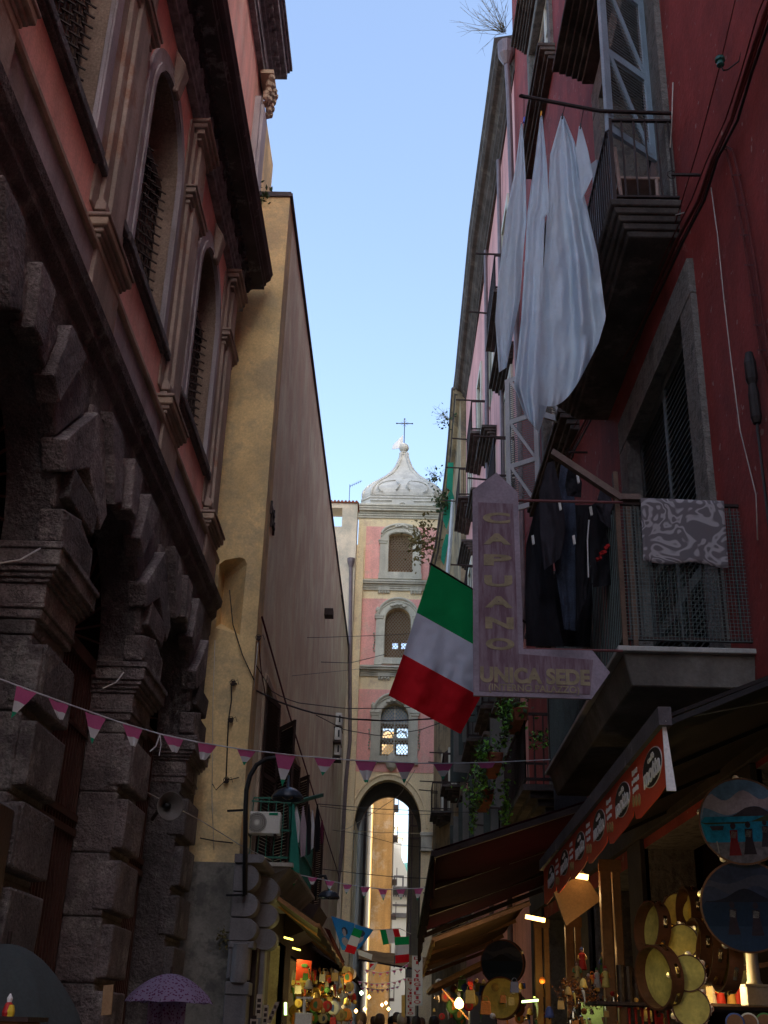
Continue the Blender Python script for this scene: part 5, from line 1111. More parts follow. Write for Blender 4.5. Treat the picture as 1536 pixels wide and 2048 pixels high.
for k,(px,py) in enumerate(((679,1444),(677,1473),(676,1503))):
    q = at(px,py,x=XC+.15); t_ = thing('meter_box', ['top','middle','bottom'][k]+' one of three pale floodlight boxes stacked on the far plaster wall', 'floodlight', q)
    mb = MB(); mb.box(q.x-.12,q.x+.10,q.y-.45,q.y+.45,q.z-.22,q.z+.22); mb.build('case', plastic, t_, bevel=.02); mb = MB(); mb.box(q.x+.0,q.x+.06,q.y-.47,q.y-.455,q.z-.12,q.z+.12); mb.build('lens', glass, t_)
    mb = MB(); mb.box(q.x-.2,q.x+.12,q.y-.6,q.y+.3,q.z-.34,q.z-.31); mb.build('shelf', iron, t_)
# ---------------------------------------------------------------- street lamps
def street_lamp(label, pts, y, head, r=.035, s=1.):
    L = thing('street_lamp', label, 'street lamp', P_(*pts[0], y)); mb = MB(); mb.tube([P_(*p, y) for p in pts], r, 8); mb.build('arm', black, L, smooth=True)
    h = P_(*head, y); mb = MB(); mb.lathe([(.02,.30*s),(.03,.12*s),(.10*s,.11*s),(.19*s,.06*s),(.235*s,-.01*s),(.24*s,-.05*s),(.225*s,-.05*s),(.18*s,.02*s),(.02,.05*s)], h, 24); mb.build('shade', mat('blue black enamel', (.03,.04,.055), .25), L, smooth=True)
    mb = MB(); mb.lathe([(.001,-.06*s),(.08*s,-.03*s),(.10*s,.0),(.05*s,.03*s)], h, 14); mb.build('lens', glass, L, smooth=True)
    for q in pts[:2]: p = P_(*q, y); mb = MB(); mb.bar(p, p+Vector((-.28,.12,0)), .014); mb.build('wall_bracket', black, L)
street_lamp('swan neck street lamp with dark round shade beside the air conditioner', [(490,1790),(491,1620),(493,1580),(500,1552),(513,1530),(533,1518),(556,1515),(570,1524),(574,1545)], 17.2, (575,1592))
street_lamp('second street lamp further along the left wall, partly behind pennants', [(630,1800),(632,1765),(640,1752),(650,1752),(655,1768)], 26, (657,1792), s=1.0)
# ---------------------------------------------------------------- air conditioner + left balcony
y0 = 18.7; a, b = P_(490,1622,y0), P_(559,1668,y0); ac = thing('air_conditioner', 'off white outdoor air conditioner with round fan grille at the end of the left balcony', 'air conditioner', (a.x+.3,y0,b.z))
mb = MB(); mb.box(a.x,b.x,y0,y0+.26,b.z,a.z); mb.build('case', plastic, ac, bevel=.015, bseg=2)
fc = P_(514,1645,y0); mb = MB(); mb.prism(arc(0,0,.155,0,345,24), lambda u,v,d: (fc.x+u, y0-d, fc.z+v), .002, .008); mb.build('fan_opening', black, ac)
mb = MB()
for r_ in (.05,.08,.11,.14,.158): mb.tube([(fc.x+r_*math.cos(R(q)), y0-.018, fc.z+r_*math.sin(R(q))) for q in range(0,361,20)], .0028, 4)
for q in range(0,360,12): mb.bar((fc.x+.03*math.cos(R(q)),y0-.018,fc.z+.03*math.sin(R(q))),(fc.x+.158*math.cos(R(q+14)),y0-.018,fc.z+.158*math.sin(R(q+14))), .002)
mb.lathe([(.035,-.022),(.03,-.014),(.001,-.012)], (fc.x,y0,fc.z), 14, axis='y'); mb.build('fan_grille', plastic, ac)
mb = MB(); c = P_(547,1628,y0); mb.box(c.x-.07,c.x+.07,y0-.004,y0-.001,c.z-.022,c.z+.022); mb.build('badge', penng, ac)
mb = MB(); mb.box(a.x+.05,a.x+.09,y0-.05,y0+.3,b.z-.04,b.z-.002); mb.box(b.x-.09,b.x-.05,y0-.05,y0+.3,b.z-.04,b.z-.002); mb.build('bracket', iron, ac)
greenp = mat('green painted iron', (.02,.13,.09), .5, .3)
zb = 3.92; lb = thing('balcony', 'narrow balcony with green painted railing on the left wall above the portal', 'balcony', (-2.1,20,zb-.2))
mb = MB(); mb.hexa([(-2.42,18.95,zb-.35),(-2.0,19.1,zb-.35),(-2.0,23.8,zb-.35),(-2.42,23.8,zb-.35)], [(-2.42,18.85,zb-.06),(-1.74,18.85,zb-.06),(-1.74,24,zb-.06),(-2.42,24,zb-.06)]); mb.build('slab', portal_st, lb)
mb = MB(); mb.box(-2.42,-1.7,18.8,24.05,zb-.058,zb); mb.build('floor_slab', marble, lb)
mb = MB(); pts = [(-2.40,18.86),(-1.78,18.86),(-1.78,23.9),(-2.40,23.9)]
for (p,q) in zip(pts, pts[1:]):
    for h_ in (zb+1.0,zb+.5,zb+.08): mb.bar((p[0],p[1],h_),(q[0],q[1],h_),.015)
    n = int(math.dist(p,q)/.12)
    for i in range(n+1): u=i/n; mb.bar((lerp(p[0],q[0],u),lerp(p[1],q[1],u),zb),(lerp(p[0],q[0],u),lerp(p[1],q[1],u),zb+1.0),.007)
mb.build('railing', greenp, lb)
mb = MB(); mb.bar(P_(502,1602,18.8),P_(585,1606,18.9),.012); mb.bar(P_(578,1608,18.9),P_(645,1590,21.5),.022,.03); tag(mb.build('laundry_pole', greenp), 'green laundry pole reaching out from the left balcony', 'laundry pole')
cl = [('patterned pale garment nearest the green curtain','garment',pennw,(586,1612,600,1690)),('grey lilac shirt on the left laundry line','shirt',cloth_mat('grey lilac cloth',(.42,.34,.40),.3),(600,1612,613,1715)),('black garment on the left laundry line, longest','garment',jblack,(613,1608,623,1712)),('white vest between the black garments','vest',pennw,(621,1620,629,1700)),('black top on the left laundry line, furthest out','top',jblack,(629,1608,641,1705)),('small dark red cloth at the end of the left laundry line','cloth',cloth_mat('wine cloth',(.12,.02,.05),.2),(640,1640,648,1690))]
for k,(lab,cat,m_,(x0_,y0_,x1_,y1_)) in enumerate(cl):
    xm = (x0_+x1_)/2; mb = cloth_mb([(xm-1,y0_),(x0_,y0_+(y1_-y0_)*.4),(x0_+1,y1_)], [(xm+1,y0_),(x1_,y0_+(y1_-y0_)*.4),(x1_-2,y1_-5)], 19.4+k*.45, 1.2, .03, 8, 14, seed=70+k); tag(mb.build(cat, m_, smooth=True), lab, cat)
mb = cloth_mb([(578,1612),(579,1680),(578,1735)], [(588,1608),(597,1700),(599,1748)], 18.95, 1, .02, 6, 10, seed=3); tag(mb.build('green_curtain', cloth_mat('teal curtain',(.03,.22,.17),.3), smooth=True), 'teal green curtain hanging at the corner of the left balcony', 'curtain')
# dark projecting hood with clutter further on
mb = MB(); mb.prism([(-2.42,4.0),(-1.7,3.9),(-1.95,3.4),(-2.42,3.2)], XZ, 25.5, 28.5); tag(mb.build('shop_hood', wood_dk), 'dark boxed hood on the left wall beyond the balcony', 'hood')
# ---------------------------------------------------------------- loudspeaker horn
hp = P_(340,1612,13.8); hn = thing('loudspeaker', 'grey horn loudspeaker fixed to a palace pier above the pennants', 'loudspeaker', hp)
hd = Vector((.55,-.8,-.12)); mb = MB(); mb.lathe([(.03,-.34),(.045,-.2),(.07,-.1),(.12,-.03),(.165,0),(.17,.01),(.16,.005),(.11,-.04),(.05,-.12),(.02,-.16)], (0,0,0), 24); xf(mb, face(hp, hd)); mb.build('horn', mat('grey horn metal',(.13,.12,.115),.5,.2), hn, smooth=True)
mb = MB(); mb.lathe([(.001,-.17),(.035,-.15),(.04,-.06),(.001,-.03)], (0,0,0), 12); xf(mb, face(hp, hd)); mb.build('driver', black, hn); mb = MB(); mb.bar(hp-hd.normalized()*.25, (-3.02,14.2,hp.z-.1), .015); mb.build('bracket', iron, hn)
# wires on imposts
for k,(pts,y) in enumerate((([(-10,1128),(40,1120),(80,1097)],10),([(205,1377),(232,1365),(247,1345)],13.5))):
    mb = MB(); mb.tube([at(px,py,x=-2.9) for px,py in pts], .008, 5); tag(mb.build('wall_cable', cable_wht, smooth=True), ['pale cable looping over the nearest pier moulding','pale cable looping over the second pier moulding'][k], 'cable')
# roof weeds on ochre block
q = P_(522,404,17.9); mb = leaves_mb(q, (.1,.2,.10), 160, .05, 5); tag(mb.build('roof_plant', leafdk), 'green plant growing on the top corner of the ochre wall', 'plant')
mb = leaves_mb(P_(446,1875,17.7),(.06,.05,.08),60,.03,8); tag(mb.build('wall_plant', [leafdry]), 'small dry plant in the grey wall by the portal', 'plant')
# ---------------------------------------------------------------- awnings
def awning(label, c4, m, name='awning', th=.02, ribs=3, ribm=None, valance=.0):
    a, b, c, d = [Vector(p) for p in c4]; t_ = thing(name, label, 'awning', (a+c)/2); mb = MB(); nu, nv = 14, 8; vs = []; fs = []
    for j in range(nv+1):
        for i in range(nu+1):
            u, v = i/nu, j/nv; p = a.lerp(b,u).lerp(d.lerp(c,u),v); p.z -= .08*math.sin(math.pi*u)*math.sin(math.pi*v) + .012*math.sin(u*23); vs.append(p)
    for j in range(nv):
        for i in range(nu): fs.append((j*(nu+1)+i,j*(nu+1)+i+1,(j+1)*(nu+1)+i+1,(j+1)*(nu+1)+i))
    mb.add(vs, fs); mb.build('canvas', m, t_, smooth=True, solid=.01)
    mb = MB()
    for k in range(ribs):
        u = k/max(1,ribs-1); p, q = a.lerp(b,u), d.lerp(c,u); mb2 = MB(); mb2.bar(p+Vector((0,0,-.05)), q+Vector((0,0,-.05)), .018, .03); mb2.build('rib', ribm or iron, t_)
    mb.bar(a+Vector((0,0,-.03)), b+Vector((0,0,-.03)), .028); mb.build('front_bar', ribm or iron, t_)
    if valance:
        mb = MB(); n = 26; vs = []
        for i in range(n+1): p = a.lerp(b,i/n) + Vector((.02*math.sin(i*1.7),.02*math.sin(i*.9),0)); vs += [p, p-Vector((0,0,valance*(1+.08*math.sin(i*2.2))))]
        mb.add(vs, [(2*i,2*i+2,2*i+3,2*i+1) for i in range(n)]); mb.build('valance', m, t_, smooth=True)
    return t_
# right maroon canopy: outer edge street side near -> far, wall side far -> near
awning('big maroon canvas awning jutting from the right wall over the shops', (P_(868,1700,12.3), P_(838,1868,17.8), P_(1085,1772,17.5), P_(1225,1585,11.6)), maroon, ribs=4, valance=.42)
o = awning('tan canvas awning lit orange from below, behind the maroon one', (P_(868,1873,19), P_(846,1945,23.5), P_(985,1893,23.5), P_(1060,1800,19)), tan, ribs=4, ribm=woodlit, valance=.12)
awning('narrow timber edged tan awning lowest on the right, above the glowing bulb', (P_(868,1968,20.5), P_(856,1982,22.6), P_(1000,1916,22.6), P_(1020,1893,20.5)), tan, ribs=3, ribm=woodlit)
awning('long olive canvas awning sloping from the left wall over the souvenir stalls', ((-1.25,18.6,3.02), (-1.42,33.5,3.02), (-2.42,33.5,3.75), (-2.42,18.6,3.75)), olive, ribs=5, ribm=woodlit, valance=.18)
awning('second olive awning further down the left side', ((-1.2,34,2.95), (-1.3,44,2.95), (-2.42,44,3.6), (-2.42,34,3.6)), olive, ribs=4, valance=.2)
awning('dark brown awning spanning low in front of the far street', ((-1.3,40,3.6),(1.0,40,3.3),(1.1,44,3.9),(-1.4,44,4.1)), tan, ribs=3)
# orange coffee awning (valance strip with lettering)
a, b = at(1327,1447,x=1.40), at(1088,1735,x=1.42)
ob = thing('coffee_awning', 'rolled awning with orange scalloped valance printed with black round coffee logos', 'awning', (a+b)/2)
mb = MB(); mb.bar(a+Vector((0,-.05,.03)), b+Vector((0,.1,.03)), .035, .05); mb.build('cassette', cornice_dk, ob)
mb = MB(); mb.tube([a+Vector((0,-.05,.0)), Vector((2.75,7.4,a.z+.55))], .004, 4); mb.build('stay', cable_wht, ob)
mb = MB(); n = 10; vs = []
for i in range(n+1):
    u = i/n; vs += [a.lerp(b,u)+Vector((.02,0,.04)), Vector((wx(lerp(a.y,b.y,u))-.02, lerp(a.y,b.y,u), lerp(a.z,b.z,u)+.62))]
mb.add(vs, [(2*i,2*i+2,2*i+3,2*i+1) for i in range(n)]); mb.build('canvas', cloth_mat('dark awning canvas', (.018,.014,.014), .02), ob, solid=.02)
for u in (0,.33,.66,1): mb = MB(); mb.bar(a.lerp(b,u)+Vector((.02,0,0)), Vector((2.72, lerp(a.y,b.y,u), a.z+.55)), .015); mb.build('arm', black, ob)
Lb = b.y - a.y; nS = 6; seg = Lb/nS; xo_ = lambda y: lerp(1.395, 1.415, (y-a.y)/Lb)
def zt(y): return lerp(a.z, b.z, (y-a.y)/Lb)
ha = a.z - at(1330,1588,x=1.40).z
outl = [(a.y, zt(a.y))]; bot = []
for k in range(nS):
    y_ = a.y + seg*k; h_ = ha
    bot += [(y_, zt(y_)-h_*(.80 if k else .95)), (y_+seg*.03, zt(y_)-h_*.90), (y_+seg*.25, zt(y_)-h_*.97), (y_+seg*.5, zt(y_)-h_*1.0), (y_+seg*.8, zt(y_)-h_*1.04), (y_+seg*.93, zt(y_)-h_*1.0), (y_+seg*.97, zt(y_)-h_*.86)]
outl = [(a.y, zt(a.y))] + bot + [(b.y, zt(b.y)-ha*.95), (b.y, zt(b.y))]
mb = MB(); mb.prism(outl, lambda u,v,d: (xo_(u)+d,u,v), 0, .006); mb.build('valance', orange, ob)
mb = MB(); mb.hexa([(1.39,a.y-.012,a.z-ha),(1.44,a.y-.012,a.z-ha),(1.44,a.y-.002,a.z-ha),(1.39,a.y-.002,a.z-ha)],[(1.39,a.y-.012,a.z),(1.41,a.y-.012,a.z),(1.41,a.y-.002,a.z),(1.39,a.y-.002,a.z)]); mb.build('side_flap', white, ob)
lw = mat('white print', (.72,.70,.68), .6, .04); lg = mat('gold bean print', (.45,.28,.10), .6, .2); 
for k in range(nS):
    yc = a.y + .33 + seg*k; zc_ = zt(yc) - ha*.46; x_ = xo_(yc)
    mb = MB(); mb.prism(arc(yc,zc_,.265,0,346,26,ha*.29), lambda u,v,d: (x_-d,u,v), .001, .003); mb.build('logo_ring', lw, ob)
    mb = MB(); mb.prism(arc(yc,zc_,.252,0,346,26,ha*.275), lambda u,v,d: (x_-d,u,v), .003, .005); mb.build('logo_disc', black, ob)
    text('logo_lettering', 'motta', ob, lw, (x_-.007,yc,zc_-.025), (0,-1,.05), (0,.0,1), .095, .46, bold=.03); text('logo_lettering', 'caffè', ob, lw, (x_-.007,yc,zc_+.055), (0,-1,.05), (0,0,1), .035, .17)
    y2 = yc + seg*.52
    if y2 + .15 < b.y:
        for j_, wd_ in enumerate((.075,.11,.08)):
            mb = MB(); rr = random.Random(k*7+j_); q = -wd_; zz_ = zt(y2)-ha*(.24+.14*j_)
            while q < wd_:
                w_ = rr.uniform(.012,.028); mb.box(x_-.001,x_-.004,y2+q,y2+q+w_,zz_-rr.uniform(.008,.016),zz_+rr.uniform(.010,.02)); q += w_+.008
            mb.build('faded_print', lw, ob)
        for j_ in range(3):
            mb = MB(); mb.prism(arc(y2-.09+j_*.09,zt(y2)-ha*(.74-.03*j_),.032,0,340,10,.035), lambda u,v,d: (x_-d,u,v), .001, .004); mb.build('bean_print', lg, ob)
# ---------------------------------------------------------------- hanging planters with ivy on the right wall
def planter(label, c, L, n, seed, trail=.5, sp=(.16,.28)):
    t_ = thing('planter', label, 'planter', c); c = Vector(c)
    mb = MB(); mb.hexa([(c.x-.08,c.y-L/2+.04,c.z-.2),(c.x+.10,c.y-L/2+.04,c.z-.2),(c.x+.10,c.y+L/2-.04,c.z-.2),(c.x-.08,c.y+L/2-.04,c.z-.2)], [(c.x-.12,c.y-L/2,c.z),(c.x+.13,c.y-L/2,c.z),(c.x+.13,c.y+L/2,c.z),(c.x-.12,c.y+L/2,c.z)]); mb.build('trough', terracotta, t_, bevel=.01)
    rr = random.Random(seed)
    centres = [(c + Vector((rr.uniform(-.22,.05), rr.uniform(-L/2,L/2), rr.uniform(-.1,.22))), rr.uniform(.06,.14)) for k in range(12)]
    def blob(r_):
        if r_.random() < .25: k = r_.random(); return c + Vector((-.15-.05*k+r_.gauss(0,.03), r_.choice((-.4,.1,.35))*L+r_.gauss(0,.05), -trail*k))
        b_, s_ = r_.choice(centres); return b_ + Vector((r_.gauss(0,s_),r_.gauss(0,s_*1.2),r_.gauss(0,s_)))
    leaves_mb(None, None, n, .042, seed, 2, blob).build('ivy', [leaf, leafdk], t_)
planter('topmost terracotta trough of bright green ivy beside the arrow sign', P_(1035,1430,17.5), 1.0, 520, 1, .4)
planter('middle trough of ivy trailing down the red house', P_(985,1520,18.6), 1.2, 620, 2, .7)
planter('lower ivy trough with leaves spilling towards the street', P_(968,1590,20.0), 1.2, 420, 3, .6)
mb = leaves_mb(None, None, 150, .04, 12, 2, lambda r_: P_(1012+r_.gauss(0,5), r_.uniform(1560,1650), 18.5)+Vector((0,r_.gauss(0,.1),0))); tag(mb.build('trailing_ivy', [leaf, leafdk]), 'thin strand of ivy hanging free above the maroon awning', 'ivy')
mb = leaves_mb(None, None, 90, .035, 13, 2, lambda r_: P_(1060+r_.uniform(0,40), 1470+r_.uniform(-8,26), 16)+Vector((0,r_.gauss(0,.1),0))); tag(mb.build('trailing_ivy', [leaf, leafdk]), 'wisp of ivy reaching right behind the balcony corner', 'ivy')
mb = MB(); zs_ = P_(1040,1395,16.5).z; mb.box(2.1,2.55,16.2,16.26,3.9,zs_); 
for k in range(22): mb.box(2.1+k*.02,2.112+k*.02,16.185,16.2,3.9,zs_)
tag(mb.build('reed_screen', mat('black reed screen', (.022,.02,.024), .8, .4, 8, .5, 40)), 'tall blackish reed screen standing between the ivy and the concrete balcony', 'screen')
for (y0,y1,zt_,xo) in ((17.0,20.6,4.9,1.75),): small_balcony(y0,y1,zt_,xo,r2,xw=2.62,poles=False)
# ---------------------------------------------------------------- flags far down the street
def flat_cloth(label, name, quad, y, mats, fn, cat, amp=.03, seed=0, nu=16, nv=16, y1=None):
    mb = MB(); vs = []; fs = []; ms = []; a, b, c, d = quad; y1 = y1 or y
    for j in range(nv+1):
        for i in range(nu+1):
            u, v = i/nu, j/nv; px = lerp(lerp(a[0],b[0],u), lerp(d[0],c[0],u), v); py = lerp(lerp(a[1],b[1],u), lerp(d[1],c[1],u), v)
            vs.append(P_(px,py,lerp(y,y1,u)+amp*math.sin(u*5+v*2+seed)))
    for j in range(nv):
        for i in range(nu): fs.append((j*(nu+1)+i,j*(nu+1)+i+1,(j+1)*(nu+1)+i+1,(j+1)*(nu+1)+i)); ms.append(fn((i+.5)/nu,(j+.5)/nv))
    mb.v = [tuple(v) for v in vs]; mb.f = fs; mb.m = ms; return tag(mb.build(name, mats, smooth=True), label, cat)
bluef = cloth_mat('sky blue banner', (.03,.24,.62), .35, var=.1); darkf = cloth_mat('dark print', (.03,.05,.09), .3, var=.3); facef = cloth_mat('pale print', (.38,.34,.38), .3, var=.2)
def blob2(cx, cy, rx, ry): return lambda u, v: ((u-cx)/rx)**2 + ((v-cy)/ry)**2 < 1
h1_, f1_ = blob2(.52,.36,.16,.12), blob2(.48,.42,.10,.13); b1_ = blob2(.45,.72,.24,.14)
flat_cloth('large sky blue banner with a pale and dark figure print over the stalls', 'blue_banner', [(662,1832),(709,1847),(706,1902),(684,1900)], 22, [bluef, facef, darkf], lambda u,v: 1 if f1_(u,v) else 2 if h1_(u,v) else 1 if b1_(u,v) else 0, 'banner', nu=30, nv=30)
flat_cloth('second smaller blue banner just right of the first, print showing a dark head', 'blue_banner', [(710,1848),(747,1860),(722,1895),(712,1900)], 23, [bluef, facef, darkf], lambda u,v: 2 if blob2(.45,.32,.22,.14)(u,v) else 1 if blob2(.4,.55,.3,.2)(u,v) else 0, 'banner', nu=24, nv=24)
tri = [fgreen, pennw, fred]
flat_cloth('small Italian flag tilted in front of the blue banner', 'italian_flag', [(708,1855),(725,1862),(709,1909),(689,1903)], 21.5, tri, lambda u,v: min(2,int(v*3)), 'flag', .01)
flat_cloth('Italian flag strung sideways over the street centre', 'italian_flag', [(760,1859),(797,1858),(804,1883),(766,1890)], 24, tri, lambda u,v: min(2,int(u*3)), 'flag', .03)
flat_cloth('Italian flag hanging green side up beside the white vertical signs', 'italian_flag', [(789,1874),(818,1873),(818,1924),(791,1927)], 23, tri, lambda u,v: min(2,int(v*3)), 'flag', .02)
flat_cloth('plain white cloth strip hanging below the blue banner', 'white_pennant', [(714,1898),(745,1909),(743,1920),(717,1910)], 22, [pennw], lambda u,v: 0, 'pennant', .01)
flat_cloth('small crumpled red and white flag under the white strip', 'small_flag', [(739,1925),(755,1925),(748,1940),(740,1938)], 22.5, [pennw, fred], lambda u,v: 1 if u+v<.9 and v>.2 else 0, 'flag', .02)
mb = MB(); mb.tube([P_(655,1838,22), P_(662,1832,22), P_(748,1860,23), P_(800,1857,24), P_(822,1868,23)], .006, 4); tag(mb.build('flag_line', cable_wht), 'line carrying the flags and blue banners across the street', 'line')
# hanging valance of worn red cloth on left
flat_cloth('tattered dark red cloth strip hanging from the olive awning', 'cloth_strip', [(648,1855),(660,1860),(690,1925),(683,1925)], 20, [cloth_mat('worn red strip',(.10,.02,.015),.2)], lambda u,v: 0, 'cloth', .03)
# ---------------------------------------------------------------- vertical shop signs
redl = mat('red sign lettering', (.42,.02,.03), .6)
def vsign(label, x0, x1, y0, y1, Y, word, dx=0, lm=redl, th=.03):
    a, b, c, d = (x0,y0),(x1,y0+1),(x1-dx,y1),(x0-dx,y1); t_ = thing('vertical_sign', label, 'shop sign', P_((x0+x1)/2,y1,Y))
    A_, B_, C_, D_ = [P_(*p, Y) for p in (a,b,c,d)]; mb = MB(); mb.add([A_,B_,C_,D_]+[p+Vector((0,th,0)) for p in (A_,B_,C_,D_)], [(0,1,2,3),(7,6,5,4),(0,4,5,1),(1,5,6,2),(2,6,7,3),(3,7,4,0)]); mb.build('board', plastic, t_)
    n = len(word); H = (A_.z-D_.z); W_w = (B_-A_).length
    for k, ch_ in enumerate(word):
        if ch_ == ' ': continue
        p = A_.lerp(D_, (k+.6)/(n+.4)).lerp(B_.lerp(C_, (k+.6)/(n+.4)), .5); text('lettering', ch_, t_, lm, p-Vector((0,.006,0)), B_-A_, (0,0,1), H/(n+.4)*.72, W_w*(.62 if ch_ != 'I' else .25), bold=.01)
vsign('larger white vertical sign reading DI VIRGILIO in red letters', 824, 845, 1911, 2011, 21.5, 'DI VIRGILIO')
vsign('smaller white vertical sign reading DI VIRGILIO, lower and behind the larger one', 812, 830, 1955, 2032, 24, 'DI VIRGILIO')
flat_cloth('narrow dull yellow vertical panel left of the white signs', 'yellow_sign', [(803,1990),(810,1990),(810,2035),(803,2035)], 27, [mat('dull yellow panel',(.35,.27,.08),.7)], lambda u,v: 0, 'panel', 0)
# ---------------------------------------------------------------- umbrellas
def umbrella(label, c, r, h, m, n=8, name='umbrella', pole=2.0, lab_c='umbrella'):
    c = Vector(c); t_ = thing(name, label, lab_c, (c.x,c.y,c.z-pole)); mb = MB(); nr = 10; K = n*8; vs = []; fs = []
    for i in range(nr+1):
        q = i/nr
        for k in range(K):
            a = 2*math.pi*k/K; seg_ = abs(math.sin(a*n/2)); rad = r*q*(1-.05*seg_*q); z = h*(1-q**1.9) - .045*h*seg_*q*(1 if q<1 else 1.0)
            vs.append(c + Vector((rad*math.cos(a), rad*math.sin(a), z - (0.10*h*(1-seg_) if q == 1 else 0))))
    for i in range(nr):
        for k in range(K): fs.append((i*K+k,i*K+(k+1)%K,(i+1)*K+(k+1)%K,(i+1)*K+k))
    mb.add(vs, fs); mb.build('canopy', m, t_, smooth=True)
    mb = MB(); mb.tube([c+Vector((0,0,-pole)), c+Vector((0,0,h+.06))], .012 if r<1 else .025, 8); mb.build('pole', iron, t_)
    for k in range(n): a = 2*math.pi*k/n; mb = MB(); mb.tube([c+Vector((r*q*math.cos(a),r*q*math.sin(a),h*(1-q**1.9)-.015)) for q in (0.02,.3,.6,.8,1)], .004, 4); mb.build('rib', iron, t_)
    return t_
flo = cloth_mat('purple floral print', (.42,.20,.44), .35, var=.1); nt = flo.node_tree; pp_ = nt.nodes['Principled BSDF']
v_ = nt.nodes.new('ShaderNodeTexVoronoi'); v_.inputs['Scale'].default_value = 38; gN = nt.nodes.new('ShaderNodeNewGeometry'); nt.links.new(gN.outputs['Position'], v_.inputs[0])
mr_ = nt.nodes.new('ShaderNodeMapRange'); mr_.inputs[1].default_value = .25; mr_.inputs[2].default_value = .42; nt.links.new(v_.outputs[0], mr_.inputs[0])
mx_ = nt.nodes.new('ShaderNodeMix'); mx_.data_type = 'RGBA'; mx_.inputs[6].default_value = (.12,.01,.08,1); mx_.inputs[7].default_value = (.30,.23,.37,1); nt.links.new(mr_.outputs[0], mx_.inputs[0])
for n_ in nt.nodes:
    if n_.type == 'BSDF_TRANSLUCENT': nt.links.new(mx_.outputs[2], n_.inputs[0])
nt.links.new(mx_.outputs[2], pp_.inputs['Base Color'])
uy = 11.5; uc = P_(337,2001,uy); ur = (P_(425,2001,uy)-P_(247,2001,uy)).length/2; uh = P_(336,1947,uy).z-uc.z
umb = umbrella('purple and white floral umbrella with a matching cloth hanging under it', uc, ur, uh, flo)
mb = MB(); l_, r_ = P_(297,2004,uy-.05), P_(372,2004,uy-.05); vs = []; 
for i in range(21):
    p = l_.lerp(r_, i/20) + Vector((0,.02*math.sin(i*1.3),0)); vs += [p+Vector((0,0,.04)), p-Vector((0,0,.9))]
mb.add(vs, [(2*i,2*i+2,2*i+3,2*i+1) for i in range(20)]); mb.build('side_cloth', flo, umb, smooth=True)
grc = cloth_mat('grey green umbrella canvas', (.045,.055,.056), .08, var=.15, streak=.2)
gy = 6.3; gc = P_(-8,2052,gy); umbrella('huge grey green market umbrella cut off by the lower left corner', gc, (P_(172,2050,gy)-gc).length, P_(0,1887,gy).z-gc.z, grc, n=8, pole=1.5)
q = P_(18,2036,4.2); t_ = thing('stall_box', 'brown wooden stall box in the lower left corner', 'box', q-Vector((0,0,.1))); mb = MB(); mb.box(q.x-.25,q.x+.08,q.y-.1,q.y+.1,q.z-.45,q.z-.01); mb.build('body', woodlit, t_, bevel=.005)
mb = MB(); mb.box(q.x-.27,q.x+.10,q.y-.12,q.y+.12,q.z-.01,q.z+.005); mb.build('lid', wood_dk, t_)
q = P_(17,2016,4.2); t_ = thing('figurine', 'tiny red and yellow figurine with white cap on the stall box', 'figurine', q-Vector((0,0,.04)))
mb = MB(); mb.lathe([(.016,-.035),(.02,-.015),(.013,.012),(.006,.02)], q, 10); mb.build('robe', mat('red enamel',(.45,.02,.02),.4), t_); mb = MB(); mb.lathe([(.012,-.034),(.014,-.01),(.008,.01)], q+Vector((.012,-.008,0)), 8); mb.build('apron', mat('yellow enamel',(.7,.5,.04),.4), t_); mb = MB(); mb.lathe([(.008,.018),(.010,.03),(.002,.045)], q, 8); mb.build('cap', white, t_)
for k,(px,py) in enumerate(((215,2000),)):
    q = P_(px,py,9); mb = MB(); mb.obox(q,(.035,0,.004),(0,.01,0),(-.004,0,.10)); tag(mb.build('price_card', mat('tan card',(.35,.22,.12),.8)), 'tan card standing in front of the dark palace gate', 'card')
# ---------------------------------------------------------------- right shops
mb = MB()
for nm, (px,y,w_,lab) in {'a':(1222,10.2,.10,'pale timber post lit orange, nearest the drums'), 'b':(1148,12.2,.09,'timber post lit orange, second from the drums'), 'c':(1085,14.3,.10,'dark timber post behind the hanging painted drum')}.items():
    q0 = P_(px,1750 if nm=='a' else 1860,y); t_ = MB(); t_.box(q0.x-w_,q0.x-w_*.15,y-.05,y+.05,0,q0.z+.1); t_.box(q0.x+w_*.1,q0.x+w_*.7,y-.04,y+.06,0,q0.z+.1); t_.box(q0.x-w_*1.1,q0.x+w_*.8,y-.06,y-.05,q0.z+.02,q0.z+.12); tag(t_.build('shop_post', woodlit, bevel=.008), lab, 'post')
bd = mat('buff cardboard', (.16,.105,.06), .85, .15, 4); c4 = [P_(1108,1785,11),P_(1166,1742,11),P_(1202,1800,11),P_(1132,1852,11)]
mb = MB(); mb.add(c4+[p+Vector((0,.06,0)) for p in c4], [(0,1,2,3),(7,6,5,4),(0,4,5,1),(1,5,6,2),(2,6,7,3),(3,7,4,0)]); tag(mb.build('cardboard_box', bd), 'tilted buff cardboard box hung under the orange awning', 'box')
mb = MB(); mb.bar(P_(1146,1750,10.9),P_(1176,1755,10.9),.022); tag(mb.build('tube_light', warmt), 'glowing warm tube light above the tilted cardboard box', 'light'); lamp(P_(1160,1790,10.5), 6)
mb = MB(); mb.bar(P_(1051,1833,13),P_(1090,1841,13),.02); tag(mb.build('tube_light', warmt), 'glowing warm tube light under the tan awning', 'light'); lamp(P_(1070,1860,12.8), 7)
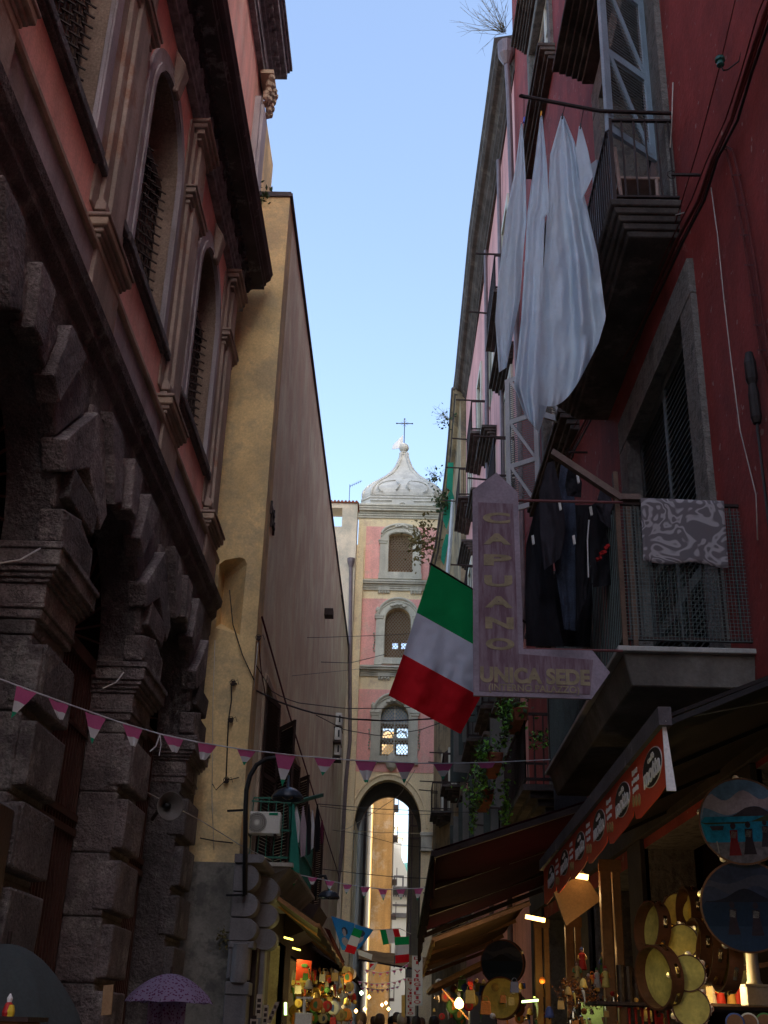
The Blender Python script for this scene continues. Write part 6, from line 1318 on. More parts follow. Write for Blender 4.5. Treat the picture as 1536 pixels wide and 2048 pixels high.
# drums
def drum(label, c, n_, r, depth=.07, painted=False, jing=6, seed=0):
    t_ = thing('painted_tambourine' if painted else 'tambourine', label, 'tambourine', c, None if painted else None); M_ = face(c, n_, seed*.3)
    def bl(mb, nm, m_, par=t_, **k): xf(mb, M_); return mb.build(nm, m_, par, **k)
    mb = MB(); K = 40
    for (ra, rb_, z0, z1) in ((r, r*.93, -depth, 0),):
        vs = []; 
        for k in range(K): a = 2*math.pi*k/K; c_, s_ = math.cos(a), math.sin(a); vs += [(ra*c_,ra*s_,z1),(ra*c_,ra*s_,z0),(rb_*c_,rb_*s_,z0),(rb_*c_,rb_*s_,z1)]
        fs = []
        for k in range(K):
            for j in range(4): fs.append((k*4+j, k*4+(j+1)%4, ((k+1)%K)*4+(j+1)%4, ((k+1)%K)*4+j))
        mb.add(vs, fs)
    bl(mb, 'frame', drumwood)
    mb = MB(); mb.lathe([(r*.955,-.012),(r*.955,.003),(.001,.006)] if painted else [(r*.93,-.012),(r*.93,-.004),(.001,-.003)], (0,0,0), K); 
    if not painted: bl(mb, 'skin', drumskin)
    else: bl(mb, 'skin', painted['base'])
    if painted:
        def circ_band(v0, v1, fn0=None, fn1=None, n=18):
            R_ = r*.955; low = []; up = []
            for i in range(n+1):
                t = -1 + 2*i/n
                for lst, v_, f_ in ((low, v0, fn0), (up, v1, fn1)):
                    x_ = t*R_; y_ = (v_ + (f_(t) if f_ else 0))*R_; lim = math.sqrt(max(0, R_*R_-x_*x_)); lst.append((x_, max(-lim, min(lim, y_))))
            return low + up[::-1]
        for lv, (nm, m_, args) in enumerate(painted['bands']):
            mb = MB(); poly = circ_band(*args); k_ = len(poly)//2; vs = [(x,y,.007+lv*.0008) for x,y in poly]; mb.add(vs, [(i,i+1,2*k_-2-i,2*k_-1-i) for i in range(k_-1)]); bl(mb, nm, m_, recalc=False)
        for nm, m_, poly in painted['shapes']: mb = MB(); mb.prism([(x*r,y*r) for x,y in poly], lambda u,v,d: (u,v,d), .012, .0128); bl(mb, nm, m_)
    for k in range(jing):
        a = 2*math.pi*(k+.3)/jing; mb = MB(); rad = r*1.0; c0 = Vector((rad*math.cos(a),rad*math.sin(a),-depth*.5)); t0 = Vector((-math.sin(a),math.cos(a),0)); mb.obox(c0, t0*.038, Vector((math.cos(a),math.sin(a),0))*.001+Vector((0,0,0)), (0,0,.012)); 
        for s_ in (-.006,.006): mb.lathe([(.001,s_-.002),(.02,s_),(.001,s_+.002)], c0, 10)
        bl(mb, 'jingle', brass)
    return t_
ps = mat('painted sky', (.09,.16,.30), .9, .35, 9); pc = mat('painted cloud', (.26,.22,.30), .9, .2, 12); psea = mat('painted sea', (.006,.13,.25), .9, .4, 20); phill = mat('painted hills', (0.029,0.023,0.038), .9, .3, 14); pland = mat('painted quay', (0.092,0.080,0.101), .9, .4, 30)
pgreen = mat('painted green slope', (0.029,0.038,0.021), .9, .3, 12); pred = mat('painted red skirt', (0.126,0.008,0.013), .9); pdk = mat('painted dark coat', (0.021,0.013,0.021), .9); pwh = mat('painted white sleeve', (0.231,0.210,0.210), .9)
def person_shape(x, y, s, m_): return [('figure', m_, [(x-.09*s,y),(x+.09*s,y),(x+.05*s,y+.22*s),(x+.06*s,y+.36*s),(x-.05*s,y+.36*s),(x-.05*s,y+.22*s)]), ('figure', pwh, [(x-.05*s,y+.25*s),(x+.03*s,y+.24*s),(x+.05*s,y+.33*s),(x-.03*s,y+.35*s)]), ('figure', pdk, [(x+.04*s*math.cos(q),y+.42*s+.05*s*math.sin(q)) for q in [i*.785 for i in range(8)]])]
scene_ = dict(base=ps, bands=[('clouds', pc, (.25,.62,lambda t:.1*math.sin(t*5),lambda t:.12*math.sin(t*7+1))), ('sea', psea, (-.5,.12)), ('mountains', phill, (.11,.2,None,lambda t:.16*math.exp(-((t-.1)/.22)**2)+.2*math.exp(-((t-.42)/.25)**2)-.09)), ('slope', pgreen, (-.02,.1,None,lambda t: -.16+.38*max(0,t-.1))), ('quay', pland, (-1,-.5))],
    shapes=[('boat', phill, [(-.75,-.1),(-.42,-.1),(-.45,-.2),(-.7,-.2)])] + person_shape(-.22,-.78,1.6,pred) + person_shape(.12,-.76,1.6,pdk) + person_shape(.5,-.6,1.3,phill) + [('table', pland, [(.45,-.62),(.9,-.62),(.86,-.3),(.45,-.3)]), ('chair', pwh, [(-.6,-.72),(-.57,-.72),(-.6,-.45),(-.63,-.45)])])
scene2 = dict(base=mat('painted dusk sky',(0.021,0.025,0.050), .9,.4,9), bands=[('clouds', mat('painted dusk cloud',(0.042,0.042,0.067), .9), (.35,.6,lambda t:.1*math.sin(t*6),lambda t:.1*math.sin(t*4))), ('sea', mat('painted night sea',(0.006,0.015,0.038), .9), (-.45,.1)), ('mountains', mat('painted night hills',(0.008,0.008,0.017), .9), (.09,.16,None,lambda t:.28*math.exp(-(t/.4)**2)-.05)), ('quay', mat('painted blue quay',(0.013,0.025,0.055), .9), (-1,-.45))], shapes=person_shape(-.3,-.6,1.5,pdk)+person_shape(.2,-.62,1.5,pdk))
def rpx(y, px): return px/2306*y*1.085
drum('large tambourine painted with a bay, hills and figures, highest at the right edge', P_(1484,1642,7.0), (-.34,-.93,-.12), rpx(7,76), .12, scene_, 5)
drum('large dark tambourine painted with a dusk bay, below the bright painted one', P_(1492,1812,7.1), (-.30,-.95,-.15), rpx(7.1,78), .10, scene2, 5)
TL_ = [(1316,1859,45,7.9,(.92,.30,-.1),'plain tambourine seen edge on, upper left of the hanging cluster'),(1355,1819,28,8.1,(-.55,-.83,0),'plain tambourine with olive skin, highest in the cluster'),(1364,1883,29,7.8,(-.45,-.88,0),'plain tambourine facing the street, in the middle of the cluster'),(1329,1953,52,7.6,(.88,.42,.1),'biggest plain tambourine tilted with its hollow side showing'),(1375,1946,30,7.5,(-.2,-.97,0),'plain tambourine with golden skin facing the viewer'),(1383,2015,32,7.5,(-.15,-.98,.05),'lowest plain tambourine in the cluster, face on'),(1408,1900,50,7.7,(.98,.12,-.1),'tambourine edge showing brass jingles, left of the bulb'),(1436,1908,52,7.55,(.985,.05,-.1),'brown tambourine edge directly above the bulb'),(1466,1926,50,7.4,(.98,.10,-.1),'reddish tambourine edge nearest the lit niche'),(1392,1822,40,7.95,(.98,.12,0),'dark tambourine edge on at the top behind the painted drum'),(1345,1905,24,8.2,(.7,.6,0),'half hidden hollow tambourine behind the biggest plain one')]
for k,(px,py,rp,y,n_,lab) in enumerate(TL_): drum(lab, P_(px,py,y), n_, rpx(y,rp), .085 if k in (0,3,6,7,8,9) else .05, False, 7, k)
drum('dark painted tambourine hanging alone below the tan awning', P_(1004,1926,15), (-.3,-.95,-.1), rpx(15,38), .12, dict(base=scene2['base'], bands=scene2['bands'], shapes=[]), 4)
drum('plain tambourine hanging under the dark painted one', P_(1001,1996,15), (-.3,-.95,.05), rpx(15,34), .12, False, 5)
lamp(P_(1330,1900,6.9)+Vector((-.25,-.35,.1)), 4.5, (1,.95,.35), .06)
# lit niche with figurines, bulb, white column
q0, q1 = P_(1405,1878,8.5), P_(1560,2012,8.5); nb = thing('display_niche', 'lit display niche with pale yellow back behind the drums', 'display case', ((q0.x+q1.x)/2,8.6,q1.z))
mb = MB(); mb.box(q0.x,q1.x,8.9,8.94,q1.z,q0.z); mb.build('back', mat('pale yellow card',(.62,.60,.32),.8), nb); mb = MB(); mb.box(q0.x-.03,q1.x,8.3,8.9,q1.z-.04,q1.z); mb.build('shelf', wood_dk, nb); mb = MB(); mb.box(q0.x-.04,q0.x,8.35,8.94,q1.z,q0.z); mb.build('side', mat('cream side board',(.5,.42,.25),.8), nb)
mb = MB(); p1_, p2_ = P_(1478,1938,8.4), P_(1560,1925,8.4); mb.obox((p1_+p2_)/2,(p2_-p1_)/2,(0,.2,0),(0,0,.015)); mb.build('little_roof', wood_dk, nb)
bq = P_(1437,1954,7.9); bl_ = thing('light_bulb', 'bare glowing bulb under the hanging tambourines', 'light bulb', bq); mb = MB(); mb.lathe([(.012,.04),(.028,.015),(.032,0),(.024,-.024),(.001,-.034)], bq, 14); mb.build('glass', warm, bl_, smooth=True); mb = MB(); mb.lathe([(.014,.04),(.014,.08)], bq, 10); mb.tube([bq+Vector((0,0,.08)), bq+Vector((0,0,.5))], .004, 4); mb.build('socket', black, bl_)
lamp(bq+Vector((0,.12,-.05)), 12, (1,.66,.28))
pal_ = [mat('fig %s' % n_, c_, .6) for n_, c_ in (('white',(.6,.55,.45)),('red',(.45,.03,.02)),('ochre',(.5,.3,.08)),('green',(.08,.2,.06)),('blue',(.08,.12,.3)),('brown',(.2,.09,.04)),('gold',(.7,.5,.12)),('orange',(.6,.2,.03)))]
def figurine(c, h, i, label, group=None, base=None):
    c = Vector(c); t_ = thing('figurine', label, 'figurine', c, group); s = h
    mb = MB(); mb.lathe([(.20*s,0),(.22*s,.05*s),(.16*s,.4*s),(.15*s,.6*s),(.17*s,.7*s),(.07*s,.78*s)], c, 10); mb.build('robe', pal_[i%8], t_, smooth=True)
    mb = MB(); mb.lathe([(.03*s,.76*s),(.085*s,.82*s),(.09*s,.88*s),(.06*s,.95*s),(.001,.98*s)], c, 10); mb.build('head', skinm, t_, smooth=True)
    mb = MB(); mb.lathe([(.11*s,.9*s),(.10*s,.93*s),(.05*s,1.0*s),(.01,1.02*s)], c+Vector((0,.01*s,0)), 10); mb.build('hat', pal_[(i+3)%8], t_, smooth=True)
    for s_ in (-1,1): mb = MB(); mb.tube([c+Vector((s_*.14*s,0,.66*s)), c+Vector((s_*.22*s,-.05*s,.5*s)), c+Vector((s_*.12*s,-.16*s,.46*s))], .045*s, 6, r1=.03*s); mb.build('arm', pal_[(i+1)%8], t_, smooth=True)
for k,(px,lab) in enumerate(((1425,'crib figurine in a pale robe, leftmost in the lit niche'),(1443,'crib figurine with red robe beside the bulb'),(1465,'crib figurine in ochre carrying something, centre of the niche'),(1478,'thin red crib figurine right of centre'),(1500,'seated white crib figurine in front of the white column'))):
    figurine(P_(px,2010,8.45), .16, [0,1,2,1,0][k], lab)
q = P_(1516,2012,8.0); cl_ = thing('model_column', 'grey white model column standing on the stall shelf at the right edge', 'column', q); mb = MB(); s_=.01
hz = P_(1512,1872,8.0).z-q.z; mb.box(q.x-.085,q.x+.085,7.92,8.08,q.z,q.z+hz*.26); mb.box(q.x-.095,q.x+.095,7.91,8.09,q.z+hz*.26,q.z+hz*.30); mb.build('base', plastic, cl_, bevel=.004); mb = MB(); mb.lathe([(.055,hz*.30),(.042,hz*.36),(.036,hz*.9),(.05,hz*.95),(.06,hz)], (q.x-.01,8.0,q.z), 16); mb.build('shaft', plastic, cl_, smooth=True)
mb = MB(); sh0, sh1 = P_(1180,2016,8.0), P_(1560,2022,8.0); mb.box(P_(1400,2015,8).x, 2.75, 7.6, 8.3, P_(1450,2016,8).z-.02, P_(1450,2016,8).z); tag(mb.build('stall_shelf', wood_dk), 'dark stall shelf below the lit niche', 'shelf')
for k,px in enumerate((1470,1498,1530)):
    c_ = P_(px,2046,7.2); t_ = thing('souvenir_plate', ['blue rimmed round souvenir at the bottom right, leftmost of three','pale rimmed round souvenir at the bottom right, middle of three','green rimmed round souvenir at the bottom right corner'][k], 'plate', c_)
    mb = MB(); mb.lathe([(.052,-.006),(.055,0),(.05,.006)], (0,0,0), 20); xf(mb, face(c_,(-.2,-1,0))); mb.build('rim', [pal_[4],pal_[0],pal_[3]][k], t_, smooth=True); mb = MB(); mb.lathe([(.046,.007),(.044,.009),(.001,.009)], (0,0,0), 20); xf(mb, face(c_,(-.2,-1,0))); mb.build('centre', pal_[5], t_)
# display case, flower bunch, red candles on the near stalls
q0,q1 = P_(1158,2002,10.4), P_(1216,2056,10.4); nb = thing('display_case', 'small lit glass display case of trinkets between the two timber posts', 'display case', ((q0.x+q1.x)/2,10.4,q1.z)); mb = MB(); mb.box(q0.x,q1.x,10.6,10.63,q1.z-.2,q0.z); mb.build('back', mat('lime card',(.5,.55,.25),.7), nb); mb = MB(); mb.box(q0.x-.02,q0.x,10.3,10.63,q1.z-.2,q0.z+.02); mb.box(q0.x,q1.x+.02,10.3,10.63,q0.z,q0.z+.02); mb.build('frame', wood_dk, nb); lamp(P_(1185,2012,10.45), .8, (.9,1,.5), .03)
kinds = ['horn','plate','bell','bag','mask']
def souvenir(c, s, i, k, label, group, cat=None):
    c = Vector(c); m_ = pal_[i%8]
    if k == 'horn':
        mb = MB(); mb.tube([c+Vector((.12*s*math.sin(q*2.2),0,-s*q)) for q in (0,.25,.5,.75,1)], .13*s, 8, r1=.01*s); nm, ct = 'lucky_horn', 'charm'
        o = tag(mb.build(nm, m_, smooth=True), label, ct, group); mb = MB(); mb.lathe([(.14*s,0),(.15*s,.06*s),(.05*s,.12*s)], c, 8); mb.build('cap', brass, o); return o
    if k == 'plate':
        mb = MB(); mb.lathe([(.5*s,-.03*s),(.52*s,.0),(.36*s,.03*s),(.001,.02*s)], (0,0,0), 18); xf(mb, face(c, (rnd.uniform(-.5,.5),-1,0))); o = tag(mb.build('wall_plate', m_, smooth=True), label, 'plate', group)
        mb = MB(); mb.lathe([(.26*s,.032*s),(.001,.034*s)], (0,0,0), 14); xf(mb, face(c, (rnd.uniform(-.1,.1),-1,0))); mb.build('centre', pal_[(i+4)%8], o); return o
    if k == 'bell':
        mb = MB(); mb.lathe([(.3*s,-.4*s),(.24*s,-.25*s),(.2*s,0),(.12*s,.12*s),(.02*s,.18*s)], c, 12); o = tag(mb.build('bell', brass if i%2 else m_, smooth=True), label, 'bell', group); mb = MB(); mb.lathe([(.001,-.5*s),(.06*s,-.44*s),(.02*s,-.2*s)], c, 8); mb.build('clapper', iron, o); return o
    if k == 'bag':
        mb = MB(); mb.hexa([c+Vector((-.3*s,-.1*s,-.5*s)),c+Vector((.3*s,-.1*s,-.5*s)),c+Vector((.32*s,.1*s,-.5*s)),c+Vector((-.32*s,.1*s,-.5*s))],[c+Vector((-.26*s,-.02*s,.2*s)),c+Vector((.26*s,-.02*s,.2*s)),c+Vector((.26*s,.04*s,.2*s)),c+Vector((-.26*s,.04*s,.2*s))]); o = tag(mb.build('bag', m_, bevel=.1*s, bseg=2), label, 'bag', group)
        mb = MB(); mb.tube([c+Vector((.18*s*math.cos(R(q)),0,.2*s+.25*s*math.sin(R(q)))) for q in range(0,181,30)], .02*s, 5); mb.build('handle', m_, o); return o
    mb = MB(); mb.lathe([(.25*s,-.1*s),(.26*s,.0),(.2*s,.12*s),(.08*s,.2*s),(.001,.22*s)], (0,0,0), 14); xf(mb, face(c, (0,-1,0))); o = tag(mb.build('mask', m_, smooth=True), label, 'mask', group)
    mb = MB(); mb.lathe([(.04*s,0),(.05*s,.1*s),(.001,.2*s)], c+Vector((0,-.2*s,-.06*s)), 7); mb.build('nose', m_, o)
    return o
names = {'horn':'curved lucky horn charm','plate':'round painted wall plate','bell':'small hanging bell','bag':'small hanging gift bag','mask':'small theatre mask'}
rs = random.Random(11)
# left stalls (lit warm), in rows under the olive awning
for k in range(200):
    y = rs.uniform(19.5, 33); px = rs.uniform(585, 712); py = rs.uniform(1935, 2040)
    # keep them under the awning, near the wall side of their distance
    p = P_(px, py, y)
    if not (-2.35 < p.x < -1.0 and p.z < 2.95): continue
    kd = kinds[rs.randrange(5)]; ci = rs.choice((0,2,6,6,7,1,0,3)); souvenir(p, rs.uniform(.12,.26), ci, kd, '%s hanging in the crowded left souvenir stalls' % names[kd], '%ss in the left souvenir stalls' % names[kd])
for k in range(170):
    y = rs.uniform(12, 30); px = rs.uniform(835, 1110); py = rs.uniform(1960, 2045); p = P_(px, py, y)
    if not (.75 < p.x < 2.4 and p.z < 2.6): continue
    kd = kinds[rs.randrange(5)]; souvenir(p, rs.uniform(.10,.22), rs.choice((1,2,5,6,7,0,3,4)), kd, '%s among the right souvenir stalls' % names[kd], '%ss in the right souvenir stalls' % names[kd])
for k in range(80):
    y = rs.uniform(8.6, 11.5); px = rs.uniform(1115, 1345); py = rs.uniform(1955, 2045); p = P_(px, py, y); kd = rs.choice(('horn','horn','bell','mask','bag'))
    souvenir(p, rs.uniform(.05,.11), rs.choice((1,7,7,2,5,6,0)), kd, '%s crowded on the nearest right stall' % names[kd], '%ss on the nearest right stall' % names[kd])
for k,(px,py,y,h) in enumerate(((1155,1965,10.0,.16),(1178,1985,10.1,.14),(1195,1975,10.2,.15),(1208,1950,10.3,.18),(1212,1975,9.4,.15),(1165,1940,10.6,.18))):
    figurine(P_(px,py,y), h, k*3+2, ['pale figurine low beside the timber post','brown figurine on the dark stall shelf','green figurine in the middle of the stall shelf','tall figurine with raised hat at the back of the stall','white haired figurine with open arms by the timber post','large cloaked figurine in the shadow of the stall'][k])
for k in range(7):
    c_ = P_(1258+k*13, 2020, 8.2); mb = MB(); mb.tube([c_, c_-Vector((0,0,.14))], .010, 8, r1=.003); mb.lathe([(.012,0),(.013,.01),(.004,.018)], c_, 8); tag(mb.build('red_candle', pal_[1]), 'thin red candle in the row under the dark stall shelf', 'candle', 'row of red candles on the nearest stall')
mb = MB(); sh = P_(1260,2012,8.3); mb.box(sh.x-.25,sh.x+.45,8.1,8.6,sh.z,sh.z+.02); tag(mb.build('stall_shelf', wood_dk), 'dark sloping stall shelf left of the tambourines', 'shelf')
mb = MB(); 
for k in range(5): p = P_(1240+k*16,1930+k*3,9.0); mb = MB(); zb_ = P_(1240,2005,9.0).z; mb.tube([(p.x,9.0,zb_),(p.x,9.0,p.z)], .03, 10); tag(mb.build('dark_bottle', mat('dark glossy bottle %d' % k, (.03,.02,.015), .12)), 'tall dark glossy bottle in the row left of the tambourines', 'bottle', 'tall dark bottles left of the tambourines')
for k in range(9):
    c_ = P_(1128+rs.uniform(0,75), 1985+rs.uniform(-14,50), 9.6); mb = leaves_mb(c_, (.04,.03,.03), 60, .014, 80+k, 2); tag(mb.build('dried_flowers', [pal_[7], pal_[5]]), 'bunch of orange brown dried flowers by the timber posts', 'dried flowers', 'dried flower bunches by the timber posts')
# glowing bulb on a rod, white cabinet
bq = P_(918,2008,17.5); t_ = thing('light_bulb', 'brightest bare bulb glowing beside a slanting rod on the right', 'light bulb', bq); mb = MB(); mb.lathe([(.02,.08),(.055,.035),(.065,0),(.05,-.045),(.001,-.065)], bq, 16); mb.build('glass', warm, t_, smooth=True); mb = MB(); mb.lathe([(.028,.08),(.028,.15)], bq, 10); mb.build('socket', black, t_); lamp(bq+Vector((-.02,-.12,.0)), 26, (1,.68,.3), .06)
mb = MB(); mb.tube([P_(884,1978,17.6), P_(948,2052,17.6)], .012, 6); tag(mb.build('awning_rod', woodlit), 'thin slanting rod crossing behind the brightest bulb', 'rod')
q0,q1 = P_(940,1988,16.2), P_(995,2070,16.2); mb = MB(); mb.box(q0.x,q1.x,16.2,16.6,q1.z-1.2,q0.z); t_ = thing('white_cabinet', 'pale grey cabinet under a yellow card by the bulb', 'cabinet', ((q0.x+q1.x)/2,16.4,0)); mb.build('body', plastic, t_, bevel=.02); mb = MB(); mb.box(q0.x-.02,q1.x+.02,16.18,16.6,q0.z,q0.z+.03); mb.build('top', plastic, t_)
mb = MB(); a_, b_ = P_(950,1970,16.3), P_(985,1987,16.3); mb.box(a_.x,b_.x,16.3,16.33,b_.z,a_.z+.02); tag(mb.build('yellow_card', mat('yellow card',(.65,.5,.12),.8)), 'yellow card standing on the pale grey cabinet', 'card')
for k,(px,py,y,c_,pw) in enumerate(((1085,1985,13.2,(1,.55,.2),8),(1185,1900,10.8,(1,.55,.2),5),(960,1950,18.5,(1,.7,.35),12),(870,2000,26,(1,.6,.25),14))): lamp(P_(px,py,y), pw, c_)
mb = MB(); mb.obox(P_(1060,2002,14),(.09,0,.01),(0,.04,0),(0,0,.012)); tag(mb.build('tube_light', greenish), 'small greenish tube light low between the right stalls', 'light')
# ---------------------------------------------------------------- left stalls
for k,(px,py,y,lab) in enumerate(((577,1877,19.6,'yellow glowing fitting under the olive awning, upper of two'),(593,1898,21.8,'yellow glowing fitting under the olive awning, lower of two'))):
    q = P_(px,py,y); mb = MB(); mb.obox(q,(.07,0,-.015),(0,.05,0),(0,0,.012)); tag(mb.build('strip_light', yelbulb), lab, 'light'); lamp(q-Vector((0,0,.12)), 9, (1,.85,.3))
q = P_(723,1986,28); mb = MB(); mb.lathe([(.001,-.05),(.05,0),(.001,.05)], q, 10); tag(mb.build('light_bulb', emis('white green glow',(.6,1,.55),4), smooth=True), 'white green glowing bulb at the end of the left stalls', 'light bulb'); lamp(q-Vector((0,.2,0)), 10, (.85,1,.7))
for k,(px,py,y,lab) in enumerate(((712,2022,30,'small orange bulb low over the crowd, leftmost'),(730,2018,31,'small orange bulb low over the crowd, second from left'),(772,2006,33,'small bulb low over the crowd near the centre'),(764,2010,34,'faint orange bulb beside the centre bulb'),(738,1994,30,'tiny pinkish bulb above the crowd'),(777,2018,32,'tiny orange bulb right of the street centre'))):
    q = P_(px,py,y); mb = MB(); mb.lathe([(.001,-.05),(.045,0),(.001,.05)], q, 10); tag(mb.build('light_bulb', warm, smooth=True), lab, 'light bulb'); 
    if k in (0,2,4): lamp(q-Vector((0,.15,0)), 9)
mb = MB(); mb.bar(P_(571,2005,20.5),P_(571,2030,20.5),.02); tag(mb.build('tube_light', greenish), 'upright pale green tube light in the left shop doorway', 'light'); lamp(P_(580,2010,20.3), 6, (.95,1,.4)); lamp(P_(640,1975,23.5), 16, (1,.78,.25)); lamp(P_(612,1990,21), 8, (1,.8,.25)); lamp(P_(675,1985,27), 16, (1,.75,.3))
ob2 = thing('orange_banner', 'orange hanging banner with yellow band and oval emblem in the left stalls', 'banner', P_(608,1975,22)); c4 = [P_(594,1918,22),P_(624,1922,22),P_(619,1972,22),P_(590,1968,22)]
mb = MB(); mb.add(c4+[p+Vector((0,.01,0)) for p in c4], [(0,1,2,3),(7,6,5,4),(0,4,5,1),(1,5,6,2),(2,6,7,3),(3,7,4,0)]); mb.build('cloth', orange, ob2)
mb = MB(); cc = P_(609,1931,21.98); mb.prism(arc(cc.x,cc.z,.06,0,345,14,.03), XZ, 21.985, 21.98); mb.build('emblem', pal_[3], ob2); mb = MB(); a_, b_ = P_(600,1956,21.98), P_(618,1962,21.98); mb.box(a_.x,b_.x,21.98,21.985,b_.z,a_.z); a_, b_ = P_(592,1961,21.97), P_(619,1966,21.97); mb.box(a_.x,b_.x,21.97,21.975,b_.z,a_.z); mb.build('yellow_band', pal_[6], ob2)
for k,(px,py,w_,h_,y,lab) in enumerate(((518,2012,11,40,17.0,'tall pale card rack leaf nearest the portal'),(531,2030,9,34,17.1,'second pale card leaf leaning right of the first'),(546,2025,8,36,17.3,'slanting pale card leaf furthest right of the rack'),(508,2046,14,14,16.8,'low pale package at the foot of the card rack'))):
    q = P_(px,py,y); dx = [(.0),(.02),(.28),0][k]; mb = MB(); mb.obox(q,(w_/2306*y*.5,0,0),(0,.012,0),(dx*.2,0,h_/2306*y*.5)); o = tag(mb.build('card_rack', mat('pale card %d' % k,(.42,.34,.28),.8)), lab, 'card')
    for j in range(3): mb = MB(); mb.obox(q+Vector((dx*.1*(j-1),-.016,(j-1)*.07)),(w_/2306*y*.3,0,0),(0,.002,0),(0,0,.022)); mb.build('picture', wood_dk, o)
q0,q1 = P_(590,2025,19.4), P_(622,2060,19.4); t_ = thing('display_stand', 'pale grey display stand with a little cross shaped top in the left stalls', 'display stand', ((q0.x+q1.x)/2,19.5,0)); mb = MB(); mb.box(q0.x,q1.x,19.4,19.6,.3,q0.z); mb.build('body', plastic, t_, bevel=.01); mb = MB(); mb.bar(((q0.x+q1.x)/2,19.5,q0.z),((q0.x+q1.x)/2,19.5,q0.z+.22),.02); mb.box(q0.x,q1.x,19.47,19.53,q0.z+.2,q0.z+.23); mb.build('top', plastic, t_)
mb = MB(); mb.box(-3.0,-2.95,18.6,46,0.01,3.1); tag(mb.build('shop_partition', mat('yellow lit shop wall', (.14,.095,.02), .8, .3, 2)), 'yellow lit shop back wall inside the left openings', 'shop wall')  # yellow shop light is put into this wall's colour
# ---------------------------------------------------------------- people: only heads show over the bottom edge
def skin_mesh(name, joints, edges, radii, sub=2):
    me = bpy.data.meshes.new(name); me.from_pydata(joints, edges, []); o = bpy.data.objects.new(name, me); COL.objects.link(o)
    sm = o.modifiers.new('s', 'SKIN'); sm.use_smooth_shade = True
    for i, r_ in enumerate(radii): me.skin_vertices[0].data[i].radius = (r_ if isinstance(r_, tuple) else (r_, r_))
    me.skin_vertices[0].data[0].use_root = True
    ss = o.modifiers.new('u', 'SUBSURF'); ss.levels = sub; ss.render_levels = sub
    bpy.context.view_layer.update(); m2 = bpy.data.meshes.new_from_object(o.evaluated_get(bpy.context.evaluated_depsgraph_get())); bpy.data.objects.remove(o); m2.name = name
    m2.polygons.foreach_set('use_smooth', [True]*len(m2.polygons)); return m2
J = [(0,0,.95),(0,0,1.12),(0,.01,1.32),(0,.01,1.46),(0,-.01,1.56),(0,-.02,1.66),(0,-.015,1.73),
     (.19,.01,1.42),(.25,.02,1.14),(.24,-.08,.92),(.24,-.11,.84),(-.19,.01,1.42),(-.25,.02,1.14),(-.24,-.08,.92),(-.24,-.11,.84),
     (.10,0,.88),(.11,-.02,.50),(.11,.02,.10),(.12,-.10,.05),(-.10,0,.88),(-.11,.02,.50),(-.11,.04,.10),(-.12,-.08,.05)]
EJ = [(0,1),(1,2),(2,3),(3,4),(4,5),(5,6),(2,7),(7,8),(8,9),(9,10),(2,11),(11,12),(12,13),(13,14),(0,15),(15,16),(16,17),(17,18),(0,19),(19,20),(20,21),(21,22)]
RJ = [(.14,.10),(.13,.09),(.15,.10),(.06,.06),(.075,.09),(.082,.10),(.06,.075),.05,.04,.032,.03,.05,.04,.032,.03,.085,.055,.04,.035,.085,.055,.04,.035]
bodym = skin_mesh('person_body', J, EJ, RJ)
jack = skin_mesh('person_jacket', [J[0],J[1],J[2],(0,.01,1.43),J[7],J[8],J[9],J[11],J[12],J[13]], [(0,1),(1,2),(2,3),(2,4),(4,5),(5,6),(2,7),(7,8),(8,9)], [(.175,.13),(.165,.12),(.18,.13),(.085,.085),.07,.058,.048,.07,.058,.048])
trou = skin_mesh('person_trousers', [J[0],J[15],J[16],J[17],J[19],J[20],J[21]], [(0,1),(1,2),(2,3),(0,4),(4,5),(5,6)], [(.16,.12),.105,.075,.06,.105,.075,.06])
mb = MB(); mb.lathe([(.092,1.60-.0),(.104,1.66),(.104,1.72),(.085,1.785),(.045,1.815),(.001,1.822)], (0,.015,0), 16); mb.v = [(x, y*1.15, z) for x,y,z in mb.v]
hm = bpy.data.meshes.new('person_hair'); hm.from_pydata(mb.v, [], mb.f); hm.polygons.foreach_set('use_smooth', [True]*len(hm.polygons))
mb = MB(); mb.lathe([(.001,-.02),(.016,0),(.008,.03),(.001,.045)], (0,-.118,1.645), 8); nm_ = bpy.data.meshes.new('person_nose'); nm_.from_pydata(mb.v, [], mb.f)
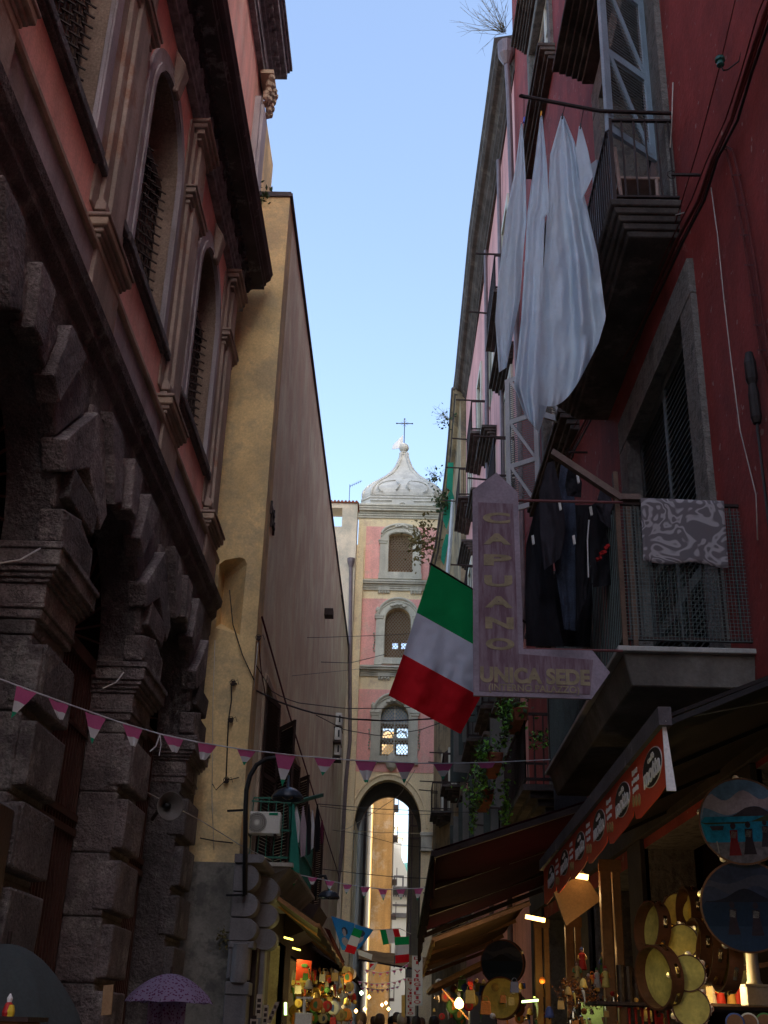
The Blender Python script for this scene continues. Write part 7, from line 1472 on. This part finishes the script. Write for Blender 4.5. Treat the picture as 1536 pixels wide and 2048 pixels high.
coats = [mat('coat %d' % i, c_, .9) for i, c_ in enumerate(((.02,.02,.025),(.05,.06,.09),(.22,.04,.03),(.10,.09,.08),(.30,.28,.26),(.03,.06,.05),(.16,.11,.06)))]
hairs = [mat('hair %d' % i, c_, .6) for i, c_ in enumerate(((.012,.009,.008),(.05,.025,.012),(.16,.15,.14),(.10,.06,.03)))]
crowd = [(-1.0,15.5,0,2,3,0,'person with dark hair and black coat, nearest head at lower centre left'),(-.55,17,2.8,0,1,1.0,'person in a navy coat seen from behind near the street middle'),(.05,18.5,3.1,4,2,1.02,'person with grey hair and pale coat in the street centre'),(.5,20,3.0,2,0,1.0,'person in a dark red coat right of the street centre'),(-1.2,21,.2,1,1,.98,'person with brown hair facing the viewer on the left side'),(-.1,22.5,3.2,3,0,1.05,'tall person in grey brown coat behind the centre'),(.75,24,3.1,5,1,1.0,'person in dark green coat near the vertical signs'),(-.7,25.5,.1,6,3,1.0,'person in tan brown coat left of centre'),(.25,27,3.1,0,0,1.04,'person with black hair in the crowd middle'),(-1.0,29,3.1,4,1,1.02,'person in pale coat far left of the crowd'),(.55,31,0,1,2,1.03,'person with grey hair far right of the crowd'),(-.3,33,3.1,2,0,1.05,'person in red coat far down the street'),(0.9,16.5,2.9,3,0,.99,'person in grey coat close to the right stalls'),(-.4,37,3.1,0,1,1.05,'farthest dark coated person in the crowd')]
for x, y, rz, ci, hi, sc, lab in crowd:
    x = x*.75+.05; y = y*.98 + 9
    sc = sc or 1.0; sc *= 1.02; t_ = thing('person', lab, 'person', (x,y,0), 'people walking down the street'); t_.rotation_euler = (0,0,rz+rnd.uniform(-.3,.3)); t_.scale = (sc,)*3
    for nm, me_, m_ in (('body',bodym,skinm),('jacket',jack,coats[ci]),('trousers',trou,coats[(ci+1)%7]),('hair',hm,hairs[hi]),('nose',nm_,skinm)):
        mc = me_.copy(); mc.materials.clear(); mc.materials.append(m_); o = bpy.data.objects.new(nm, mc); COL.objects.link(o); o.parent = t_
